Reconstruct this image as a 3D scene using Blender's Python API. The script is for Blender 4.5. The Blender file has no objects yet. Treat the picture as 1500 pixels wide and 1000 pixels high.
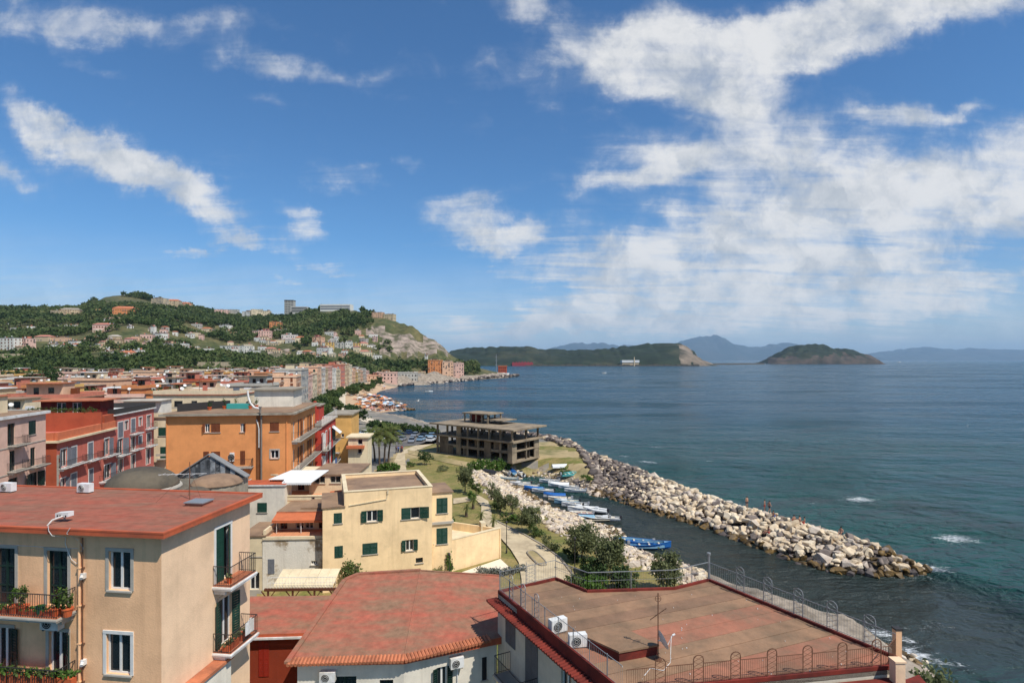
import bpy, bmesh, math, random
import numpy as np
from mathutils import Vector, noise as mnoise
random.seed(7)
rng = np.random.default_rng(7)
SC = bpy.context.scene
COL = SC.collection
R = math.radians
# ------------------------------------------------------------------ camera
F, CX, HV, H = 850.0, 750.0, 527.0, 26.0        # focal length and horizon in photo pixels, eye height
cam_d = bpy.data.cameras.new('camera')
cam_d.sensor_width = 36.0
cam_d.lens = 36.0 * F / 1500.0
cam_d.shift_y = 27.0 / 1500.0
cam_d.clip_start = 0.5
cam_d.clip_end = 90000.0
cam = bpy.data.objects.new('camera', cam_d)
COL.objects.link(cam)
cam.location = (0, 0, H)
cam.rotation_euler = (R(90), 0, 0)
SC.camera = cam
# ------------------------------------------------------------------ sun, sky, exposure
SUN_EL, SUN_AZ = R(55), R(132)                   # azimuth clockwise from +Y
S_DIR = Vector((math.cos(SUN_EL) * math.sin(SUN_AZ), math.cos(SUN_EL) * math.cos(SUN_AZ), math.sin(SUN_EL)))
sl = bpy.data.lights.new('sun', 'SUN')
sl.energy = 5.0
sl.angle = R(0.53)
sl.color = (1.0, 0.955, 0.89)
so = bpy.data.objects.new('sun', sl)
COL.objects.link(so)
so.rotation_euler = (-S_DIR).to_track_quat('-Z', 'Y').to_euler()
so.location = (0, 0, 200)
SC.view_settings.view_transform = 'Standard'
SC.view_settings.look = 'None'
SC.view_settings.exposure = 0.0
SC.view_settings.gamma = 1.0
SC.view_settings.use_curve_mapping = False
SC.cycles.use_denoising = True
SC.cycles.max_bounces = 5
SC.cycles.transparent_max_bounces = 6
SC.cycles.volume_bounces = 0
W = bpy.data.worlds.new('World')
SC.world = W
W.use_nodes = True
nt = W.node_tree
for n in list(nt.nodes):
 nt.nodes.remove(n)
def N(tree, typ, **kw):
 n = tree.nodes.new(typ)
 for k, v in kw.items():
  if k == 'inp':
   for kk, vv in v.items():
    if isinstance(vv, bpy.types.NodeSocket):
     tree.links.new(vv, n.inputs[kk])
    else:
     n.inputs[kk].default_value = vv
  else:
   setattr(n, k, v)
 return n
def M_(tree, op, a, b=None, c=None, clamp=False):
 d = {0: a}
 if b is not None:
  d[1] = b
 if c is not None:
  d[2] = c
 n = N(tree, 'ShaderNodeMath', operation=op, inp=d)
 n.use_clamp = clamp
 return n.outputs[0]
def ramp(tree, val, a, b, lo=0.0, hi=1.0, smooth=True):
 n = N(tree, 'ShaderNodeMapRange', inp={0: val, 1: a, 2: b, 3: lo, 4: hi})
 n.interpolation_type = 'SMOOTHSTEP' if smooth else 'LINEAR'
 return n.outputs[0]
def build_sky():
 sky = N(nt, 'ShaderNodeTexSky', sky_type='NISHITA')
 sky.sun_disc = False
 sky.sun_elevation = SUN_EL
 sky.sun_rotation = SUN_AZ
 sky.altitude = 100.0
 sky.air_density = 1.0
 sky.dust_density = 0.25
 sky.ozone_density = 6.0
 tc = N(nt, 'ShaderNodeTexCoord')
 sep = N(nt, 'ShaderNodeSeparateXYZ', inp={0: tc.outputs['Generated']})
 x, y, z = sep.outputs
 ys = M_(nt, 'MAXIMUM', y, 0.08)
 U = M_(nt, 'DIVIDE', x, ys)
 V = M_(nt, 'DIVIDE', z, ys)
 uv = N(nt, 'ShaderNodeCombineXYZ', inp={0: U, 1: V, 2: 0.0}).outputs[0]
 zz = M_(nt, 'ADD', M_(nt, 'MAXIMUM', z, 0.0), 0.12)
 deck = N(nt, 'ShaderNodeCombineXYZ', inp={0: M_(nt, 'DIVIDE', x, zz), 1: M_(nt, 'DIVIDE', y, zz), 2: 0.0}).outputs[0]
 warp = N(nt, 'ShaderNodeTexNoise', noise_dimensions='3D', inp={'Vector': uv, 'Scale': 4.0, 'Detail': 9.0, 'Roughness': 0.65})
 wv = N(nt, 'ShaderNodeVectorMath', operation='MULTIPLY_ADD',
   inp={0: warp.outputs['Color'], 1: (0.26, 0.17, 0.0), 2: (-0.13, -0.085, 0.0)})
 uvw = N(nt, 'ShaderNodeVectorMath', operation='ADD', inp={0: uv, 1: wv.outputs[0]}).outputs[0]
 banks = [
  (1080, 60, 330, 64, 10, 0.80), (1330, 25, 280, 52, 8, 0.74), (1010, 112, 160, 54, -8, 0.70), (980, 40, 70, 95, 20, 0.42),
  (790, 20, 130, 34, -12, 0.58), (1065, 212, 205, 62, 8, 0.80), (930, 258, 95, 22, 12, 0.45),
  (1180, 325, 440, 92, 8, 0.60), (1420, 255, 280, 72, 14, 0.60), (1000, 380, 250, 46, 6, 0.50), (1420, 340, 270, 80, 6, 0.42),
  (1250, 440, 440, 34, 2, 0.55), (960, 455, 340, 30, 2, 0.48), (1080, 488, 430, 18, 1, 0.50), (760, 478, 220, 14, 1, 0.42), (1150, 410, 470, 120, 4, 0.14),
  (690, 328, 80, 32, -8, 0.66), (745, 355, 66, 20, 8, 0.5), (170, 235, 175, 38, -26, 0.70), (60, 170, 115, 28, -30, 0.56),
  (255, 285, 115, 32, -16, 0.58),
  (350, 350, 66, 13, -6, 0.62), (278, 369, 54, 10, 2, 0.60), (450, 320, 60, 18, -35, 0.48), (500, 390, 66, 17, -12, 0.52),
  (440, 355, 32, 24, -40, 0.46), (495, 268, 66, 20, -6, 0.52), (600, 246, 38, 13, -10, 0.42), (400, 92, 140, 26, -12, 0.60),
  (100, 22, 150, 42, -4, 0.70), (95, 408, 90, 24, -8, 0.36), (15, 240, 40, 24, -20, 0.56), (330, 30, 150, 24, 0, 0.44),
  (425, 408, 34, 14, 0, 0.46), (200, 384, 36, 9, 0, 0.42), (140, 90, 60, 14, -20, 0.40), (1320, 168, 60, 16, 0, 0.42), (1420, 165, 50, 10, 6, 0.4), (-250, 200, 300, 60, -10, 0.5), (1800, 200, 260, 90, 10, 0.5),
 ]
 tot = None
 for (cu, cv, hu, hv, rot, st) in banks:
  mp = N(nt, 'ShaderNodeMapping', vector_type='TEXTURE')
  nt.links.new(uvw, mp.inputs[0])
  mp.inputs['Location'].default_value = ((cu - CX) / F, (HV - cv) / F, 0)
  mp.inputs['Rotation'].default_value = (0, 0, R(rot))
  mp.inputs['Scale'].default_value = (hu / F * 1.25, hv / F * 1.25, 1)
  ln = N(nt, 'ShaderNodeVectorMath', operation='LENGTH', inp={0: mp.outputs[0]}).outputs['Value']
  g = ramp(nt, ln, 1.25, 0.15, 0.0, st)
  tot = g if tot is None else M_(nt, 'ADD', tot, g)
 tot = M_(nt, 'MINIMUM', tot, 0.95)
 front = ramp(nt, y, 0.10, 0.30)
 cover = N(nt, 'ShaderNodeMix', data_type='FLOAT', inp={0: front, 2: 0.32, 3: tot}).outputs[0]
 n1 = N(nt, 'ShaderNodeTexNoise', inp={'Vector': deck, 'Scale': 1.3, 'Detail': 10.0, 'Roughness': 0.6, 'Distortion': 0.5}).outputs[0]
 mpw = N(nt, 'ShaderNodeMapping', inp={0: deck})
 mpw.inputs['Rotation'].default_value = (0, 0, R(38))
 mpw.inputs['Scale'].default_value = (0.9, 3.6, 1)
 n2 = N(nt, 'ShaderNodeTexNoise', inp={'Vector': mpw.outputs[0], 'Scale': 1.5, 'Detail': 8.0, 'Roughness': 0.56, 'Distortion': 0.7}).outputs[0]
 n3 = N(nt, 'ShaderNodeTexNoise', inp={'Vector': uv, 'Scale': 13.0, 'Detail': 9.0, 'Roughness': 0.61, 'Distortion': 0.35}).outputs[0]
 nn = M_(nt, 'ADD', M_(nt, 'ADD', M_(nt, 'MULTIPLY', n1, 0.40), M_(nt, 'MULTIPLY', n2, 0.55)), M_(nt, 'MULTIPLY', n3, 0.50))
 nn = M_(nt, 'MULTIPLY_ADD', M_(nt, 'SUBTRACT', nn, 0.725), 3.3, 0.0)
 dens = M_(nt, 'ADD', M_(nt, 'MULTIPLY', cover, 1.5), nn)
 thick = ramp(nt, dens, 0.34, 1.62, 0.0, 1.0, smooth=True)
 veil = ramp(nt, M_(nt, 'ADD', M_(nt, 'MULTIPLY', cover, 0.9), M_(nt, 'MULTIPLY', nn, 0.55)), 0.10, 0.85, 0.0, 0.36)
 hz = M_(nt, 'MULTIPLY', ramp(nt, z, 0.20, 0.01), ramp(nt, n2, 0.30, 0.65, 0.25, 0.55))
 veil = M_(nt, 'MAXIMUM', veil, hz)
 dens = M_(nt, 'MAXIMUM', thick, veil)
 up = ramp(nt, z, 0.0, 0.03)
 dens = M_(nt, 'MULTIPLY', dens, M_(nt, 'MULTIPLY', up, 0.95))
 sh = N(nt, 'ShaderNodeTexNoise', inp={'Vector': uvw, 'Scale': 8.0, 'Detail': 9.0, 'Roughness': 0.62}).outputs[0]
 shade = ramp(nt, M_(nt, 'ADD', M_(nt, 'MULTIPLY', sh, 0.8), M_(nt, 'MULTIPLY', n3, 0.35)), 0.42, 0.68)
 ccol = N(nt, 'ShaderNodeMix', data_type='RGBA', inp={0: shade, 6: (0.52, 0.56, 0.61, 1), 7: (0.84, 0.84, 0.84, 1)}).outputs[2]
 tmix = N(nt, 'ShaderNodeMix', data_type='RGBA', inp={0: ramp(nt, z, 0.0, 0.22), 6: (0.80, 0.92, 1.08, 1), 7: (0.62, 0.94, 1.12, 1)}).outputs[2]
 tint = N(nt, 'ShaderNodeVectorMath', operation='MULTIPLY', inp={0: sky.outputs[0], 1: tmix})
 b1 = N(nt, 'ShaderNodeBackground', inp={0: tint.outputs[0], 1: 0.111})
 b2 = N(nt, 'ShaderNodeBackground', inp={0: ccol, 1: 1.0})
 mx = N(nt, 'ShaderNodeMixShader', inp={0: dens, 1: b1.outputs[0], 2: b2.outputs[0]})
 out = N(nt, 'ShaderNodeOutputWorld')
 nt.links.new(mx.outputs[0], out.inputs[0])
build_sky()
# ------------------------------------------------------------------ helpers
def PX(u, v, Y):
 """world point seen at photo pixel u,v at distance Y"""
 return Vector(((u - CX) * Y / F, Y, H - (v - HV) * Y / F))
def GZ(u, v, z):
 """world point seen at photo pixel u,v at height z"""
 return PX(u, v, F * (H - z) / (v - HV))
def lin(r, g, b):
 f = lambda c: ((c / 255.0) / 12.92) if c <= 10 else (((c / 255.0) + 0.055) / 1.055) ** 2.4
 return (f(r), f(g), f(b))
MATS = {}
def mat(name, rgb, rough=0.85, var=0.18, scale=0.6, rgb2=None, mix=(0.45, 0.62), scale2=0.35, bump=0.0, bscale=8.0,
  metal=0.0, spec=0.3, streak=0.0, dirt=None, dscale=0.9, trans=0.0, stretch=None):
 """procedural material: base colour with fine noise, an optional second colour in patches, streaks down walls, bump"""
 if name in MATS:
  return MATS[name]
 m = bpy.data.materials.new(name)
 m.use_nodes = True
 t = m.node_tree
 bs = t.nodes['Principled BSDF']
 geo = N(t, 'ShaderNodeNewGeometry').outputs['Position']
 n1 = N(t, 'ShaderNodeTexNoise', inp={'Vector': geo, 'Scale': scale, 'Detail': 7.0, 'Roughness': 0.65}).outputs[0]
 k = N(t, 'ShaderNodeMapRange', inp={0: n1, 1: 0.25, 2: 0.75, 3: 1.0 - var, 4: 1.0 + var}).outputs[0]
 base = (rgb[0], rgb[1], rgb[2], 1)
 csock = None
 if rgb2 is not None:
  gv = geo
  if stretch is not None:
   ms = N(t, 'ShaderNodeMapping', inp={0: geo})
   ms.inputs['Rotation'].default_value = (0, 0, R(stretch[2]))
   ms.inputs['Scale'].default_value = (stretch[0], stretch[1], 1.0)
   gv = ms.outputs[0]
  n2 = N(t, 'ShaderNodeTexNoise', inp={'Vector': gv, 'Scale': scale2, 'Detail': 8.0, 'Roughness': 0.68}).outputs[0]
  f2 = N(t, 'ShaderNodeMapRange', inp={0: n2, 1: mix[0], 2: mix[1]}).outputs[0]
  csock = N(t, 'ShaderNodeMix', data_type='RGBA', inp={0: f2, 6: base, 7: (*rgb2, 1)}).outputs[2]
 if streak > 0:
  mp = N(t, 'ShaderNodeMapping', inp={0: geo})
  mp.inputs['Scale'].default_value = (2.2, 2.2, 0.16)
  n3 = N(t, 'ShaderNodeTexNoise', inp={'Vector': mp.outputs[0], 'Scale': 1.0, 'Detail': 6.0, 'Roughness': 0.7}).outputs[0]
  f3 = N(t, 'ShaderNodeMapRange', inp={0: n3, 1: 0.50, 2: 0.78, 3: 0.0, 4: streak}).outputs[0]
  d = dirt or (rgb[0] * 0.45, rgb[1] * 0.42, rgb[2] * 0.40)
  mx = N(t, 'ShaderNodeMix', data_type='RGBA', inp={0: f3, 6: base, 7: (*d, 1)})
  if csock is not None:
   t.links.new(csock, mx.inputs[6])
  csock = mx.outputs[2]
 mul = N(t, 'ShaderNodeVectorMath', operation='SCALE', inp={3: k})
 if csock is not None:
  t.links.new(csock, mul.inputs[0])
 else:
  mul.inputs[0].default_value = base[:3]
 t.links.new(mul.outputs[0], bs.inputs['Base Color'])
 bs.inputs['Roughness'].default_value = rough
 bs.inputs['Metallic'].default_value = metal
 bs.inputs['Specular IOR Level'].default_value = spec
 if bump > 0:
  nb = N(t, 'ShaderNodeTexNoise', inp={'Vector': geo, 'Scale': bscale, 'Detail': 6.0, 'Roughness': 0.6}).outputs[0]
  b = N(t, 'ShaderNodeBump', inp={'Height': nb, 'Strength': bump, 'Distance': 0.1})
  t.links.new(b.outputs[0], bs.inputs['Normal'])
 if trans > 0:
  tr = N(t, 'ShaderNodeBsdfTranslucent')
  t.links.new(mul.outputs[0], tr.inputs[0])
  ms = N(t, 'ShaderNodeMixShader', inp={0: trans, 1: bs.outputs[0], 2: tr.outputs[0]})
  t.links.new(ms.outputs[0], t.nodes['Material Output'].inputs[0])
 MATS[name] = m
 return m
def wallmat(name, r, g, b, streak=0.35, k=0.80, var=0.07):
 c = lin(r, g, b)
 c = (c[0] * k * 1.07, c[1] * k * 1.06 + 0.01, c[2] * k * 1.02 + 0.12 * max(0.0, c[1] - 0.08) * (c[0] - c[2]) / c[0])
 return mat(name, c, rough=0.92, var=var, scale=0.8, rgb2=tuple(x * 0.80 for x in c), mix=(0.44, 0.68), scale2=0.55,
    streak=streak, bump=0.15, bscale=14)
def foliage(name, r, g, b, r2, g2, b2, scale=1.2, trans=0.25):
 return mat(name, (r, g, b), rough=0.75, var=0.35, scale=scale * 3, rgb2=(r2, g2, b2), mix=(0.40, 0.62), scale2=scale, trans=trans, spec=0.2)
class MB:
 """collects geometry in world coordinates; build() links it as ONE mesh object under its parent"""
 def __init__(self):
  self.v = []
  self.f = []
  self.m = []
 def face(self, pts, mi=0):
  i = len(self.v)
  self.v.extend([tuple(p) for p in pts])
  self.f.append(tuple(range(i, i + len(pts))))
  self.m.append(mi)
 def add(self, verts, faces, mi=0):
  i = len(self.v)
  self.v.extend([tuple(p) for p in verts])
  for fc in faces:
   self.f.append(tuple(k + i for k in fc))
   self.m.append(mi)
 def obox(self, o, a, b, c, mi=0):
  o, a, b, c = Vector(o), Vector(a), Vector(b), Vector(c)
  vs = [o, o + a, o + a + b, o + b, o + c, o + a + c, o + a + b + c, o + b + c]
  fs = [(0, 3, 2, 1), (4, 5, 6, 7), (0, 1, 5, 4), (1, 2, 6, 5), (2, 3, 7, 6), (3, 0, 4, 7)]
  if a.cross(b).dot(c) < 0:
   fs = [tuple(reversed(f)) for f in fs]
  self.add(vs, fs, mi)
 def box(self, x0, x1, y0, y1, z0, z1, mi=0):
  self.obox((x0, y0, z0), (x1 - x0, 0, 0), (0, y1 - y0, 0), (0, 0, z1 - z0), mi)
 def prism(self, poly, z0, z1, mi=0, top=None, bottom=True):
  n = len(poly)
  i = len(self.v)
  zf0 = z0 if callable(z0) else (lambda p: z0)
  zf1 = z1 if callable(z1) else (lambda p: z1)
  self.v.extend([(p[0], p[1], zf0(p)) for p in poly])
  self.v.extend([(p[0], p[1], zf1(p)) for p in poly])
  for k in range(n):
   j = (k + 1) % n
   self.f.append((i + k, i + j, i + n + j, i + n + k))
   self.m.append(mi)
  self.f.append(tuple(i + n + k for k in range(n)))
  self.m.append(mi if top is None else top)
  if bottom:
   self.f.append(tuple(i + n - 1 - k for k in range(n)))
   self.m.append(mi)
 def bar(self, p, q, r=0.02, n=4, r2=None, mi=0, caps=True):
  p, q = Vector(p), Vector(q)
  d = q - p
  if d.length < 1e-6:
   return
  d.normalize()
  a = d.cross(Vector((0, 0, 1)) if abs(d.z) < 0.9 else Vector((1, 0, 0))).normalized()
  b = d.cross(a)
  r2 = r if r2 is None else r2
  i = len(self.v)
  for (c, rr) in ((p, r), (q, r2)):
   for k in range(n):
    t = 2 * math.pi * (k + 0.5) / n
    self.v.append(tuple(c + (a * math.cos(t) + b * math.sin(t)) * rr))
  for k in range(n):
   j = (k + 1) % n
   self.f.append((i + k, i + j, i + n + j, i + n + k))
   self.m.append(mi)
  if caps:
   self.f.append(tuple(i + n - 1 - k for k in range(n)))
   self.f.append(tuple(i + n + k for k in range(n)))
   self.m += [mi, mi]
 def tube(self, pts, r, n=5, mi=0):
  for a, b in zip(pts[:-1], pts[1:]):
   self.bar(a, b, r, n, mi=mi)
 def lathe(self, c, prof, n=16, mi=0):
  i = len(self.v)
  for (r, z) in prof:
   for k in range(n):
    t = 2 * math.pi * k / n
    self.v.append((c[0] + r * math.cos(t), c[1] + r * math.sin(t), c[2] + z))
  for a in range(len(prof) - 1):
   for k in range(n):
    j = (k + 1) % n
    self.f.append((i + a * n + k, i + a * n + j, i + (a + 1) * n + j, i + (a + 1) * n + k))
    self.m.append(mi)
  self.f.append(tuple(i + (len(prof) - 1) * n + k for k in range(n)))
  self.m.append(mi)
  self.f.append(tuple(i + n - 1 - k for k in range(n)))
  self.m.append(mi)
 def build(self, name, mats, parent=None, smooth=False, kind=None, label=None):
  if not isinstance(mats, (list, tuple)):
   mats = [mats]
  me = bpy.data.meshes.new(name)
  off = (0, 0, 0)
  if parent is not None:
   off = tuple(base_of(parent))
  vv = [(a - off[0], b - off[1], c - off[2]) for (a, b, c) in self.v]
  me.from_pydata(vv, [], self.f)
  for m in mats:
   me.materials.append(m)
  if len(mats) > 1:
   me.polygons.foreach_set('material_index', self.m)
  if smooth:
   me.polygons.foreach_set('use_smooth', [True] * len(self.f))
  me.update()
  o = bpy.data.objects.new(name, me)
  COL.objects.link(o)
  if parent is not None:
   o.parent = parent
  if kind:
   o['kind'] = kind
  if label:
   o['label'] = label
  return o
def base_of(o):
 p = Vector((0, 0, 0))
 while o is not None:
  p += Vector(o.location)
  o = o.parent
 return p
def tag(o, label, cat, group=None, kind=None):
 o['label'] = label
 o['category'] = cat
 if group:
  o['group'] = group
 if kind:
  o['kind'] = kind
 return o
def thing(name, label, cat, loc=(0, 0, 0), group=None):
 o = bpy.data.objects.new(name, None)
 o.empty_display_size = 0.5
 COL.objects.link(o)
 o.location = loc
 return tag(o, label, cat, group)
def children(o, _c={}):
 return [c for c in SC.objects if c.parent == o]
def copy_tree(o, kids, loc, rz=0.0, sc=1.0):
 """copy a thing and its parts (kids: list of (part, [sub-parts]))"""
 c = o.copy()
 COL.objects.link(c)
 c.location = loc
 c.rotation_euler = (0, 0, rz)
 c.scale = (sc, sc, sc)
 for p, subs in kids:
  q = p.copy()
  COL.objects.link(q)
  q.parent = c
  for s in subs:
   w = s.copy()
   COL.objects.link(w)
   w.parent = q
 return c
def npmesh(name, verts, faces4=None, faces3=None, mats=(), mi=None, smooth=False, parent=None):
 """fast mesh from numpy arrays (quads and/or tris)"""
 me = bpy.data.meshes.new(name)
 nq = 0 if faces4 is None else len(faces4)
 n3 = 0 if faces3 is None else len(faces3)
 loops = []
 starts = []
 if nq:
  loops.append(np.asarray(faces4).reshape(-1))
  starts.append(np.arange(nq) * 4)
 if n3:
  loops.append(np.asarray(faces3).reshape(-1))
  starts.append(nq * 4 + np.arange(n3) * 3)
 loops = np.concatenate(loops).astype(np.int32)
 starts = np.concatenate(starts).astype(np.int32)
 v = np.asarray(verts, dtype=np.float32)
 if parent is not None:
  v = v - np.array(base_of(parent), dtype=np.float32)
 me.vertices.add(len(v))
 me.vertices.foreach_set('co', v.reshape(-1))
 me.loops.add(len(loops))
 me.loops.foreach_set('vertex_index', loops)
 me.polygons.add(nq + n3)
 me.polygons.foreach_set('loop_start', starts)
 for m in mats:
  me.materials.append(m)
 if mi is not None:
  me.polygons.foreach_set('material_index', np.asarray(mi, dtype=np.int32))
 if smooth:
  me.polygons.foreach_set('use_smooth', np.ones(nq + n3, dtype=bool))
 me.update(calc_edges=True)
 me.validate()
 o = bpy.data.objects.new(name, me)
 COL.objects.link(o)
 if parent is not None:
  o.parent = parent
 return o
# ------------------------------------------------------------------ land shape
def g0(u, v):
 p = GZ(u, v, 0.0)
 return (p.x, p.y)
COAST = [g0(1400, 1010), g0(1330, 958), (27, 60), g0(1012, 852), g0(985, 842), g0(960, 830), g0(932, 816), g0(905, 799), g0(909, 785),
   g0(900, 774), g0(872, 768), g0(846, 765), g0(823, 755), g0(801, 740), g0(774, 724), g0(752, 710), g0(748, 703), g0(775, 696), g0(800, 700), g0(826, 708), g0(850, 718), g0(880, 727),
   g0(905, 705), g0(884, 683), g0(860, 668), g0(824, 656), (8, 178), (-8, 196), g0(680, 635), g0(641, 632), g0(612, 623),
   g0(580, 619), g0(556, 613), g0(549, 609), g0(560, 604), g0(585, 602), g0(604, 600), g0(600, 597.5), g0(575, 597), g0(562, 595.5), g0(560, 592),
   g0(582, 590), g0(579, 586.5), g0(548, 586), g0(545, 581), g0(558, 572.5), g0(588, 565.5), g0(631, 562), g0(673, 558.5), g0(716, 555), g0(745, 553),
   g0(757, 551.5), (2, 960), (-30, 1040), (-200, 1500), (-900, 2100), (-2500, 2600), (-3500, 2500), (-3500, -150), (30, -150), (38, 20)]
CP = np.array(COAST)
def coast_d(x, y):
 """signed distance to the coast, positive on land"""
 x = np.asarray(x, float)
 y = np.asarray(y, float)
 sh = x.shape
 x = x.ravel()
 y = y.ravel()
 best = np.full(x.shape, 1e18)
 ins = np.zeros(x.shape, bool)
 n = len(CP)
 for i in range(n):
  ax, ay = CP[i]
  bx, by = CP[(i + 1) % n]
  dx, dy = bx - ax, by - ay
  t = np.clip(((x - ax) * dx + (y - ay) * dy) / (dx * dx + dy * dy), 0, 1)
  best = np.minimum(best, (x - ax - t * dx) ** 2 + (y - ay - t * dy) ** 2)
  c = (ay > y) != (by > y)
  xi = ax + (y - ay) / (by - ay if abs(by - ay) > 1e-9 else 1e-9) * dx
  ins ^= c & (x < xi)
 d = np.sqrt(best)
 return np.where(ins, d, -d).reshape(sh)
def sst(a, b, x):
 t = np.clip((x - a) / (b - a), 0, 1)
 return t * t * (3 - 2 * t)
def vnoise(x, y, s, seed=0):
 """smooth value noise, vectorised"""
 x = np.asarray(x) / s + seed * 17.3
 y = np.asarray(y) / s + seed * 9.1
 xi = np.floor(x)
 yi = np.floor(y)
 fx = x - xi
 fy = y - yi
 fx = fx * fx * (3 - 2 * fx)
 fy = fy * fy * (3 - 2 * fy)
 def h(a, b):
  t = np.sin(a * 127.1 + b * 311.7 + seed * 74.7) * 43758.5453
  return t - np.floor(t)
 return (h(xi, yi) * (1 - fx) + h(xi + 1, yi) * fx) * (1 - fy) + (h(xi, yi + 1) * (1 - fx) + h(xi + 1, yi + 1) * fx) * fy
RU = [-700, -150, 0, 60, 112, 126, 140, 155, 180, 205, 240, 275, 300, 340, 400, 430, 470, 520, 560, 600, 640, 660, 685, 700, 740, 800]
RV = [446, 450, 451, 451, 451, 445, 438, 431, 428, 429, 437, 445, 452, 459, 463, 460, 451, 450, 460, 472, 500, 514, 529, 533, 536, 537]
RY = [1000, 1050, 1100, 1100, 1150, 1170, 1200, 1230, 1260, 1260, 1260, 1300, 1350, 1350, 1250, 1200, 1120, 1050, 980, 930, 900, 890, 880, 880, 880, 880]
FU = [-700, 0, 200, 320, 420, 500, 560, 620, 680, 740]
FY = [380, 390, 410, 440, 500, 580, 650, 720, 790, 830]
def zt(x, y):
 """height of the land"""
 x = np.asarray(x, float)
 y = np.asarray(y, float)
 d = coast_d(x, y)
 zg = np.interp(y, [0, 66, 120, 170, 240, 400, 700], [4.75, 4.75, 3.4, 3.4, 4.5, 5.0, 5.0])
 zg = zg + np.clip((-x - 60 - 0.22 * np.clip(y - 100, 0, 600)) * 0.03, 0, 7) * sst(90, 200, y)
 yy = np.maximum(y, 1.0)
 u = CX + F * x / yy
 rv = np.interp(u, RU, RV)
 ry = np.interp(u, RU, RY)
 fy = np.interp(u, FU, FY)
 zr = H - (rv - HV) * ry / F - 5.0
 t = np.clip((y - fy) / (ry - fy), 0, 1)
 prof = 0.25 * t + 0.75 * t ** 1.25
 wob = (vnoise(x, y, 140, 1) - 0.5) * 26 + (vnoise(x, y, 60, 2) - 0.5) * 12
 hill = (zr - zg) * prof + wob * np.sin(np.pi * t) * sst(0, 60, zr)
 hill = np.where(zr > zg, np.maximum(hill, 0), 0)
 back = np.clip(y - ry, 0, 3000)
 hill = hill - np.where(y > ry, np.minimum(hill * 0.9, back * 0.12), 0)
 w = np.interp(y, [0, 60, 100, 130, 160, 250, 300, 600, 700], [9, 8, 12, 8, 4, 6, 26, 30, 22])
 k = sst(0, 1, d / w)
 z = zg * k + hill * sst(4, 60, d)
 z = np.where(d < 0, np.maximum(d * 0.25, -2.0), z)
 return z
def zt1(x, y):
 return float(zt(np.array([x]), np.array([y]))[0])
def ground_at(u, v, y0=30.0, y1=2200.0):
 """first point of the land along the ray through photo pixel u,v"""
 Y = y0 * (y1 / y0) ** np.linspace(0, 1, 900)
 X = (u - CX) * Y / F
 Z = H - (v - HV) * Y / F
 g = zt(X, Y)
 idx = np.nonzero(Z <= g)[0]
 i = idx[0] if len(idx) else int(np.argmin(np.where(Y > 60, (Z - g) / Y, 9e9)))
 return Vector((X[i], Y[i], g[i]))
ASPH = mat('town_ground_asphalt', lin(118, 114, 106), var=0.2, scale=0.3, rgb2=lin(150, 140, 122), scale2=0.12)
LAWN = mat('dry_lawn', (0.135, 0.145, 0.030), var=0.4, scale=3.0, rgb2=(0.27, 0.205, 0.075), mix=(0.38, 0.60), scale2=0.35, bump=0.5, bscale=9)
HILLG = mat('hill_scrub', (0.055, 0.068, 0.020), var=0.5, scale=0.12, rgb2=(0.125, 0.105, 0.042), mix=(0.40, 0.62), scale2=0.03, bump=1.0, bscale=0.3)
CLIFF = mat('cliff_rock', lin(150, 134, 120), var=0.45, scale=0.10, rgb2=lin(84, 82, 58), mix=(0.45, 0.58), scale2=0.07, bump=1.0, bscale=0.12)
SAND = mat('beach_sand', lin(196, 166, 132), var=0.15, scale=0.3, rgb2=lin(165, 136, 105), scale2=0.1)
DIRT = mat('dry_dirt', lin(168, 148, 108), var=0.2, scale=1.0, rgb2=(0.16, 0.15, 0.05), mix=(0.46, 0.62), scale2=0.13, bump=0.4, bscale=6)
SHORE = mat('shore_rock', lin(160, 146, 128), var=0.35, scale=1.2, rgb2=lin(105, 94, 78), mix=(0.42, 0.66), scale2=0.35, bump=1.0, bscale=2.5)
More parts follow.
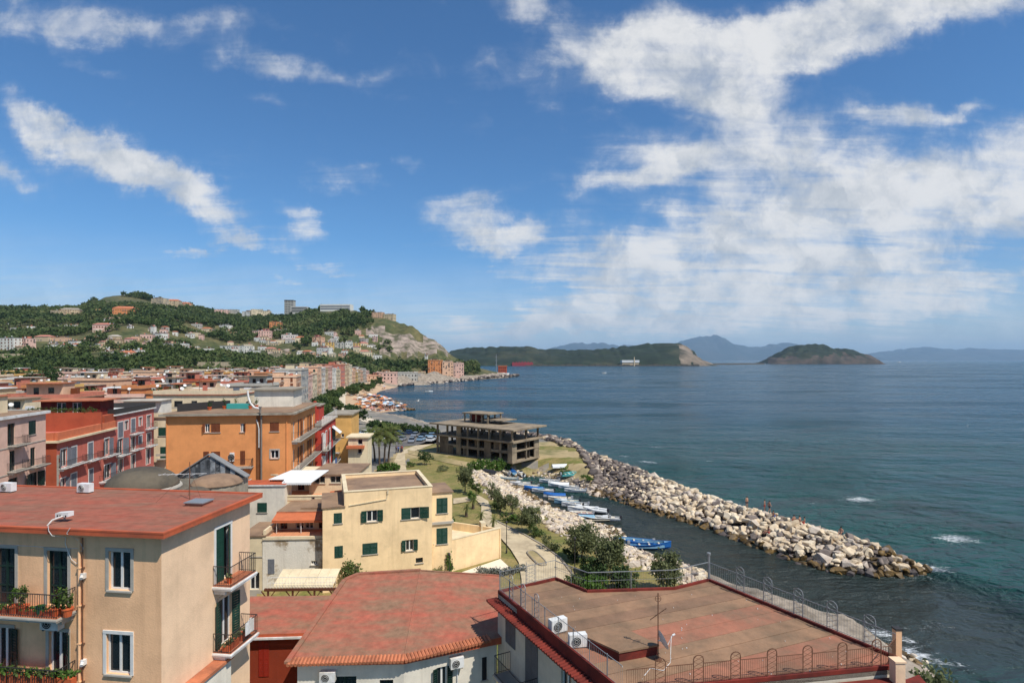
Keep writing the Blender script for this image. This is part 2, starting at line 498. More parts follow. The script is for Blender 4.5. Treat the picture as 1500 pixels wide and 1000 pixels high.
def build_land():
 us = np.concatenate([np.linspace(-420, 40, 70), np.linspace(44, 1000, 240), np.linspace(1012, 1500, 36)])
 ys = 26 * (2600 / 26) ** np.linspace(0, 1, 300)
 U, Y = np.meshgrid(us, ys)
 X = (U - CX) * Y / F
 Z = zt(X, Y)
 d = coast_d(X, Y)
 nz = vnoise(X, Y, 9, 4)
 vv = HV + (H - Z) * F / Y
 crag = (Y > 600) & (U > 545) & (U < 675) & (vv > 476)
 Z = Z + np.where(crag, (vnoise(X, Y, 22, 14) - 0.5) * 14 + (vnoise(X, Y, 9, 15) - 0.5) * 7, 0)
 Z = Z + np.where((d > 0) & (d < 9) & (Y < 260), (vnoise(X, Y, 1.6, 5) - 0.5) * 0.5, 0)
 nu = len(us)
 ny = len(ys)
 idx = np.arange(nu * ny).reshape(ny, nu)
 q = np.stack([idx[:-1, :-1], idx[:-1, 1:], idx[1:, 1:], idx[1:, :-1]], -1).reshape(-1, 4)
 c = lambda A: 0.25 * (A[:-1, :-1] + A[:-1, 1:] + A[1:, 1:] + A[1:, :-1]).ravel()
 xc, yc, zc, uc, dc, nc = c(X), c(Y), c(Z), c(U), c(d), c(nz)
 vc = HV + (H - zc) * F / yc
 fy = np.interp(uc, FU, FY)
 mi = np.zeros(len(q), int)
 mi[(yc < 160) & (xc > -23) & (dc > 4)] = 1
 mi[(yc > 108) & (yc < 160) & (xc > -28) & (nc > 0.35)] = 5
 mi[yc > fy + (nc - 0.5) * 30] = 2
 cl = (yc > fy + 60) & (uc > 556) & (uc < 664) & (vc > 484 + (uc - 560) * 0.20) & (vc < 519) & (vnoise(xc, yc, 26, 7) > 0.28)
 cl |= (uc > 392) & (uc < 424) & (vc > 512) & (vc < 531) & (yc > fy)
 cl |= (uc > 534) & (uc < 566) & (vc > 479) & (vc < 489)
 mi[cl] = 3
 mi[(dc < 26) & (yc > 262) & (yc < 560)] = 4
 mi[(dc < 22) & (yc > 560)] = 6
 mi[(dc < np.where((yc > 118) & (xc > -12), 3.0, 8.5)) & (yc < 262)] = 6
 mi[(yc < 70) & (xc > 13) & (mi == 1) & (uc > 1030)] = 6
 keep = ~(dc < -14)
 o = npmesh('ground', np.stack([X.ravel(), Y.ravel(), Z.ravel()], 1), faces4=q[keep],
    mats=[ASPH, LAWN, HILLG, CLIFF, SAND, DIRT, SHORE], mi=mi[keep], smooth=True)
 o['kind'] = 'structure'
 return o
build_land()
# ------------------------------------------------------------------ sea
def sea_material():
 m = bpy.data.materials.new('sea_water')
 m.use_nodes = True
 t = m.node_tree
 bs = t.nodes['Principled BSDF']
 pos = N(t, 'ShaderNodeNewGeometry').outputs['Position']
 sep = N(t, 'ShaderNodeSeparateXYZ', inp={0: pos})
 X, Y, Z = sep.outputs
 far = ramp(t, Y, 70.0, 330.0)
 base = N(t, 'ShaderNodeMix', data_type='RGBA', inp={0: far, 6: (0.008, 0.064, 0.056, 1), 7: (0.010, 0.064, 0.105, 1)}).outputs[2]
 patch = N(t, 'ShaderNodeTexNoise', inp={'Vector': pos, 'Scale': 0.045, 'Detail': 5.0, 'Roughness': 0.6}).outputs[0]
 pf = ramp(t, patch, 0.52, 0.66, 0.0, 0.6)
 pf = M_(t, 'MULTIPLY', pf, ramp(t, Y, 220.0, 90.0))
 base = N(t, 'ShaderNodeMix', data_type='RGBA', inp={0: pf, 6: base, 7: (0.022, 0.026, 0.022, 1)}).outputs[2]
 mp = N(t, 'ShaderNodeMapping', vector_type='TEXTURE', inp={0: pos})
 mp.inputs['Location'].default_value = (21, 82, 0)
 mp.inputs['Rotation'].default_value = (0, 0, R(-48))
 mp.inputs['Scale'].default_value = (50, 20, 1)
 hl = N(t, 'ShaderNodeVectorMath', operation='LENGTH', inp={0: mp.outputs[0]}).outputs['Value']
 hf = ramp(t, hl, 1.12, 0.7, 0.0, 0.95)
 base = N(t, 'ShaderNodeMix', data_type='RGBA', inp={0: hf, 6: base, 7: (0.024, 0.032, 0.028, 1)}).outputs[2]
 foam = None
 for (u, v, rx, ry, rot, st) in ((1258, 731, 6.0, 4.2, 8, 1.0), (1250, 734, 9.0, 6.5, 0, 0.42), (1398, 788, 6.0, 4.2, 5, 1.0), (1390, 792, 9.0, 6.0, 0, 0.40), (1364, 832, 3.8, 3.0, -25, 1.0), (1340, 842, 4.0, 2.0, -20, 0.6),
         (1335, 958, 4.5, 3.4, -35, 0.95), (1300, 930, 6.0, 2.2, -40, 0.8), (1372, 968, 4.0, 2.2, -30, 0.7), (948, 676, 5.5, 2.6, -40, 0.9), (962, 655, 5.0, 3.5, 0, 0.6), (1040, 675, 3.0, 2.2, 0, 0.6),
         (972, 704, 4.0, 1.8, -40, 0.7), (915, 668, 4.0, 2.5, -40, .7), (1190, 736, 4.0, 3.0, 0, 0.45), (1290, 812, 5.0, 1.4, -40, 0.6), (1370, 920, 6, 3, 0, 0.4)):
  p = GZ(u, v, 0)
  mp = N(t, 'ShaderNodeMapping', vector_type='TEXTURE', inp={0: pos})
  mp.inputs['Location'].default_value = (p.x, p.y, 0)
  mp.inputs['Rotation'].default_value = (0, 0, R(rot))
  mp.inputs['Scale'].default_value = (rx, ry, 1)
  ln = N(t, 'ShaderNodeVectorMath', operation='LENGTH', inp={0: mp.outputs[0]}).outputs['Value']
  g = ramp(t, ln, 1.0, 0.0, 0.0, st)
  foam = g if foam is None else M_(t, 'MAXIMUM', foam, g)
 fmp = N(t, 'ShaderNodeMapping', inp={0: pos})
 fmp.inputs['Scale'].default_value = (0.7, 1.6, 1)
 fn = N(t, 'ShaderNodeTexNoise', inp={'Vector': fmp.outputs[0], 'Scale': 0.9, 'Detail': 10.0, 'Roughness': 0.8, 'Distortion': 1.2}).outputs[0]
 ff = M_(t, 'ADD', M_(t, 'MULTIPLY', foam, 0.85), M_(t, 'MULTIPLY_ADD', fn, 3.4, -1.75))
 ff = ramp(t, ff, 0.40, 0.95, 0.0, 0.9)
 ff = M_(t, 'MULTIPLY', ff, ramp(t, foam, 0.02, 0.2))
 wmp = N(t, 'ShaderNodeMapping', inp={0: pos})
 wmp.inputs['Scale'].default_value = (0.05, 0.16, 1)
 wn = N(t, 'ShaderNodeTexNoise', inp={'Vector': wmp.outputs[0], 'Scale': 1.0, 'Detail': 9.0, 'Roughness': 0.72}).outputs[0]
 wc = M_(t, 'MULTIPLY', ramp(t, wn, 0.755, 0.80, 0.0, 0.5), M_(t, 'SUBTRACT', 1.0, hf))
 ff = M_(t, 'MAXIMUM', ff, wc)
 col = N(t, 'ShaderNodeMix', data_type='RGBA', inp={0: ff, 6: base, 7: (0.75, 0.77, 0.76, 1)}).outputs[2]
 t.links.new(col, bs.inputs['Base Color'])
 rg = N(t, 'ShaderNodeMapRange', inp={0: ff, 3: 0.16, 4: 0.8}).outputs[0]
 wp = N(t, 'ShaderNodeMapping', inp={0: pos})
 wp.inputs['Scale'].default_value = (0.004, 0.016, 1)
 wpn = N(t, 'ShaderNodeTexNoise', inp={'Vector': wp.outputs[0], 'Scale': 1.0, 'Detail': 6.0, 'Roughness': 0.6}).outputs[0]
 rg = M_(t, 'ADD', rg, ramp(t, wpn, 0.42, 0.62, -0.06, 0.16))
 t.links.new(rg, bs.inputs['Roughness'])
 bs.inputs['IOR'].default_value = 1.33
 bs.inputs['Specular IOR Level'].default_value = 0.27
 w1 = N(t, 'ShaderNodeMapping', inp={0: pos})
 w1.inputs['Rotation'].default_value = (0, 0, R(8))
 w1.inputs['Scale'].default_value = (0.19, 0.27, 1)
 a = N(t, 'ShaderNodeTexNoise', inp={'Vector': w1.outputs[0], 'Scale': 1.0, 'Detail': 4.0, 'Roughness': 0.55, 'Distortion': 0.4}).outputs[0]
 w2 = N(t, 'ShaderNodeMapping', inp={0: pos})
 w2.inputs['Rotation'].default_value = (0, 0, R(-10))
 w2.inputs['Scale'].default_value = (0.75, 1.15, 1)
 b = N(t, 'ShaderNodeTexNoise', inp={'Vector': w2.outputs[0], 'Scale': 1.0, 'Detail': 5.0, 'Roughness': 0.62}).outputs[0]
 w3 = N(t, 'ShaderNodeMapping', inp={0: pos})
 w3.inputs['Scale'].default_value = (0.026, 0.060, 1)
 c = N(t, 'ShaderNodeTexNoise', inp={'Vector': w3.outputs[0], 'Scale': 1.0, 'Detail': 5.0, 'Roughness': 0.6}).outputs[0]
 calm = N(t, 'ShaderNodeMapRange', inp={0: hf, 3: 1.0, 4: 0.3}).outputs[0]
 hgt = M_(t, 'ADD', M_(t, 'MULTIPLY', M_(t, 'MULTIPLY', a, 4.2), calm), M_(t, 'MULTIPLY', M_(t, 'MULTIPLY', b, 1.15), N(t, 'ShaderNodeMapRange', inp={0: hf, 3: 1.0, 4: 0.55}).outputs[0]))
 hgt = M_(t, 'ADD', hgt, M_(t, 'MULTIPLY', M_(t, 'MULTIPLY', c, 13.0), calm))
 bp = N(t, 'ShaderNodeBump', inp={'Height': hgt, 'Strength': 1.0, 'Distance': 1.0})
 t.links.new(bp.outputs[0], bs.inputs['Normal'])
 return m
def build_sea():
 mb = MB()
 xs = [-58000, -20000, -4000, -600, -60, 0, 60, 120, 250, 600, 4000, 20000, 58000]
 ys = [-300, 0, 50, 100, 200, 500, 1500, 5000, 15000, 30000, 50000]
 for i in range(len(xs) - 1):
  for j in range(len(ys) - 1):
   mb.face([(xs[i], ys[j], 0), (xs[i + 1], ys[j], 0), (xs[i + 1], ys[j + 1], 0), (xs[i], ys[j + 1], 0)])
 mb.build('sea', sea_material(), kind='structure')
build_sea()
# ------------------------------------------------------------------ far headland, island, mountains
def ridge_mass(name, prof, Y, vbase, depth, mats, rough, seed, back=0.6, mfun=None, nt_=26, gable=0.55, zbase=-1.0, step=3):
 """a hill mass whose skyline is prof [(u,v)..]; foot at distance Y, ridge line `depth` further away"""
 pu = [p[0] for p in prof]
 pv = [p[1] for p in prof]
 us = np.arange(pu[0], pu[-1] + 0.01, step)
 ts = np.concatenate([np.linspace(0, 1, nt_), 1 + np.linspace(0.15, 1, 6)])
 Yr = Y + depth
 V = np.interp(us, pu, pv)
 zr = np.maximum(H - (V - HV) * Yr / F, 1.0)
 zr = zr + (vnoise(us * 3.1, us * 0, 17, seed) - 0.5) * rough * np.minimum(1, zr / 60)
 verts = []
 for t in ts:
  y = Y + depth * t
  x = (us - CX) * (Yr * 0.5 + y * 0.5) / F
  if t <= 1:
   z = zbase + (zr - zbase) * (t ** gable)
   z = z + (vnoise(x, np.full_like(x, y), depth * 0.16, seed + 1) - 0.5) * rough * 3 * math.sin(math.pi * t)
  else:
   z = zr * (1 - (t - 1) * back)
  yy = y + (vnoise(x, np.full_like(x, y), depth * 0.3, seed + 2) - 0.5) * depth * 0.15
  verts.append(np.stack([x, yy, z], 1))
 nu = len(us)
 vs = np.concatenate(verts)
 idx = np.arange(len(vs)).reshape(len(ts), nu)
 q = np.stack([idx[:-1, :-1], idx[:-1, 1:], idx[1:, 1:], idx[1:, :-1]], -1).reshape(-1, 4)
 mi = None
 if mfun is not None:
  cen = vs[q].mean(1)
  mi = mfun(cen)
 o = npmesh(name, vs, faces4=q, mats=mats, mi=mi, smooth=True)
 o['kind'] = 'structure'
 return o
FARG = mat('far_woods', (0.016, 0.026, 0.012), var=0.5, scale=0.02, rgb2=(0.05, 0.05, 0.026), mix=(0.50, 0.68), scale2=0.006, bump=1.0, bscale=0.03)
FARR = mat('tuff_cliff', lin(126, 112, 96), var=0.4, scale=0.03, rgb2=lin(70, 66, 52), mix=(0.42, 0.62), scale2=0.012, bump=1.0, bscale=0.05)
FARM = mat('far_mountain', (0.02, 0.03, 0.022), var=0.3, scale=0.002, rgb2=(0.045, 0.045, 0.035), scale2=0.0009)
def pix(c):
 return CX + F * c[:, 0] / c[:, 1], HV + (H - c[:, 2]) * F / c[:, 1]
def hd_m(c):
 u, v = pix(c)
 n = vnoise(c[:, 0], c[:, 2] * 0.3, 30, 3)
 m = np.zeros(len(c), int)
 m[(u > 988 + n * 16) & (v > 505) & (n < 0.8)] = 1
 return m
ridge_mass('headland', [(628, 536), (650, 520), (668, 512), (690, 509), (730, 508), (765, 507), (800, 511), (830, 513), (860, 512), (900, 509), (930, 505), (950, 503),
      (975, 503), (993, 502), (1002, 506), (1012, 514), (1018, 524), (1027, 530), (1034, 535)], 2500, 536, 420, [FARG, FARR], 9, 11, mfun=hd_m, step=1.5)
def ni_m(c):
 u, v = pix(c)
 n = vnoise(c[:, 0], c[:, 2], 26, 5)
 m = np.zeros(len(c), int)
 m[(v > 518 + n * 9) & (u > 1125)] = 1
 m[(u > 1215) & (v > 513 + n * 12)] = 1
 return m
ISLR = mat('island_rock', lin(84, 72, 62), var=0.35, scale=0.03, rgb2=lin(50, 50, 40), mix=(0.42, 0.62), scale2=0.012, bump=1.0, bscale=0.05)
ridge_mass('island', [(1117, 535), (1119, 530), (1126, 524), (1140, 516), (1156, 508), (1172, 505), (1185, 504), (1198, 504), (1207, 504), (1214, 507), (1220, 511), (1232, 510), (1242, 511),
      (1256, 515), (1268, 519), (1275, 524), (1279, 530), (1283, 535)], 3500, 533, 260, [FARG, ISLR], 8, 21, mfun=ni_m, step=1.5, gable=0.5)
ridge_mass('mountains', [(700, 528), (760, 520), (810, 510), (835, 503), (850, 502), (868, 502), (885, 503), (905, 506), (930, 505), (960, 504), (990, 503), (1004, 498), (1020, 495), (1035, 491.5),
       (1045, 491), (1052, 492), (1062, 496), (1075, 503), (1090, 508), (1108, 509), (1125, 505), (1140, 503), (1155, 503), (1170, 506), (1185, 511), (1215, 517), (1245, 522), (1270, 528)],
   26000, 528.5, 4000, [FARM], 110, 31, step=2, nt_=22)
ridge_mass('mountains', [(1225, 528), (1262, 519), (1285, 516), (1310, 513), (1340, 509), (1360, 508.5), (1378, 511), (1400, 512), (1415, 509.5), (1440, 511), (1470, 512), (1500, 512), (1560, 510),
       (1640, 514), (1750, 520), (1850, 528)], 29000, 528.2, 4000, [FARM], 80, 41, step=2, nt_=22)
# ------------------------------------------------------------------ haze
def build_haze():
 m = bpy.data.materials.new('haze')
 m.use_nodes = True
 t = m.node_tree
 for n in list(t.nodes):
  t.nodes.remove(n)
 pv = N(t, 'ShaderNodeVolumePrincipled')
 pv.inputs['Color'].default_value = (0.50, 0.75, 1.0, 1)
 pv.inputs['Density'].default_value = 2.9e-5
 pv.inputs['Anisotropy'].default_value = 0.0
 out = N(t, 'ShaderNodeOutputMaterial')
 t.links.new(pv.outputs[0], out.inputs['Volume'])
 mb = MB()
 mb.box(-60000, 60000, -400, 51000, -3.5, 1300)
 o = mb.build('haze', m, kind='stuff')
build_haze()
# ------------------------------------------------------------------ building kit
GLASS = mat('dark_glass', (0.012, 0.016, 0.020), rough=0.08, var=0.3, scale=0.7, spec=0.6)
GREEN_SH = mat('green_shutter', (0.012, 0.050, 0.034), rough=0.5, var=0.25, scale=3)
DGREEN_SH = mat('dark_green_shutter', (0.008, 0.026, 0.020), rough=0.45, var=0.25, scale=3)
BROWN_SH = mat('brown_shutter', (0.16, 0.045, 0.015), rough=0.6, var=0.25, scale=3)
GREY_SH = mat('grey_shutter', (0.16, 0.17, 0.19), rough=0.6, var=0.2, scale=3)
WHITE_FR = mat('white_frame', (0.68, 0.66, 0.60), rough=0.6, var=0.1, scale=3)
GREY_FR = mat('grey_stone_trim', lin(172, 164, 150), var=0.15, scale=2, bump=0.1)
IRON = mat('painted_iron', (0.035, 0.032, 0.030), rough=0.55, var=0.2, scale=4)
RUST = mat('rusty_iron', (0.16, 0.075, 0.04), rough=0.7, var=0.3, scale=4)
STEEL = mat('grey_steel', (0.30, 0.31, 0.31), rough=0.45, metal=0.4, var=0.15, scale=4)
CONC = mat('grey_concrete', lin(158, 148, 130), var=0.2, scale=0.7, rgb2=lin(118, 106, 90), mix=(0.45, 0.68), scale2=0.4, streak=0.4, bump=0.3)
TERRA = mat('terracotta_tile', lin(190, 116, 80), var=0.2, scale=2.0, rgb2=lin(156, 96, 68), scale2=0.8)
WHITE_P = mat('white_plastic', (0.72, 0.71, 0.67), rough=0.5, var=0.06, scale=2, rgb2=(0.55, 0.52, 0.46), scale2=1.5)
DARKIN = mat('dark_interior', (0.010, 0.009, 0.008), rough=0.9, var=0.2)
class Face:
 """a vertical wall plane: origin o (x,y), horizontal direction d, outward normal n"""
 def __init__(self, o, d):
  self.o = Vector((o[0], o[1]))
  self.d = Vector((d[0], d[1])).normalized()
  self.n = Vector((self.d.y, -self.d.x))
 def pt(self, s, z, n=0.0):
  p = self.o + self.d * s + self.n * n
  return Vector((p.x, p.y, z))
 def hit(self, u, v):
  a = (u - CX) / F
  den = self.d.x - a * self.d.y
  s = (a * self.o.y - self.o.x) / den
  k = self.o.y + self.d.y * s
  return s, H - (v - HV) * k / F
 def rect(self, u0, v0, u1, v1):
  """photo pixel box -> s0,s1,z0,z1 on this wall"""
  vm = 0.5 * (v0 + v1)
  um = 0.5 * (u0 + u1)
  s0, _ = self.hit(u0, vm)
  s1, _ = self.hit(u1, vm)
  _, z1 = self.hit(um, v0)
  _, z0 = self.hit(um, v1)
  return min(s0, s1), max(s0, s1), z0, z1
 def d3(self):
  return Vector((self.d.x, self.d.y, 0))
 def n3(self):
  return Vector((self.n.x, self.n.y, 0))
 def box(self, mb, s0, s1, z0, z1, n0, n1, mi=0):
  mb.obox(self.pt(s0, z0, n1), self.d3() * (s1 - s0), self.n3() * (n0 - n1), Vector((0, 0, z1 - z0)), mi)
def wall_holes(mb, fc, s0, s1, z0, z1, ops, depth=0.2, mi=0):
 """wall sheet with real recessed openings (reveals and a back sheet)"""
 ss = sorted(set([s0, s1] + [min(max(x, s0), s1) for o in ops for x in o[:2]]))
 zs = sorted(set([z0, z1] + [min(max(x, z0), z1) for o in ops for x in o[2:4]]))
 for a, b in zip(ss[:-1], ss[1:]):
  if b - a < 1e-4:
   continue
  for c, d in zip(zs[:-1], zs[1:]):
   if d - c < 1e-4:
    continue
   sm, zm = 0.5 * (a + b), 0.5 * (c + d)
   if any(o[0] < sm < o[1] and o[2] < zm < o[3] for o in ops):
    continue
   mb.face([fc.pt(a, c), fc.pt(b, c), fc.pt(b, d), fc.pt(a, d)], mi)
 for o in ops:
  a, b, c, d = o[:4]
  P = lambda s, z, n: fc.pt(s, z, n)
  e = -depth
  mb.face([P(a, c, 0), P(a, c, e), P(a, d, e), P(a, d, 0)][::-1], mi)
  mb.face([P(b, c, 0), P(b, c, e), P(b, d, e), P(b, d, 0)], mi)
  mb.face([P(a, d, 0), P(b, d, 0), P(b, d, e), P(a, d, e)][::-1], mi)
  mb.face([P(a, c, 0), P(b, c, 0), P(b, c, e), P(a, c, e)], mi)
def shutter_leaf(fc, hinge, w, z0, z1, ang, side, m, parent, slats=True):
 """one louvred leaf hinged at s=hinge; side -1 opens left, +1 right; ang 0 = flat on the wall, 180 = closed"""
 mb = MB()
 a = R(ang)
 e = fc.d3() * (side * math.cos(a)) + fc.n3() * math.sin(a)
 t = (fc.n3() * math.cos(a) - fc.d3() * (side * math.sin(a)))
 th = 0.04
 o = fc.pt(hinge, z0, 0.03)
 up = Vector((0, 0, 1))
 fr = min(0.07, w * 0.2)
 h = z1 - z0
 mb.obox(o, e * fr, t * th, up * h)
 mb.obox(o + e * (w - fr), e * fr, t * th, up * h)
 for zz in (0, h * 0.48, h - 0.08):
  mb.obox(o + e * fr + up * zz, e * (w - 2 * fr), t * th, up * 0.08)
 if slats:
  k = max(4, int(h / 0.13))
  for i in range(k):
   zz = 0.08 + (h - 0.16) * i / k
   mb.obox(o + e * fr + up * zz + t * 0.006, e * (w - 2 * fr), t * 0.014 + up * 0.02, up * ((h - 0.16) / k * 0.8))
 else:
  mb.obox(o + e * fr + t * 0.012, e * (w - 2 * fr), t * 0.016, up * h)
 mb.build('shutter', m, parent)
def add_window(root, fc, s0, s1, z0, z1, style='glass', frame=None, sh=None, depth=0.2, mull=1, trim=None, sill=True, ang=(20, 20), slats=True, name='window', half=False, grid=0):
 """window or french door: frame (the part) with pane, shutters, sill and trim below it"""
 frame = frame or WHITE_FR
 sh = sh or DGREEN_SH
 mb = MB()
 n0, n1 = -depth + 0.02, -depth + 0.09
 b = 0.07
 fc.box(mb, s0, s0 + b, z0, z1, n0, n1)
 fc.box(mb, s1 - b, s1, z0, z1, n0, n1)
 fc.box(mb, s0 + b, s1 - b, z0, z0 + b, n0, n1)
 fc.box(mb, s0 + b, s1 - b, z1 - b, z1, n0, n1)
 for k in range(mull):
  sm = s0 + (s1 - s0) * (k + 1) / (mull + 1)
  fc.box(mb, sm - 0.05, sm + 0.05, z0 + b, z1 - b, n0, n1)
 for k in range(grid):
  zm = z0 + (z1 - z0) * (k + 1) / (grid + 1)
  fc.box(mb, s0 + b, s1 - b, zm - 0.03, zm + 0.03, n0 + 0.005, n1 - 0.005)
 w = mb.build(name, frame, root)
 pb = MB()
 pb.face([fc.pt(s0 + b * 0.5, z0 + b * 0.5, n0 + 0.03), fc.pt(s1 - b * 0.5, z0 + b * 0.5, n0 + 0.03), fc.pt(s1 - b * 0.5, z1 - b * 0.5, n0 + 0.03), fc.pt(s0 + b * 0.5, z1 - b * 0.5, n0 + 0.03)])
 pb.face([fc.pt(s0, z0, -depth), fc.pt(s1, z0, -depth), fc.pt(s1, z1, -depth), fc.pt(s0, z1, -depth)])
 pb.build('pane', GLASS, w)
 lw = (s1 - s0) / 2
 if style == 'open':
  shutter_leaf(fc, s0, lw, z0, z1, ang[0], -1, sh, w, slats)
  shutter_leaf(fc, s1, lw, z0, z1, ang[1], 1, sh, w, slats)
 elif style == 'left':
  shutter_leaf(fc, s0, lw, z0, z1, ang[0], -1, sh, w, slats)
 elif style == 'right':
  shutter_leaf(fc, s1, lw, z0, z1, ang[1], 1, sh, w, slats)
 elif style == 'closed':
  shutter_leaf(fc, s0, lw - 0.006, z0, z1, 178, -1, sh, w, slats)
  shutter_leaf(fc, s1, lw - 0.006, z0, z1, 178, 1, sh, w, slats)
 elif style == 'halfclosed':
  shutter_leaf(fc, s0, lw - 0.006, z0, z1, 178, -1, sh, w, slats)
  shutter_leaf(fc, s1, lw - 0.006, z0, z1, ang[1], 1, sh, w, slats)
 if sill:
  sb = MB()
  fc.box(sb, s0 - 0.08, s1 + 0.08, z0 - 0.07, z0 - 0.002, -0.05, 0.09)
  sb.build('sill', GREY_FR, w)
 if trim is not None:
  tb = MB()
  tw = 0.14
  fc.box(tb, s0 - tw, s0 - 0.002, z0, z1, -0.02, 0.035)
  fc.box(tb, s1 + 0.002, s1 + tw, z0, z1, -0.02, 0.035)
  fc.box(tb, s0 - tw, s1 + tw, z1 + 0.002, z1 + tw, -0.02, 0.045)
  tb.build('trim', trim, w)
 return w
def rail(mb, p, q, h=1.0, gap=0.12, r=0.012, top=0.022, post=None, n=4):
 p, q = Vector(p), Vector(q)
 L = (q - p).length
 k = max(1, int(L / gap))
 up = Vector((0, 0, h))
 mb.bar(p + up, q + up, top)
 mb.bar(p + Vector((0, 0, 0.08)), q + Vector((0, 0, 0.08)), top * 0.7)
 for i in range(k + 1):
  a = p.lerp(q, i / k)
  mb.bar(a, a + up, r if (post is None or i % post) else r * 1.9, 4, caps=False)
def add_balcony(root, fc, s0, s1, z, depth, m=None, railm=None, floor=None, h=1.0, gap=0.12, th=0.16, r=0.012, brackets=True):
 m = m or GREY_FR
 railm = railm or IRON
 mb = MB()
 fc.box(mb, s0, s1, z - th, z, -0.03, depth)
 fc.box(mb, s0 - 0.03, s1 + 0.03, z - th * 0.55, z - th * 0.15, 0.0, depth + 0.03)
 if brackets:
  k = max(2, int((s1 - s0) / 1.4))
  for i in range(k + 1):
   s = s0 + 0.12 + (s1 - s0 - 0.36) * i / k
   fc.box(mb, s, s + 0.12, z - th - 0.22, z - th - 0.002, 0.0, depth * 0.6)
 bal = mb.build('balcony', m, root)
 if floor is not None:
  fb = MB()
  fc.box(fb, s0 + 0.03, s1 - 0.03, z + 0.003, z + 0.02, 0.0, depth - 0.03)
  fb.build('floor_tiles', floor, bal)
 rb = MB()
 e = depth - 0.05
 rail(rb, fc.pt(s0 + 0.04, z, e), fc.pt(s1 - 0.04, z, e), h, gap, r)
 rail(rb, fc.pt(s0 + 0.04, z, 0.02), fc.pt(s0 + 0.04, z, e), h, gap, r)
 rail(rb, fc.pt(s1 - 0.04, z, 0.02), fc.pt(s1 - 0.04, z, e), h, gap, r)
 rb.build('railing', railm, bal)
 return bal
class Bld:
 """a building: Empty at its base; footprint corners counter-clockwise seen from above (front-left first)"""
 def __init__(self, name, label, cat, corners, z0, z1, wall, group=None, root=None):
  self.c = [Vector((p[0], p[1])) for p in corners]
  n = len(self.c)
  cx = sum(p.x for p in self.c) / n
  cy = sum(p.y for p in self.c) / n
  self.root = root if root is not None else thing(name, label, cat, (cx, cy, z0), group)
  self.z0, self.z1, self.wm = z0, z1, wall
  self.faces = [Face(self.c[i], self.c[(i + 1) % n] - self.c[i]) for i in range(n)]
  self.len = [(self.c[(i + 1) % n] - self.c[i]).length for i in range(n)]
  self.ops = [[] for _ in range(n)]
 def win(self, i, box, style='glass', px=True, **kw):
  fc = self.faces[i]
  s0, s1, z0, z1 = fc.rect(*box) if px else box
  s0 = max(s0, 0.12)
  s1 = min(s1, self.len[i] - 0.12)
  z0 = max(z0, self.z0 + 0.05)
  z1 = min(z1, self.z1 - 0.08)
  if s1 - s0 < 0.2 or z1 - z0 < 0.2:
   return None
  d = kw.pop('depth', 0.2)
  self.ops[i].append((s0, s1, z0, z1, d))
  w = add_window(self.root, fc, s0, s1, z0, z1, style, depth=d, **kw)
  return (s0, s1, z0, z1, w)
 def hole(self, i, box, px=True):
  s0, s1, z0, z1 = self.faces[i].rect(*box) if px else box
  self.ops[i].append((s0, s1, z0, z1, 0.2))
  return s0, s1, z0, z1
 def walls(self, mats=None, fmi=None, cap=True):
  mb = MB()
  for i, fc in enumerate(self.faces):
   wall_holes(mb, fc, 0, self.len[i], self.z0, self.z1, self.ops[i], mi=(fmi[i] if fmi else 0))
  if cap:
   mb.face([(p.x, p.y, self.z1) for p in self.c], 0)
  return mb.build('wall', mats or self.wm, self.root)
 def offset(self, d):
  """footprint grown by d (convex or mildly concave)"""
  n = len(self.c)
  out = []
  for i in range(n):
   f0 = self.faces[i - 1]
   f1 = self.faces[i]
   n0, n1 = f0.n, f1.n
   k = 1 + n0.dot(n1)
   out.append(self.c[i] + (n0 + n1) * (d / max(k, 0.2)))
  return out
 def slab(self, name, m, z0, z1, d, mats=None, top=None):
  mb = MB()
  mb.prism([(p.x, p.y) for p in self.offset(d)], z0, z1, 0, top=top)
  return mb.build(name, mats or m, self.root)
 def parapet(self, m, z0, h, t=0.22, inset=0.0, cope=None, sides=None):
  outer = self.offset(-inset)
  inner = self.offset(-inset - t)
  n = len(outer)
  mb = MB()
  cb = MB()
  for i in range(n):
   if sides is not None and i not in sides:
    continue
   j = (i + 1) % n
   mb.prism([outer[i], outer[j], inner[j], inner[i]], z0, z0 + h)
  o = mb.build('parapet', m, self.root)
  if cope is not None:
   outer = self.offset(-inset + 0.05)
   inner = self.offset(-inset - t - 0.05)
   for i in range(n):
    if sides is not None and i not in sides:
     continue
    j = (i + 1) % n
    cb.prism([outer[i], outer[j], inner[j], inner[i]], z0 + h + 0.002, z0 + h + 0.07)
   cb.build('coping', cope, o)
  return o
def rect_corners(o, d, w, dep):
 """front-left corner o, front direction d, width w, depth dep -> CCW corners"""
 o = Vector((o[0], o[1]))
 d = Vector((d[0], d[1])).normalized()
 b = Vector((-d.y, d.x))
 return [o, o + d * w, o + d * w + b * dep, o + b * dep]
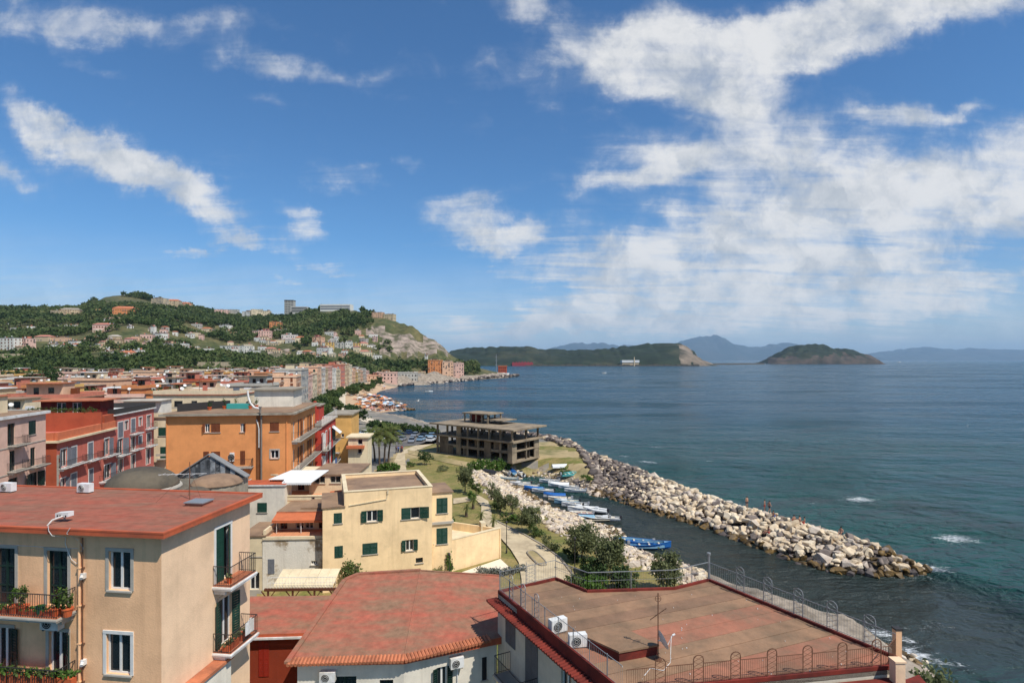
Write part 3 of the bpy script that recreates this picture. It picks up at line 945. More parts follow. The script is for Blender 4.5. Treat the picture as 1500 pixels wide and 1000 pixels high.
def ac_unit(base, yaw, label, w=0.85, h=0.62, dpt=0.32, grille=None, group='air conditioning units'):
 """outdoor unit of an air conditioner standing on base (centre of its underside)"""
 t = thing('air_conditioner', label, 'air conditioner', base, group)
 c, s = math.cos(yaw), math.sin(yaw)
 ex, ey, ez = Vector((c, s, 0)), Vector((-s, c, 0)), Vector((0, 0, 1))
 b = Vector(base)
 mb = MB()
 mb.obox(b - ex * w / 2 - ey * dpt / 2 + ez * 0.05, ex * w, ey * dpt, ez * (h - 0.05))
 mb.build('casing', WHITE_P, t)
 for k in (-0.35, 0.35):
  fb = MB()
  fb.obox(b + ex * (k * w - 0.03) - ey * dpt / 2, ex * 0.06, ey * dpt, ez * 0.049)
  fb.build('foot', IRON, t)
 gm = MB()
 cc = b - ey * (dpt / 2 + 0.012) + ez * (h * 0.52) - ex * w * 0.12
 rr = h * 0.36
 pts = [cc + ex * math.cos(a) * rr + ez * math.sin(a) * rr for a in np.linspace(0, 2 * math.pi, 17)[:-1]]
 gm.face(pts)
 gm.build('fan_grille', DARKIN if grille is None else grille, t)
 wr = MB()
 for q in (0.35, 0.7, 1.0):
  ring = [cc - ey * 0.012 + ex * math.cos(a) * rr * q + ez * math.sin(a) * rr * q for a in np.linspace(0, 2 * math.pi, 17)]
  wr.tube(ring, 0.008, 3)
 wr.build('fan_guard', WHITE_P, t)
 return t
def leaf_cloud(mb, c, rx, ry, rz, n, size, seed, mi=0, shell=0.55, flat=0.0, droop=0.0):
 """many leaf faces through an uneven volume, as numpy for speed; appended to mb"""
 r = np.random.default_rng(seed)
 k = max(5, int(n / 60))
 d = r.normal(size=(k, 3))
 d /= np.linalg.norm(d, axis=1, keepdims=True)
 rad = shell + (1 - shell) * r.random((k, 1)) ** 0.6
 cc = d * rad * 0.78
 cc[:, 2] = np.where(cc[:, 2] < -0.55, -0.55 * r.random(k), cc[:, 2])
 which = r.integers(0, k, n)
 p = cc[which] + r.normal(size=(n, 3)) * (0.15 + 0.12 * r.random((n, 1)))
 p = p * np.array([rx, ry, rz]) + np.array([c[0], c[1], c[2]])
 nrm = r.normal(size=(n, 3))
 nrm[:, 2] = np.abs(nrm[:, 2]) + flat
 nrm /= np.linalg.norm(nrm, axis=1, keepdims=True)
 a = np.cross(nrm, r.normal(size=(n, 3)))
 a /= np.linalg.norm(a, axis=1, keepdims=True)
 b = np.cross(nrm, a)
 s = size * (0.6 + 0.8 * r.random((n, 1)))
 a = a * s
 b = b * s * 0.55
 q = np.stack([p - a, p + b, p + a, p - b], 1).reshape(-1, 3)
 i = len(mb.v)
 mb.v.extend(map(tuple, q.tolist()))
 mb.f.extend([(i + 4 * j, i + 4 * j + 1, i + 4 * j + 2, i + 4 * j + 3) for j in range(n)])
 mb.m.extend([mi] * n)
OLIVE = foliage('olive_leaves', 0.13, 0.15, 0.06, 0.20, 0.215, 0.10, 0.8, trans=0.4)
BRIGHT = foliage('bright_leaves', 0.06, 0.12, 0.02, 0.10, 0.17, 0.03, 0.8)
DARKL = foliage('dark_leaves', 0.035, 0.066, 0.02, 0.07, 0.105, 0.034, 0.8)
MIDL = foliage('mid_leaves', 0.075, 0.115, 0.03, 0.12, 0.155, 0.045, 0.8, trans=0.35)
BARK = mat('bark', (0.09, 0.065, 0.045), var=0.3, scale=3, bump=0.6)
def shrub(name, label, base, h, r, m, n=900, leaf=0.16, trunk=0.25, seed=1, group=None, stems=3, lobes=1):
 """tree or bush with tapered trunk, limbs and an uneven leafy crown"""
 t = thing(name, label, 'tree' if 'tree' in name else 'bush', base, group)
 rr = random.Random(seed)
 b = Vector(base)
 tb = MB()
 th = h * trunk
 tips = []
 tb.bar(b - Vector((0, 0, 0.15)), b + Vector((0.05, 0.02, th)), 0.035 * h ** 0.7, 7, 0.025 * h ** 0.7)
 for k in range(stems + 2):
  a = k * 2.4 + rr.random()
  q = b + Vector((math.cos(a) * r * 0.5, math.sin(a) * r * 0.5, th + (h - th) * (0.4 + 0.4 * rr.random())))
  tb.bar(b + Vector((0.05, 0.02, th * 0.95)), q, 0.02 * h ** 0.7, 5, 0.008)
  tips.append(q)
 tb.build('trunk', BARK, t)
 cb = MB()
 if lobes == 1:
  leaf_cloud(cb, b + Vector((0, 0, th * 0.8 + (h - th * 0.8) * 0.5)), r, r, (h - th * 0.7) * 0.55, n, leaf, seed)
 else:
  for k in range(lobes):
   a = k * 6.28 / lobes + rr.random()
   lr = r * (0.48 + 0.25 * rr.random())
   cz = th + (h - th) * (0.22 + 0.52 * ((k * 0.618) % 1.0))
   leaf_cloud(cb, b + Vector((math.cos(a) * r * 0.45, math.sin(a) * r * 0.45, cz)), lr, lr, (h - th) * 0.36, n // lobes, leaf, seed * 10 + k)
 cb.build('crown', m, t)
 return t
# ------------------------------------------------------------------ foreground buildings
RED_ROOF = mat('red_roof_paint', lin(158, 86, 66), rough=0.9, var=0.25, scale=2.0, rgb2=lin(134, 96, 76), mix=(0.36, 0.64), scale2=0.5, bump=0.4, bscale=5, stretch=(0.7, 1.8, 4))
RED_ROOF2 = mat('red_roof_bright', lin(172, 92, 72), rough=0.9, var=0.28, scale=2.2, rgb2=lin(138, 106, 82), mix=(0.34, 0.62), scale2=0.45, bump=0.4, bscale=5, stretch=(0.7, 1.6, -6))
ORANGE_EDGE = mat('orange_edge', lin(188, 92, 58), var=0.2, scale=2.0, rgb2=lin(150, 78, 54), scale2=1.0)
OCHRE_W = wallmat('ochre_plaster', 252, 198, 142, k=0.84, streak=0.45)
PEACH_W = wallmat('peach_plaster', 246, 208, 164, streak=0.22, k=0.84)
WHITE_W = wallmat('white_plaster', 232, 222, 204, streak=0.35, k=0.85)
GREYW_W = wallmat('grey_white_plaster', 214, 202, 180, streak=0.5, k=0.85)
YELLOW_W = wallmat('yellow_plaster', 248, 215, 160, streak=0.32, k=0.90)
CREAM_W = wallmat('cream_plaster', 238, 218, 176, streak=0.4, k=0.82)
ORANGE_W = wallmat('orange_plaster', 238, 156, 84, streak=0.10, k=0.80, var=0.05)
DRED_W = wallmat('dark_red_plaster', 150, 52, 34, streak=0.2)
PINK_W = wallmat('pale_pink_plaster', 232, 190, 166, streak=0.35, k=0.82)
ROSE_W = wallmat('rose_plaster', 214, 116, 98, streak=0.3)
BRICKRED_W = wallmat('brick_red_plaster', 180, 84, 60, streak=0.2)
CRIM_W = wallmat('crimson_plaster', 192, 62, 54, streak=0.2)
OCHREY_W = wallmat('yellow_ochre_plaster', 232, 178, 88, streak=0.25)
PEEL_W = mat('peeling_plaster', lin(224, 216, 200), var=0.08, scale=1.5, rgb2=lin(160, 140, 112), mix=(0.50, 0.58), scale2=0.42, streak=0.35, bump=0.3)
MEMB = mat('brown_roof_membrane', lin(150, 116, 88), var=0.2, scale=1.4, rgb2=lin(120, 98, 76), mix=(0.40, 0.66), scale2=0.4, bump=0.3, bscale=6)
MEMR = mat('reddish_roof_membrane', lin(162, 106, 82), var=0.2, scale=1.4, rgb2=lin(132, 100, 78), mix=(0.40, 0.62), scale2=0.4, bump=0.3, bscale=6)
MEMD = mat('dark_roof_membrane', lin(138, 106, 82), var=0.2, scale=1.4, rgb2=lin(112, 90, 70), mix=(0.40, 0.66), scale2=0.4, bump=0.3, bscale=6)
BITUMEN = mat('bitumen_seam', lin(70, 50, 40), var=0.2, scale=2)
MAROON = mat('maroon_paint', lin(120, 46, 34), var=0.22, scale=1.5, rgb2=lin(88, 36, 28), scale2=0.8)
TANROOF = mat('tan_roof', lin(150, 122, 96), var=0.18, scale=0.9, rgb2=lin(118, 96, 78), mix=(0.42, 0.66), scale2=0.35, bump=0.3)
POT = mat('clay_pot', lin(190, 92, 52), var=0.15, scale=4)
POTG = mat('green_pot', (0.02, 0.10, 0.05), var=0.15, scale=4)
def potted_plant(base, label, r=0.16, h=0.3, leafh=0.4, m=None, pot=None, box=None, n=70, group='potted plants on the balconies', seed=1):
 t = thing('potted_plant', label, 'plant', base, group)
 mb = MB()
 if box is None:
  mb.lathe(base, [(r * 0.72, 0), (r * 0.95, h * 0.85), (r * 1.08, h * 0.86), (r * 1.08, h), (r * 0.85, h), (r * 0.8, h * 0.9)], 12)
  rx = r * 1.3
  ry = r * 1.3
 else:
  d, n2, L, w = box
  b = Vector(base)
  mb.obox(b - d * L / 2 - n2 * w / 2, d * L, n2 * w, Vector((0, 0, h)))
  rx = ry = w * 1.1
 mb.build('pot', pot or POT, t)
 lb = MB()
 if box is None:
  leaf_cloud(lb, Vector(base) + Vector((0, 0, h + leafh * 0.45)), rx, ry, leafh * 0.6, n, 0.07, seed)
 else:
  for k in range(5):
   leaf_cloud(lb, Vector(base) + d * (L * (k - 2) / 5.2) + Vector((0, 0, h + leafh * 0.35)), rx, ry, leafh * (0.4 + 0.1 * (k % 3)), n // 5, 0.07, seed + k)
 lb.build('leaves', m or BRIGHT, t)
 return t
# ---- peach house on the left
def peach_house():
 d = Vector((0.9915, -0.13))
 b = Vector((0.13, 0.9915))
 C = Vector((-14.56, 24.1))
 h = Bld('peach_house', 'tall ochre and peach plastered house with flat red roof at the near left corner', 'house',
   [C - d * 17, C, C + b * 6.35, C - d * 17 + b * 6.35], 4.75, 18.72, OCHRE_W)
 A = h.win(0, (159.6, 807, 191.8, 864), 'glass', trim=GREY_FR, frame=WHITE_FR)
 h.win(0, (156, 928, 191.5, 987), 'glass', trim=WHITE_FR, frame=WHITE_FR)
 kw = dict(sill=False, trim=GREY_FR, frame=DGREEN_SH, grid=2)
 h.win(0, (69.5, 806, 99.5, 886), 'glass', **kw)
 h.win(0, (-9, 802, 22.5, 886), 'glass', **kw)
 h.win(0, (72, 924, 99, 988), 'right', sill=False, trim=GREY_FR, frame=WHITE_FR, sh=DGREEN_SH, ang=(30, 35))
 h.win(0, (-5, 918, 18, 985), 'right', sill=False, trim=GREY_FR, frame=WHITE_FR, sh=DGREEN_SH, ang=(30, 12))
 h.win(0, (-75, 806, -45, 886), 'closed', sill=False, trim=GREY_FR, frame=WHITE_FR, sh=DGREEN_SH)
 h.win(1, (316, 771, 337, 848), 'halfclosed', sill=False, trim=WHITE_FR, sh=GREEN_SH, ang=(0, 150))
 h.win(1, (322, 873, 339, 942), 'open', sill=False, trim=PEACH_W, sh=GREEN_SH, ang=(12, 15), frame=WHITE_FR)
 h.win(1, (322, 976, 336, 1010), 'closed', sill=False, sh=GREEN_SH)
 h.walls([OCHRE_W, PEACH_W], [0, 1, 0, 0])
 h.slab('roof', None, 18.72, 18.92, 0.45, mats=[ORANGE_EDGE, RED_ROOF], top=1)
 cs = MB()
 for k in range(1, 7):
  q0 = h.c[0] + b * (k * 1.02 - 0.2) + d * 0.1
  cs.obox((q0.x, q0.y, 18.915), (d.x * 17.0, d.y * 17.0, 0), (b.x * 0.06, b.y * 0.06, 0), (0, 0, 0.012))
 cs.build('roof_lap', RED_ROOF, h.root, kind='stuff')
 mb = MB()
 o1, o2 = h.offset(0.46), h.offset(0.30)
 for i in range(4):
  j = (i + 1) % 4
  mb.prism([o1[i], o1[j], o2[j], o2[i]], 18.90, 18.97)
 mb.build('roof_edge', ORANGE_EDGE, h.root)
 f0, f1 = h.faces[0], h.faces[1]
 _, zb = f0.hit(50, 889)
 sR, _ = f0.hit(112, 889)
 bal = add_balcony(h.root, f0, sR - 6.6, sR, zb, 0.95, GREY_FR, IRON, floor=TERRA, h=0.98, gap=0.11, r=0.010)
 _, zl = f0.hit(50, 992)
 bal2 = add_balcony(h.root, f0, sR - 6.6, sR, zl, 0.95, GREY_FR, IRON, floor=TERRA, h=0.9, gap=0.11, r=0.010)
 s0, _ = f1.hit(311, 845)
 s1, z1 = f1.hit(349, 830)
 _, z1 = f1.hit(326, 850)
 add_balcony(h.root, f1, s0, s1 + 0.1, z1, 0.95, WHITE_P, IRON, floor=TERRA, h=0.95, gap=0.10, r=0.010, th=0.18)
 _, z2 = f1.hit(328, 943)
 s0b, _ = f1.hit(311, 950)
 add_balcony(h.root, f1, s0b, s1 + 0.25, z2, 0.95, WHITE_P, IRON, floor=TERRA, h=0.9, gap=0.10, r=0.010, th=0.18)
 a0, _ = f1.hit(240, 1000)
 a1, za = f1.hit(323, 959)
 an = MB()
 f1.box(an, -0.8, a1, 4.75, za - 0.1, 0.01, 0.55)
 w = an.build('side_annex', WHITE_W, h.root)
 cb = MB()
 f1.box(cb, -0.9, a1 + 0.08, za - 0.097, za + 0.04, 0.01, 0.66)
 cb.build('coping', TERRA, w)
 for k, (u, r, m) in enumerate(((118.5, 0.055, OCHRE_W), (123.5, 0.022, RUST))):
  s, _ = f0.hit(u, 880)
  pb = MB()
  pb.bar(f0.pt(s, 4.8, 0.08), f0.pt(s, 18.5, 0.08), r, 8)
  for z in np.arange(6, 18.5, 1.6):
   f0.box(pb, s - r - 0.02, s + r + 0.02, z, z + 0.05, 0, 0.08 + r)
  pb.build('drainpipe', m, h.root)
 cbm = MB()
 pts = []
 for (u, v) in ((86, 762), (87, 772), (92, 779), (98, 786), (97, 795), (101, 806), (106, 818), (113, 824), (117, 822)):
  s, z = f0.hit(u, v)
  pts.append(f0.pt(s, z, 0.5 if v < 782 else 0.05))
 cbm.tube(pts, 0.012, 4)
 pts = []
 for (u, v) in ((118, 768), (113, 776), (115, 788), (121, 795), (125, 802), (122, 806)):
  s, z = f0.hit(u, v)
  pts.append(f0.pt(s, z, 0.5 if v < 782 else 0.09))
 cbm.tube(pts, 0.012, 4)
 pts = []
 for (u, v) in ((0, 797), (20, 798), (44, 799), (70, 801), (95, 802), (118, 803)):
  s, z = f0.hit(u, v)
  pts.append(f0.pt(s, z, 0.02))
 cbm.tube(pts, 0.012, 4)
 cbm.build('cable', WHITE_P, h.root)
 for (u, v) in ((124, 842), (124.5, 968)):
  s, z = f0.hit(u, v)
  lb = MB()
  f0.box(lb, s - 0.07, s + 0.09, z - 0.1, z + 0.12, 0.0, 0.16)
  lb.bar(f0.pt(s, z + 0.02, 0.14), f0.pt(s + 0.08, z - 0.05, 0.26), 0.07, 8)
  lb.build('wall_lamp', WHITE_P, h.root)
 fb = Face(f0.o + f0.n * 0.62, f0.d)
 spec = [(4, 894, 'trough', 'long terracotta trough at the left end of the ochre house upper balcony'),
   (20, 889, 'bush', 'bushy potted plant left of centre on the ochre house upper balcony'),
   (34, 889, 'tall', 'tall leafy potted plant with pale trunk on the ochre house upper balcony'),
   (48, 893, 'trough', 'orange trough without tall leaves beside the green pot on upper balcony'),
   (59, 891, 'green', 'round green pot on the ochre house upper balcony'),
   (69, 892, 'trough', 'short orange trough right of the green pot on upper balcony'),
   (82, 890, 'bush', 'bright leafy plant before the dark right door on upper balcony'),
   (99, 889, 'tall', 'slim potted plant at the right end of the ochre house upper balcony')]
 for k, (u, v, typ, lb) in enumerate(spec):
  s, _ = fb.hit(u, v)
  p = fb.pt(s, zb + 0.021, 0)
  d3, n3 = f0.d3(), f0.n3()
  if typ == 'trough':
   potted_plant(p, lb, h=0.2, leafh=0.12, box=(d3, n3, 0.7, 0.22), n=40, seed=k, pot=ORANGE_EDGE)
  elif typ == 'bush':
   potted_plant(p, lb, r=0.2, h=0.32, leafh=0.75, n=150, seed=k)
  elif typ == 'tall':
   potted_plant(p, lb, r=0.2, h=0.34, leafh=0.95, n=170, seed=k, m=MIDL)
  else:
   potted_plant(p, lb, r=0.17, h=0.36, leafh=0.05, n=10, seed=k, pot=POTG)
 lab = ['flower box with pale blossoms on the lowest balcony, left edge', 'flower box of trailing plants on lowest balcony, second from left', 'flower box full of leaves on the lowest balcony, third from left',
   'flower box on the lowest balcony under the open green shutter', 'flower box nearest the drainpipe on the lowest balcony']
 for k in range(5):
  s, _ = fb.hit(6 + k * 23, 985)
  potted_plant(fb.pt(s, zl + 0.021, 0.1), lab[k], h=0.55, leafh=0.35, box=(f0.d3(), f0.n3(), 0.85, 0.25), n=160, seed=30 + k, m=MIDL if k % 2 else BRIGHT)
 fs = Face(f1.o + f1.n * 0.55, f1.d)
 s, _ = fs.hit(325, 840)
 potted_plant(fs.pt(s0 + 0.5, z1 + 0.021, 0), 'small brown pot on the sunny upper side balcony', r=0.13, h=0.25, leafh=0.2, n=30, seed=51, m=OLIVE)
 for k, (q, lb) in enumerate(((0.3, 'red pot at the near end of the lower side balcony'), (0.75, 'dry plant box along the lower side balcony rail'), (1.5, 'long planter at the far end of the lower side balcony'))):
  potted_plant(fs.pt(s0b + q, z2 + 0.021, 0.05), lb, h=0.3, leafh=0.25, box=(f1.d3(), f1.n3(), 0.5, 0.25), n=60, seed=60 + k, m=OLIVE)
 sh = MB()
 q = fs.pt(s0b + 1.1, z2 + 0.35, 0.42)
 for k in range(4):
  sh.obox(q + f1.d3() * (0.17 * k) + f1.n3() * (0.02 * (k % 2)), f1.d3() * 0.17, f1.n3() * 0.03, Vector((0, 0, 0.6 + 0.05 * (k % 3))))
 tag(sh.build('laundry_sheet', WHITE_P), 'white sheet hung over the railing of the lower side balcony', 'laundry')
 s, z = f0.hit(84, 918)
 ac_unit(f0.pt(s, z, 0.24), math.atan2(f0.d.y, f0.d.x), 'old air conditioner fixed under the ochre house upper balcony')
 for (u, v, lb) in ((14, 719.5, 'air conditioner at the far left edge of the red roof'), (127, 720.5, 'air conditioner on the far edge of the red roof before the rose building')):
  p = GZ(u, v, 18.93)
  ac_unit((p.x, p.y - 0.1, 18.93), -0.15, lb, w=0.72, h=0.5)
 p = GZ(92, 762, 18.97)
 t = thing('junction_box', 'white equipment box with looping cable at the front edge of the red roof', 'equipment', (p.x, p.y, 18.97))
 mb = MB()
 mb.obox((p.x - 0.3, p.y - 0.05, 19.10), (0.62, -0.07, 0.06), (0.03, 0.3, 0), (0, 0, 0.2))
 mb.build('casing', WHITE_P, t)
 for k in range(4):
  mb = MB()
  mb.obox((p.x - 0.22 + k * 0.13, p.y - 0.065 - k * 0.014, 19.15), (0.07, -0.008, 0), (0, 0.01, 0), (0, 0, 0.08))
  mb.build('connector', IRON, t)
 mb = MB()
 mb.bar((p.x, p.y + 0.1, 18.97), (p.x, p.y + 0.1, 19.12), 0.04)
 mb.build('bracket', STEEL, t)
 mb = MB()
 mb.tube([(p.x + 0.1, p.y - 0.1, 19.2), (p.x - 0.15, p.y - 0.4, 19.1), (p.x - 0.25, p.y - 0.62, 18.85), (p.x - 0.1, p.y - 0.62, 18.6)], 0.03, 6)
 mb.build('cable', WHITE_P, t)
 p = GZ(286, 741, 18.92)
 t = thing('roof_hatch', 'pale skylight hatch on a low red upstand at the right of the red roof', 'skylight', (p.x, p.y, 18.92))
 mb = MB()
 mb.obox((p.x - 0.5, p.y, 18.92), (0.9, -0.1, 0), (0.1, 0.8, 0), (0, 0, 0.14))
 mb.build('upstand', RED_ROOF, t)
 mb = MB()
 mb.obox((p.x - 0.55, p.y - 0.05, 19.06), (1.0, -0.11, 0.0), (0.1, 0.9, 0.0), (0, 0, 0.05))
 mb.build('lid', STEEL, t)
 p = GZ(278, 731, 18.92)
 t = thing('roof_aerial', 'thin rusty aerial mast with guy wires on the red roof beside the hatch', 'aerial', (p.x, p.y, 18.92))
 mb = MB()
 mb.bar(p, p + Vector((0, 0, 1.9)), 0.02, 5)
 mb.build('mast', RUST, t)
 mb = MB()
 for (dx, dy) in ((-1.3, -0.7), (0.9, -0.5), (-0.5, 0.8)):
  mb.bar(p + Vector((0, 0, 1.5)), p + Vector((dx, dy, 0)), 0.008, 3)
 mb.build('guy_wire', RUST, t)
 mb = MB()
 mb.bar(p + Vector((-1.6, 0, 1.25)), p + Vector((0.8, 0.1, 1.3)), 0.015, 4)
 for k in range(6):
  x = -1.4 + k * 0.4
  mb.bar(p + Vector((x, -0.28, 1.26)), p + Vector((x, 0.28, 1.27)), 0.009, 3)
 mb.build('antenna_rods', WHITE_P, t)
 return h
peach_house()
# ---- house with the big red roof in front, and its low red neighbour
def plane_pt(u, v, za, ya, k):
 a = (v - HV) / F
 Y = (H - za + ya * k) / (a + k)
 return Vector(((u - CX) * Y / F, Y, H - a * Y))
def red_house():
 pp = [(420, 971.5), (592, 968), (719, 936), (738, 932), (731, 843), (616, 838.5), (525, 841), (505, 849.5)]
 P = [plane_pt(u, v, 10.5, 29.6, 0.10) for u, v in pp]
 h = Bld('red_roof_house', 'white walled house under a broad low red roof in the lower centre', 'house', [(p.x, p.y) for p in P], 4.75, 10.36, WHITE_W)
 cor = h.offset(-0.38)
 h2 = Bld('x', '', '', [(p.x, p.y) for p in cor], 4.75, 10.36, WHITE_W, root=h.root)
 h2.win(0, (487, 990, 522, 1030), 'glass', trim=None, frame=DGREEN_SH)
 h2.win(0, (556, 995, 576, 1030), 'glass', frame=DGREEN_SH)
 h2.win(1, (640, 976, 655, 1030), 'open', ang=(25, 12), frame=WHITE_FR, sill=False)
 h2.win(1, (706, 961, 720, 994), 'closed', sh=mat('black_shutter', (0.02, 0.02, 0.022), rough=0.5))
 h2.walls()
 lift = [0, 0.06, 0, 0, 0, 0.14, 0, 0]
 top = [Vector((p.x, p.y, p.z + l)) for p, l in zip(P, lift)]
 mb = MB()
 L = [top[i] for i in (0, 1, 5, 6, 7)]
 Rr = [top[i] for i in (1, 2, 3, 4, 5)]
 mb.face(L, 0)
 mb.face(Rr, 0)
 n = len(top)
 bot = [Vector((p.x, p.y, 10.37)) for p in top]
 for i in range(n):
  j = (i + 1) % n
  mb.face([bot[i], bot[j], top[j], top[i]], 1)
 mb.face(bot[::-1], 1)
 mb.build('roof', [RED_ROOF2, ORANGE_EDGE], h.root)
 sm = MB()
 for a, b, w, hh in ((top[7], top[0], 0.28, 0.10), (top[5], top[1], 0.10, 0.035), (top[6], top[5], 0.25, 0.12), (top[5], top[4], 0.14, 0.06), (top[7], top[6], 0.25, 0.12)):
  dv = (b - a)
  t = Vector((-dv.y, dv.x, 0)).normalized()
  sm.obox(a - t * w * 0.5 + Vector((0, 0, -0.02)), dv, t * w, Vector((0, 0, hh + 0.02)))
 sm.build('roof_seam', RED_ROOF2, h.root)
 et = MB()
 for a, b in ((top[0], top[1]), (top[1], top[2])):
  dv = b - a
  t = Vector((dv.y, -dv.x, 0)).normalized()
  k = int(dv.length / 0.19)
  for i in range(k):
   c = a.lerp(b, (i + 0.5) / k)
   et.bar(c - t * 0.42 + Vector((0, 0, 0.06)), c + t * 0.13 + Vector((0, 0, -0.03)), 0.085, 6, 0.095)
 et.build('eave_tile', TERRA, h.root, kind='stuff')
 f0, f1 = h2.faces[0], h2.faces[1]
 s, z = f0.hit(482, 995)
 ac_unit(f0.pt(s, z, 0.22), math.atan2(f0.d.y, f0.d.x), 'air conditioner on the white wall below the red eaves, left', w=0.78, h=0.56)
 s, z = f1.hit(667, 975)
 ac_unit(f1.pt(s, z, 0.22), math.atan2(f1.d.y, f1.d.x), 'air conditioner with white pipe on the white wall near the small black window', w=0.74, h=0.6)
 pb = MB()
 pb.bar(f1.pt(s + 0.1, z - 3.5, 0.05), f1.pt(s + 0.1, z + 0.02, 0.05), 0.04, 6)
 pb.build('drainpipe', WHITE_P, h.root)
 q = [GZ(357, 929, 9.8), GZ(446, 926.5, 9.8), GZ(489, 871.5, 9.8), GZ(352, 873, 9.8)]
 g = Bld('low_red_house', 'low dark red house with a flat bright red roof between peach and white houses', 'house', [(p.x, p.y) for p in q], 4.75, 9.62, DRED_W)
 c2 = g.offset(-0.3)
 g2 = Bld('x', '', '', [(p.x, p.y) for p in c2], 4.75, 9.62, DRED_W, root=g.root)
 g2.win(0, (379, 938, 394, 990), 'closed', sh=mat('red_door', lin(140, 40, 26), rough=0.5), sill=False)
 g2.walls()
 g.slab('roof', None, 9.62, 9.8, 0.0, mats=[ORANGE_EDGE, RED_ROOF2], top=1)
 gb = MB()
 g.faces[0].box(gb, 0, g.len[0], 9.5, 9.615, 0.0, 0.1)
 gb.build('gutter', WHITE_P, g.root)
red_house()
# ---- building with the large brown flat roof
def clip_half(poly, p, n):
 out = []
 for i in range(len(poly)):
  a, b = poly[i], poly[(i + 1) % len(poly)]
  da, db = (a - p).dot(n), (b - p).dot(n)
  if da >= 0:
   out.append(a)
  if (da >= 0) != (db >= 0):
   out.append(a + (b - a) * (da / (da - db)))
 return out
ZB = 13.0
BR = [Vector((4.25, 22.5)), Vector((15.9, 24.4)), Vector((16.75, 25.2)), Vector((11.6, 34.2)), Vector((9.15, 32.9)), Vector((4.25, 32.5)), Vector((2.6, 34.4)), Vector((-0.79, 32.4))]
def arch_panel(a, b, h, parent, m, w=0.5):
 """arched panel with a crossed lattice, standing between ground points a and b"""
 mb = MB()
 d = b - a
 L = d.length
 d = d.normalized()
 up = Vector((0, 0, 1))
 c = a + d * L / 2
 rr = L / 2
 hh = h - rr * 0.6
 mb.bar(a, a + up * hh, 0.022)
 mb.bar(b, b + up * hh, 0.022)
 pts = [c - d * rr * math.cos(t) + up * (hh + rr * 0.9 * math.sin(t)) for t in np.linspace(0, math.pi, 9)]
 mb.tube(pts, 0.022, 4)
 k = 5
 st = (hh + rr * 0.4) / k
 for i in range(k):
  z = i * st
  mb.bar(a + up * (z + 0.05), b + up * (z + st + 0.05), 0.010, 3)
  mb.bar(b + up * (z + 0.05), a + up * (z + st + 0.05), 0.010, 3)
 return mb.build('arch_panel', m, parent)
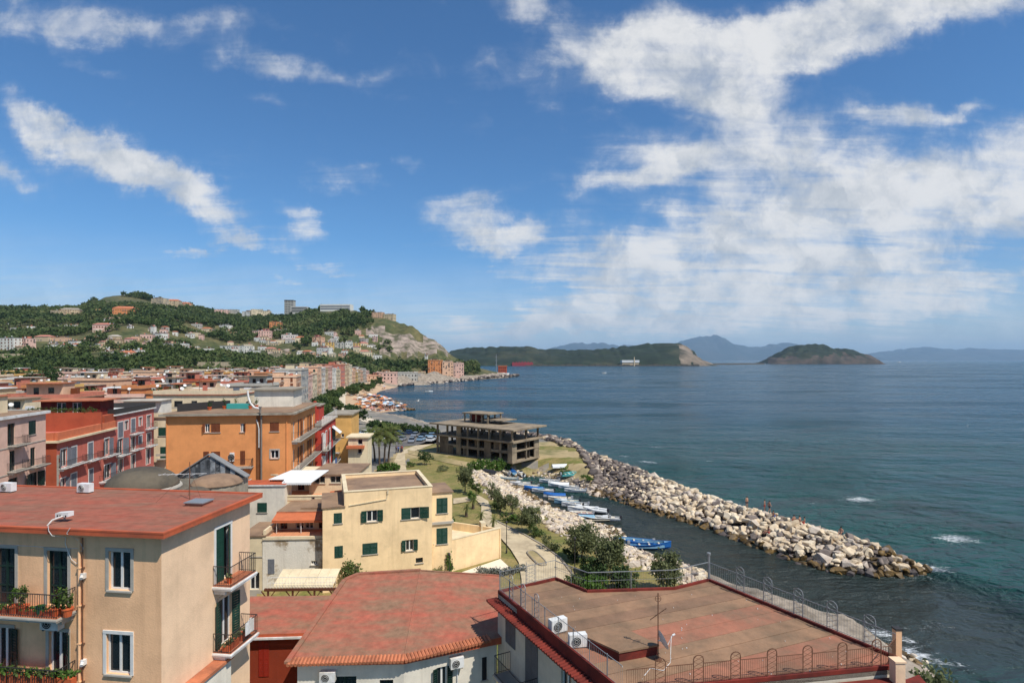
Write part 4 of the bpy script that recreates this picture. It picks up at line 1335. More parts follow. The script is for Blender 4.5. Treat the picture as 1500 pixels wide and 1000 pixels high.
def brown_building():
 h = Bld('brown_roof_building', 'white walled building with a wide brown flat roof at the lower right', 'building', BR, 4.2, ZB - 0.02, GREYW_W)
 fL = h.faces[7]
 GS = mat('grey_roller_shutter', (0.10, 0.10, 0.10), rough=0.6, var=0.2, scale=3)
 h.win(7, (741, 908, 755, 945), 'closed', sh=GS, sill=False)
 h.win(7, (770, 935, 788, 1010), 'closed', sh=GS, sill=False)
 h.win(7, (822, 985, 837, 1030), 'glass', frame=WHITE_FR, sill=False)
 h.walls(cap=False)
 bs = MB()
 bs.prism([(p.x, p.y) for p in h.c], ZB - 0.2, ZB - 0.012)
 bs.build('roof_base', BITUMEN, h.root)
 dirv = Vector((0.927, 0.376)).normalized()
 nv = Vector((-dirv.y, dirv.x))
 inner = h.offset(-0.14)
 lo = min(p.dot(nv) for p in inner)
 hi = max(p.dot(nv) for p in inner)
 k = 0
 r = random.Random(4)
 y = lo
 while y < hi:
  w = 0.98
  poly = clip_half([p.copy() for p in inner], nv * (y + 0.03), nv)
  if len(poly) > 2:
   poly = clip_half(poly, nv * (y + w - 0.03), -nv)
  if len(poly) > 2:
   z1 = ZB + 0.012 + 0.012 * r.random()
   mb = MB()
   ymin = y
   mb.prism([(p.x, p.y) for p in poly], ZB - 0.018, lambda p: z1 + 0.02 * ((Vector((p[0], p[1])).dot(nv) - ymin) / w))
   red = (5.0 < y - lo < 6.2) or (1.0 < y - lo < 2.2) or r.random() < 0.2
   mb.build('roof_strip', MEMR if red else (MEMD if r.random() < 0.4 else MEMB), h.root)
  y += w
  k += 1
 pk = MB()
 for _ in range(80):
  x, y = r.uniform(0, 16), r.uniform(23.5, 34)
  if all((Vector((x, y)) - f_.o).dot(f_.n) < -0.3 for f_ in (h.faces[0], h.faces[1], h.faces[2], h.faces[7], h.faces[4])):
   a_ = r.uniform(0.015, 0.035)
   pk.box(x, x + a_, y, y + a_ * 1.4, ZB + 0.02, ZB + 0.06)
 pk.build('loose_chips', WHITE_P, h.root, kind='stuff')
 par = h.parapet(MAROON, ZB, 0.16, t=0.15)
 cb = MB()
 L = h.len[7]
 fL.box(cb, -0.2, L, ZB - 0.42, ZB - 0.30, -0.02, 0.62)
 fL.box(cb, -0.2, L, ZB - 0.55, ZB - 0.425, -0.02, 0.42)
 fL.box(cb, -0.2, L, ZB - 0.66, ZB - 0.555, -0.02, 0.22)
 fL.box(cb, 2.5, L, ZB - 0.298, ZB + 0.3, 0.0, 0.10)
 cb.build('cornice', MAROON, h.root)
 tb = MB()
 k = int(L / 0.22)
 for i in range(k):
  c = fL.pt((i + 0.5) * L / k, ZB - 0.27, 0.0)
  tb.bar(c, c + fL.n3() * 0.68 + Vector((0, 0, -0.06)), 0.07, 5)
 tb.build('cornice_tile', MAROON, h.root, kind='stuff')
 sA, zA = fL.hit(768, 985)
 add_balcony(h.root, fL, sA - 1.6, sA + 1.4, zA - 0.6, 1.0, GREY_FR, IRON, h=1.0)
 q = [GZ(907, 969, ZB + 0.03), GZ(963, 958.5, ZB + 0.03)]
 a = Vector((q[0].x, q[0].y))
 b = Vector((q[1].x, q[1].y))
 d = (b - a)
 nn = Vector((-d.y, d.x)).normalized()
 c = [a, b, b + nn * 1.9 - d * 0.35, a + nn * 1.9 - d * 0.45]
 t = thing('roof_hatch', 'low maroon roof hatch with sloping brown lid on the big brown roof', 'roof hatch', (a.x, a.y, ZB + 0.03))
 mb = MB()
 mb.prism([(p.x, p.y) for p in c], ZB + 0.02, ZB + 0.42)
 mb.build('upstand', MAROON, t)
 mb = MB()
 cc = sum(c, Vector((0, 0))) / 4
 mb.prism([tuple(cc + (p - cc) * 1.05) for p in c], ZB + 0.423, ZB + 0.50)
 mb.build('lid', MEMB, t)
 p = GZ(817, 925, ZB + 0.03)
 ac_unit(p, R(28), 'white air conditioner with its dark grille facing right on the brown roof', w=0.86, h=0.66, dpt=0.36)
 p = GZ(846, 946.5, ZB + 0.03)
 ac_unit(p, R(10), 'white air conditioner turned to show its plain casing on the brown roof', w=0.82, h=0.60, dpt=0.34)
 p = GZ(964, 966, ZB + 0.03)
 t = thing('roof_aerial', 'tall rusty aerial mast with a satellite dish on the brown roof', 'aerial', p)
 mb = MB()
 mb.bar(p, p + Vector((0, 0, 2.9)), 0.025, 6)
 mb.bar(p, p + Vector((0, 0, 0.06)), 0.16, 8)
 mb.build('mast', RUST, t)
 mb = MB()
 mb.bar(p + Vector((-0.30, 0.2, 1.65)), p + Vector((0.32, -0.15, 2.3)), 0.018, 5)
 for k in range(5):
  c = p + Vector((-0.26 + 0.13 * k, 0.17 - 0.075 * k, 1.69 + 0.14 * k))
  mb.bar(c + Vector((-0.1, -0.18, 0.02)), c + Vector((0.1, 0.18, -0.02)), 0.008, 3)
 mb.build('antenna_rods', RUST, t)
 mb = MB()
 c = p + Vector((0, 0, 2.65))
 mb.bar(c + Vector((-0.14, 0, 0)), c + Vector((0.14, 0, 0)), 0.012, 4)
 mb.bar(c + Vector((0, -0.14, 0.05)), c + Vector((0, 0.14, 0.05)), 0.012, 4)
 ring = [c + Vector((math.cos(a) * 0.13, 0, math.sin(a) * 0.13)) for a in np.linspace(0, 2 * math.pi, 11)]
 mb.tube(ring, 0.012, 4)
 mb.build('aerial_head', RUST, t)
 ax = Vector((0.92, 0.16, 0.36)).normalized()
 e1 = ax.cross(Vector((0, 0, 1))).normalized()
 e2 = e1.cross(ax)
 c = p + Vector((0.12, -0.05, 0.85))
 mb = MB()
 rings = []
 for q, dep in ((0.0, 0.0), (0.5, 0.03), (1.0, 0.11)):
  rings.append([c + ax * dep + (e1 * math.cos(a) + e2 * math.sin(a)) * 0.42 * q for a in np.linspace(0, 2 * math.pi, 19)[:-1]])
 for A, B in zip(rings[:-1], rings[1:]):
  for i in range(18):
   j = (i + 1) % 18
   mb.face([A[i], A[j], B[j], B[i]])
   mb.face([p_ - ax * 0.012 for p_ in (A[i], B[i], B[j], A[j])])
 mb.build('dish', WHITE_P, t)
 mb = MB()
 mb.bar(c - e2 * 0.4 + ax * 0.08, c + ax * 0.62 + e2 * 0.05, 0.014, 4)
 mb.bar(c + ax * 0.55, c + ax * 0.68, 0.04, 6)
 mb.bar(p + Vector((0, 0, 0.85)), c, 0.03, 5)
 mb.build('feed_arm', WHITE_P, t)
 mb = MB()
 mb.tube([c + ax * 0.5, c + Vector((0.35, -0.2, -0.5)), p + Vector((0.45, -0.3, 0.05)), p + Vector((0.2, -0.6, 0.02)), p + Vector((0.0, -0.9, 0.02)), p + Vector((-0.5, -0.7, 0.02)), p + Vector((-0.9, -1.3, 0.02))], 0.014, 4)
 mb.build('cable', WHITE_P, t)
 rt = thing('roof_railing', 'grey metal railing with arched lattice panels round the brown roof', 'railing', (BR[7].x, BR[7].y, ZB + 0.16))
 zr = ZB + 0.16
 V3 = lambda p: Vector((p.x, p.y, zr))
 pts = [V3(p) for p in h.offset(-0.07)]
 A, L0 = pts[7], pts[0]
 d = (L0 - A).normalized()
 LL = (L0 - A).length
 mb = MB()
 rail(mb, A, L0, 0.95, 0.13, 0.007, 0.016)
 for s in np.arange(0.02, LL, 1.25):
  mb.bar(A + d * s, A + d * s + Vector((0, 0, 1.0)), 0.024)
 mb.build('railing_panel', STEEL, rt)
 for s in (1.2, 2.6, 4.0):
  arch_panel(A + d * s, A + d * (s + 0.45), 1.25, rt, STEEL)
 B = pts[6]
 d = (B - A).normalized()
 LL = (B - A).length
 mb = MB()
 rail(mb, A, B, 1.02, 0.12, 0.008, 0.018)
 for s in (0.03, LL * 0.46, LL * 0.62, LL):
  mb.bar(A + d * s, A + d * s + Vector((0, 0, 1.25)), 0.028)
 mb.build('railing_panel', STEEL, rt)
 mb = MB()
 a, b = A + d * LL * 0.46, A + d * LL * 0.62
 for i in range(5):
  z = 0.05 + i * 0.22
  mb.bar(a + Vector((0, 0, z)), b + Vector((0, 0, z + 0.22)), 0.010, 3)
  mb.bar(b + Vector((0, 0, z)), a + Vector((0, 0, z + 0.22)), 0.010, 3)
 mb.build('lattice_panel', STEEL, rt)
 for (i, j) in ((6, 5), (5, 4), (4, 3)):
  P, Q = pts[i], pts[j]
  d = (Q - P).normalized()
  LL = (Q - P).length
  mb = MB()
  n = max(2, int(LL / 1.7))
  for k in range(n + 1):
   a = P.lerp(Q, k / n)
   mb.bar(a, a + Vector((0, 0, 0.98)), 0.026)
  mb.bar(P + Vector((0, 0, 0.97)), Q + Vector((0, 0, 0.97)), 0.026)
  mb.bar(P + Vector((0, 0, 0.5)), Q + Vector((0, 0, 0.5)), 0.010)
  for k in range(int(LL / 0.16)):
   a = P + d * (k * 0.16)
   mb.bar(a, a + Vector((0, 0, 0.95)), 0.004, 3, caps=False)
  mb.build('railing_panel', STEEL, rt)
 mb = MB()
 mb.bar(pts[3], pts[3] + Vector((0, 0, 1.5)), 0.07, 6)
 mb.bar(pts[3] + Vector((0, 0, 1.4)), pts[3] + Vector((0, 0, 1.52)), 0.11, 8)
 mb.build('corner_post', STEEL, rt)
 P, Q = pts[3], pts[2]
 d = (Q - P).normalized()
 LL = (Q - P).length
 mb = MB()
 rail(mb, P, Q, 0.95, 0.14, 0.005, 0.018)
 mb.build('railing_panel', STEEL, rt)
 for f in (0.19, 0.36, 0.53, 0.70, 0.87):
  a = P + d * (LL * f)
  arch_panel(a, a + d * 0.5, 1.28, rt, STEEL)
 P, Q = pts[1], pts[0]
 d = (Q - P).normalized()
 LL = (Q - P).length
 s = 0.35
 while s < LL - 1.6:
  arch_panel(P + d * s, P + d * (s + 0.42), 1.05, rt, RUST)
  mb = MB()
  rail(mb, P + d * (s + 0.42), P + d * (s + 1.6), 0.78, 0.09, 0.008, 0.018)
  mb.build('railing_panel', RUST, rt)
  s += 1.6
 mb = MB()
 rail(mb, pts[2], pts[1], 0.78, 0.09, 0.008, 0.018)
 rail(mb, pts[1], pts[1] + d * 0.35, 0.78, 0.09, 0.008, 0.018)
 mb.build('railing_panel', RUST, rt)
 p = GZ(1313, 972, ZB - 0.3)
 pl = [(1314.5, 0.20, 11.4, 13.62, PEACH_W, 'tall cream pillar at the near right corner of the brown roof', 23.9), (1314.0, 0.13, 12.0, 14.0, OCHRE_W, 'slim ochre post with dark cap behind the cream pillar', 25.9)]
 for (u, r, z0, z1, m, lb, Y) in pl:
  x = (u - CX) * Y / F
  t = thing('corner_pillar', lb, 'pillar', (x, Y, z0))
  mb = MB()
  mb.box(x - r, x + r, Y - r, Y + r, z0, z1)
  mb.build('shaft', m, t)
  mb = MB()
  mb.box(x - r - 0.03, x + r + 0.03, Y - r - 0.03, Y + r + 0.03, z1 + 0.002, z1 + 0.07)
  mb.build('cap', m if r > 0.15 else IRON, t)
 a = h.faces[1]
 q = [Vector((15.95, 23.2)), Vector((17.4, 23.5)), Vector((17.9, 25.6)), Vector((16.9, 25.15)), Vector((16.0, 24.3))]
 e = Bld('corner_lean_to', 'small lean-to with maroon roof below the right corner of brown roof', 'lean-to', q, 4.2, 11.75, CREAM_W)
 e.walls()
 e.slab('roof', MAROON, 11.752, 11.9, 0.25)
 q = [Vector((4.0, 20.4)), Vector((15.9, 22.3)), Vector((15.8, 24.25)), Vector((4.4, 22.4))]
 e = Bld('front_lean_to', 'strip of lower maroon roof in front of the brown roof', 'lean-to', q, 4.2, 12.62, CREAM_W)
 e.walls()
 e.slab('roof', MAROON, 12.622, 12.75, 0.0)
brown_building()
# ------------------------------------------------------------------ domes, gable and the cluster round the yellow house
DOME_M = mat('weathered_dome', lin(104, 94, 78), var=0.2, scale=1.2, rgb2=lin(74, 68, 58), mix=(0.42, 0.62), scale2=0.6, bump=0.5, bscale=6)
CLAD = [mat('cladding_dark', lin(60, 62, 64), var=0.4, scale=2.5, rgb2=lin(140, 140, 138), mix=(0.52, 0.62), scale2=1.1),
  mat('cladding_grey', lin(96, 98, 100), var=0.35, scale=2.5, rgb2=lin(48, 50, 52), mix=(0.5, 0.62), scale2=1.1),
  mat('cladding_pale', lin(146, 148, 148), var=0.3, scale=2.5, rgb2=lin(84, 86, 88), mix=(0.48, 0.62), scale2=1.1)]
AWN = mat('orange_awning', lin(190, 106, 68), var=0.15, scale=2)
TILE_FLOOR = mat('orange_floor_tiles', lin(204, 140, 100), var=0.14, scale=3)
CANOPY = mat('white_canopy', (0.74, 0.74, 0.70), rough=0.6, var=0.08, scale=1.0)
TIMBER = mat('brown_timber', lin(96, 56, 38), var=0.25, scale=3)
def dome_church():
 Y, u = 45.0, 209
 x = (u - CX) * Y / F
 zr = H - (716 - HV) * Y / F
 t = thing('church_dome', 'grey weathered dome on a round white drum behind the red roof', 'dome', (x, Y, 4.75))
 mb = MB()
 mb.lathe((x, Y, 4.75), [(2.5, 0), (2.5, zr - 4.75)], 32)
 mb.build('drum', WHITE_W, t, smooth=False)
 mb = MB()
 mb.lathe((x, Y, zr), [(2.5, -0.1), (2.68, 0.0), (2.72, 0.12), (2.66, 0.24), (2.5, 0.27)], 32)
 mb.build('rim', GREY_FR, t)
 mb = MB()
 hd = 1.72
 mb.lathe((x, Y, zr + 0.2), [(2.52 * math.cos(a), hd * math.sin(a) * 0.88) for a in np.linspace(0.0, 1.50, 12)] + [(0.02, hd * 0.885)], 36)
 mb.build('dome', DOME_M, t, smooth=True)
 for (u, v, Y, r, hh, lb) in ((318, 707, 50.0, 2.0, 0.75, 'flat tan vault in front of the black gabled skylight'), (286, 728, 44.0, 1.2, 0.8, 'small brown cone roof by the aerial, right of the church dome')):
  x = (u - CX) * Y / F
  z = H - (v - HV) * Y / F
  t = thing('small_vault', lb, 'vault', (x, Y, 4.75))
  mb = MB()
  mb.lathe((x, Y, 4.75), [(r, 0), (r, z - 4.75)], 20)
  mb.build('drum', CONC, t)
  mb = MB()
  mb.lathe((x, Y, z + 0.003), [(r * 1.05, 0)] + [(r * math.cos(a), hh * math.sin(a)) for a in np.linspace(0.1, 1.5, 8)], 24)
  mb.build('vault', DOME_M if u < 300 else TANROOF, t, smooth=True)
 Y = 58.0
 f = Face(((257 - CX) * Y / F, Y), (1, 0.03))
 s1, zb = f.hit(359, 699)
 sa, za = f.hit(306, 667)
 t = thing('gabled_skylight', 'black weathered gable of patched sheets below the orange building', 'skylight', f.pt(s1 / 2, 4.75))
 mb = MB()
 mb.obox(f.pt(0.2, 4.75, -1.2), f.d3() * (s1 - 0.4), f.n3() * 1.18, Vector((0, 0, zb - 4.75)))
 mb.build('wall', CONC, t)
 n = 14
 w = s1 / n
 r = random.Random(2)
 for i in range(n):
  a, b = i * w, (i + 1) * w
  top = lambda s: zb + (za - zb) * (s / sa if s < sa else (s1 - s) / (s1 - sa))
  dn = 0.02 * (i % 2)
  mb = MB()
  P = [f.pt(a + 0.01, zb + 0.003, dn), f.pt(b - 0.01, zb + 0.003, dn), f.pt(b - 0.01, max(top(b), zb + 0.02), dn), f.pt(a + 0.01, max(top(a), zb + 0.02), dn)]
  Q = [p - f.n3() * 0.06 for p in P]
  mb.face(P)
  for k in range(4):
   j = (k + 1) % 4
   mb.face([P[k], Q[k], Q[j], P[j]])
  mb.build('cladding_panel', CLAD[r.choice([0, 0, 1, 1, 2])], t)
 mb = MB()
 A, B, T = f.pt(-0.15, zb, 0.15), f.pt(s1 + 0.15, zb, 0.15), f.pt(sa, za + 0.08, 0.15)
 bk = -f.n3() * 1.0
 for (p, q) in ((A, T), (T, B)):
  up = Vector((0, 0, 0.10))
  mb.add([p, q, q + bk, p + bk, p + up, q + up, q + bk + up, p + bk + up], [(0, 1, 2, 3)[::-1], (4, 5, 6, 7), (0, 1, 5, 4), (1, 2, 6, 5), (2, 3, 7, 6), (3, 0, 4, 7)])
 mb.build('roof', mat('grey_sheet_roof', lin(128, 128, 126), var=0.2, scale=1.5), t)
dome_church()
def cluster():
 # ---- white house with the single green shutter
 Y = 60.0
 o = Vector(((345 - CX) * Y / F, Y))
 h = Bld('white_house', 'plain white house with a single closed green shutter and orange roof rim', 'house', rect_corners(o, (1, 0.04), 5.0, 2.2), 4.75, H - (712 - HV) * Y / F, WHITE_W)
 h.win(0, (377, 736, 391, 750), 'closed', sh=GREEN_SH, slats=False)
 h.walls()
 h.slab('roof', None, h.z1 + 0.002, h.z1 + 0.16, 0.12, mats=[WHITE_P, ORANGE_EDGE], top=1)
 Y = 66.0
 o = Vector(((352 - CX) * Y / F, Y))
 g = Bld('balustrade_house', 'low cream terrace with a balustrade at the foot of the orange building', 'house', rect_corners(o, (1, 0.05), 4.2, 3), 4.75, H - (706 - HV) * Y / F, CREAM_W)
 g.walls()
 mb = MB()
 f = g.faces[0]
 f.box(mb, 0, 4.2, g.z1 + 0.002, g.z1 + 0.1, -0.2, 0.0)
 f.box(mb, 0, 4.2, g.z1 + 0.75, g.z1 + 0.88, -0.2, 0.0)
 for k in range(15):
  f.box(mb, 0.05 + k * 0.28, 0.17 + k * 0.28, g.z1 + 0.102, g.z1 + 0.748, -0.16, -0.04)
 mb.build('balustrade', CREAM_W, g.root)
 Y = 62.0
 o = Vector(((280 - CX) * Y / F, Y))
 g = Bld('shade_grey_house', 'house wall toned grey for shade, just left of the plain white house', 'house', rect_corners(o, (1, 0.02), 4.7, 6), 4.75, H - (713 - HV) * Y / F, GREYW_W)  # grey plaster holds the shade of this wall in its colour
 g.win(0, (327, 726, 334, 740), 'glass')
 g.walls()
 g.slab('roof', None, g.z1 + 0.002, g.z1 + 0.14, 0.1, mats=[WHITE_P, TANROOF], top=1)
 # ---- low block with dark roof
 Y = 53.6
 o = Vector(((352 - CX) * Y / F, Y))
 g = Bld('low_block', 'low cream block with worn tan roof left of the peeling wall', 'house', rect_corners(o, (1, 0.03), 2.25, 4.5), 4.75, H - (786 - HV) * Y / F, CREAM_W)
 g.win(0, (366, 838, 380, 866), 'glass')
 g.walls()
 g.slab('roof', TANROOF, g.z1 + 0.002, g.z1 + 0.12, 0.1)
 mb = MB()
 g.faces[0].box(mb, 0, g.len[0], 4.75 + 3.0, 4.75 + 3.12, 0.003, 0.05)
 mb.build('string_course', GREY_FR, g.root)
 # ---- terrace house: peeling lower wall, tiled terrace, recessed upper floor under an awning
 Y = 53.6
 o = Vector(((384.5 - CX) * Y / F, Y))
 d = Vector((1, 0.05)).normalized()
 wid = 6.55
 z1 = H - (791 - HV) * Y / F
 t = Bld('terrace_house', 'house with peeling white lower wall, orange tiled terrace and long orange awning', 'house', rect_corners(o, d, wid, 10), 4.75, z1, PEEL_W)
 t.win(0, (392.5, 818.5, 402, 840), 'closed', sh=GREY_SH, sill=False)
 t.win(0, (455.5, 821, 465, 827), 'glass', mull=2)
 t.walls(cap=False)
 mb = MB()
 f = t.faces[0]
 f.box(mb, 0, wid, z1 + 0.002, z1 + 0.08, -10, 0.08)
 mb.build('terrace_slab', CONC, t.root)
 for (lb, tx, s0, s1, a, b) in (('x', TILE_FLOOR, 0.25, wid - 0.25, -3.0, -0.25),):
  n = 9
  for i in range(n):
   for j in range(4):
    mb = MB()
    w = (s1 - s0) / n
    dd = (b - a) / 4
    f.box(mb, s0 + w * i + 0.015, s0 + w * (i + 1) - 0.015, z1 + 0.083, z1 + 0.10, a + dd * j + 0.015, a + dd * (j + 1) - 0.015)
    mb.build('floor_tile', tx, t.root)
 mb = MB()
 f.box(mb, 0, wid, z1 + 0.082, z1 + 0.30, -0.18, 0.0)
 f.box(mb, 0, 0.2, z1 + 0.082, z1 + 0.85, -3.2, -0.181)
 mb.build('terrace_parapet', CREAM_W, t.root)
 o2 = f.pt(0.35, 0, -3.1)
 zu = H - (751 - HV) * 56.7 / F
 up = Bld('x', '', '', rect_corners((o2.x, o2.y), d, wid - 0.4, 6.8), z1 + 0.085, zu, CREAM_W, root=t.root)
 for b in ((411, 760, 421, 778), (433, 757, 445, 778), (447, 757, 459, 778), (467, 757, 476, 778)):
  up.win(0, b, 'glass', frame=BROWN_SH if b[0] in (411, 467) else WHITE_FR, sill=False)
 up.walls()
 up.slab('roof', None, zu + 0.002, zu + 0.14, 0.12, mats=[TERRA, TANROOF], top=1)
 uf = up.faces[0]
 mb = MB()
 sA, _ = uf.hit(396, 755)
 P = [uf.pt(-0.1, zu + 0.02, 0.13), uf.pt(wid - 0.45, zu + 0.02, 0.13), uf.pt(wid - 0.45, zu - 0.35, 1.5), uf.pt(-0.1, zu - 0.35, 1.5)]
 Q = [p - Vector((0, 0, 0.04)) for p in P]
 mb.add(P + Q, [(0, 1, 2, 3)[::-1], (4, 5, 6, 7), (0, 1, 5, 4), (1, 2, 6, 5), (2, 3, 7, 6), (3, 0, 4, 7)])
 V = [P[3], P[2], P[2] - Vector((0, 0, 0.22)), P[3] - Vector((0, 0, 0.22))]
 V2 = [p - uf.n3() * 0.03 for p in V]
 mb.add(V + V2, [(0, 1, 2, 3), (4, 5, 6, 7)[::-1], (0, 1, 5, 4), (1, 2, 6, 5), (2, 3, 7, 6), (3, 0, 4, 7)])
 mb.build('awning', AWN, t.root)
 for s in (0.3, 2.6, 5.3):
  mb = MB()
  mb.bar(uf.pt(s, z1 + 0.1, 1.3), uf.pt(s, zu - 0.3, 1.3), 0.04)
  mb.build('awning_post', WHITE_P, t.root)
 tk = MB()
 c = f.pt(wid - 0.5, z1 + 0.1, -0.9)
 tk.lathe(c, [(0.26, 0), (0.28, 0.9), (0.2, 1.0), (0.02, 1.03)], 12)
 tag(tk.build('water_tank', WHITE_P), 'white water butt standing at the right end of the orange tiled terrace', 'water tank')
 mb = MB()
 uf.box(mb, 2.0, 4.6, zu + 0.142, zu + 0.34, -4.2, -0.6)
 mb.build('roof_patch', TANROOF, t.root)
 # ---- upper house with white canopy
 Y = 61.0
 o = Vector(((398 - CX) * Y / F, Y))
 d = Vector((1, 0.02)).normalized()
 ztp = H - (727 - HV) * Y / F
 q = Bld('canopy_house', 'cream house with white canopy over its terrace and two dark windows', 'house', rect_corners(o, d, 9.0, 9.5), 4.75, ztp, CREAM_W)
 q.win(0, (456, 726, 461, 739), 'glass', mull=0)
 q.walls(cap=False)
 qf = q.faces[0]
 mb = MB()
 qf.box(mb, 0, 9, ztp - 0.5, ztp - 0.4, -9.5, 0.0)
 mb.build('terrace_slab', TILE_FLOOR, q.root)
 mb = MB()
 qf.box(mb, -0.04, 5.9, ztp + 0.002, ztp + 0.10, -0.3, 0.05)
 mb.build('coping', CREAM_W, q.root)
 Y2 = 64.0
 o2 = Vector(((453 - CX) * Y2 / F, Y2))
 zt2 = H - (696 - HV) * Y2 / F
 r2 = Bld('x', '', '', rect_corners(o2, d, 5.1, 6.5), ztp - 0.4, zt2, CREAM_W, root=q.root)
 r2.win(0, (460, 696.8, 476, 707.5), 'glass', frame=GREY_FR)
 r2.win(0, (483.5, 696.3, 499, 707), 'glass', frame=GREY_FR)
 r2.walls()
 r2.slab('roof', TANROOF, zt2 + 0.002, zt2 + 0.16, 0.15)
 o3 = Vector(((422 - CX) * 65.5 / F, 65.5))
 bw = Bld('x', '', '', rect_corners(o3, d, 2.5, 4.5), ztp - 0.4, zt2 - 0.1, CREAM_W, root=q.root)
 bw.win(0, (436, 707, 446, 731), 'glass', frame=MAROON, sill=False)
 bw.walls()
 cf = Face(((398 - CX) * 62.0 / F, 62.0), d)
 mb = MB()
 zc = zt2 + 0.25
 s1, _ = cf.hit(462, 690)
 a = [cf.pt(-0.1, zc - 0.15, 0.6), cf.pt(1.6, zc - 0.15, 0.6), cf.pt(1.6, zc - 0.35, 1.4), cf.pt(s1, zc - 0.35, 1.4), cf.pt(s1 + 0.5, zc + 0.1, -3.2), cf.pt(0.9, zc + 0.1, -3.2)]
 mb.face(a)
 mb.face([p - Vector((0, 0, 0.05)) for p in a[::-1]])
 for i in range(6):
  j = (i + 1) % 6
  mb.face([a[i] - Vector((0, 0, 0.05)), a[j] - Vector((0, 0, 0.05)), a[j], a[i]])
 mb.build('canopy', CANOPY, q.root)
 mb = MB()
 for i in range(16):
  s = 1.6 + (s1 - 1.6) * i / 16
  mb.face([cf.pt(s, zc - 0.36, 1.41), cf.pt(s + 0.2, zc - 0.36, 1.41), cf.pt(s + 0.2, zc - 0.52, 1.41), cf.pt(s + 0.1, zc - 0.6, 1.41), cf.pt(s, zc - 0.52, 1.41)])
 mb.build('valance', CANOPY, q.root, kind='stuff')
 for s, n in ((0.1, 0.5), (1.8, 1.3)):
  mb = MB()
  mb.bar(cf.pt(s, ztp - 0.4, n), cf.pt(s, zc - 0.2, n), 0.04)
  mb.build('canopy_post', IRON, q.root)
 t2 = thing('small_awning_roof', 'small tilted terracotta roof between the canopy house and yellow house', 'awning', PX(490, 725, 62))
 mb = MB()
 a = [PX(477, 733, 60.5), PX(495, 732, 60.5), PX(502, 717, 62.5), PX(484, 719, 62.5)]
 mb.face(a)
 mb.face([p - Vector((0, 0, 0.08)) for p in a[::-1]])
 for i in range(4):
  j = (i + 1) % 4
  mb.face([a[i] - Vector((0, 0, 0.08)), a[j] - Vector((0, 0, 0.08)), a[j], a[i]])
 mb.build('tile_sheet', AWN, t2)
 mb = MB()
 mb.bar(PX(495, 732, 60.5), PX(495, 750, 60.5), 0.05)
 mb.bar(PX(479, 733, 60.6), PX(479, 748, 60.6), 0.05)
 mb.build('post', IRON, t2)
 # ---- yellow house
 a = Vector((0.952, 0.305))
 b = Vector((-0.305, 0.952))
 CR = Vector(((633 - CX) * 56.0 / F, 56.0))
 CLft = CR - a * 8.15
 z1 = H - (718 - HV) * 56.3 / F
 y = Bld('yellow_house', 'pale yellow house with green shutters and flat brown parapet roof', 'house', [CLft, CR, CR + b * 8.6, CLft + b * 8.6], 4.75, z1, YELLOW_W)
 y.win(0, (537, 747, 553, 763.5), 'open', sh=GREEN_SH, ang=(8, 8), frame=WHITE_FR)
 y.win(0, (588, 743, 615, 759.5), 'halfclosed', sh=GREEN_SH, ang=(0, 12))
 y.win(0, (531, 795, 553, 811), 'closed', sh=GREEN_SH)
 y.win(0, (594, 790, 606, 806), 'open', sh=GREEN_SH, ang=(12, 12))
 y.win(0, (609, 816.5, 619.5, 824), 'glass', mull=0, frame=IRON)
 y.walls(cap=True)
 y.slab('roof', TANROOF, z1 + 0.002, z1 + 0.1, -0.1)
 y.parapet(YELLOW_W, z1 + 0.002, 0.45, 0.28, 0.0, cope=CREAM_W)
 f = y.faces[0]
 mb = MB()
 s0, z0 = f.hit(511, 740)
 s1_, z1_ = f.hit(566, 730.5)
 s2, z2 = f.hit(568, 723)
 mb.bar(f.pt(s0, z0, 0.05), f.pt(s1_, z1_, 0.05), 0.05)
 mb.bar(f.pt(s1_, z1_, 0.05), f.pt(s2, z2, 0.05), 0.05)
 mb.bar(f.pt(s2, z2, 0.06), f.pt(s2, z2 + 0.35, 0.06), 0.09)
 mb.build('string_course', CREAM_W, y.root)
 Wl = CLft - a * 1.9
 W_ = Bld('x', '', '', [Wl, CLft - a * 0.003, CLft - a * 0.003 + b * 6, Wl + b * 6], 4.75, H - (741 - HV) * 53.9 / F, YELLOW_W, root=y.root)
 W_.win(0, (489, 751, 501, 766), 'closed', sh=GREEN_SH)
 W_.win(0, (490, 799, 507, 816), 'closed', sh=GREEN_SH, sill=False)
 W_.walls()
 W_.slab('wing_roof', TANROOF, W_.z1 + 0.002, W_.z1 + 0.12, 0.1)
 B0 = CR + b * 0.9 + a * 0.003
 bay = Bld('x', '', '', [B0, B0 + a * 2.15, B0 + a * 2.15 + b * 4.2, B0 + b * 4.2], 4.75, H - (722 - HV) * 57.1 / F, YELLOW_W, root=y.root)
 bay.win(0, (639.5, 729, 655.5, 751), 'closed', sh=GREEN_SH, sill=True)
 bay.win(0, (639.5, 773, 655.5, 796), 'closed', sh=GREEN_SH, sill=True)
 bay.walls()
 bay.slab('bay_roof', TANROOF, bay.z1 + 0.002, bay.z1 + 0.12, 0.12)
 mb = MB()
 bf = bay.faces[0]
 _, zs = bf.hit(648, 765)
 for i in (0, 1):
  bay.faces[i].box(mb, 0, bay.len[i], zs - 0.12, zs + 0.12, 0.003, 0.16)
 mb.build('string_course', GREY_FR, y.root)
 t0 = Vector(((634.5 - CX) * 56.9 / F, 56.9))
 dd = Vector((0.762, 0.648)).normalized()
 t1 = t0 + dd * 8.6
 t = thing('terrace_wall', 'long pale yellow terrace wall running right from the yellow house', 'wall', (t0.x, t0.y, 4.75))
 fw = Face(t0, dd)
 mb = MB()
 fw.box(mb, 0, 8.6, 4.5, 7.9, -0.25, 0)
 mb.build('wall', YELLOW_W, t)
 mb = MB()
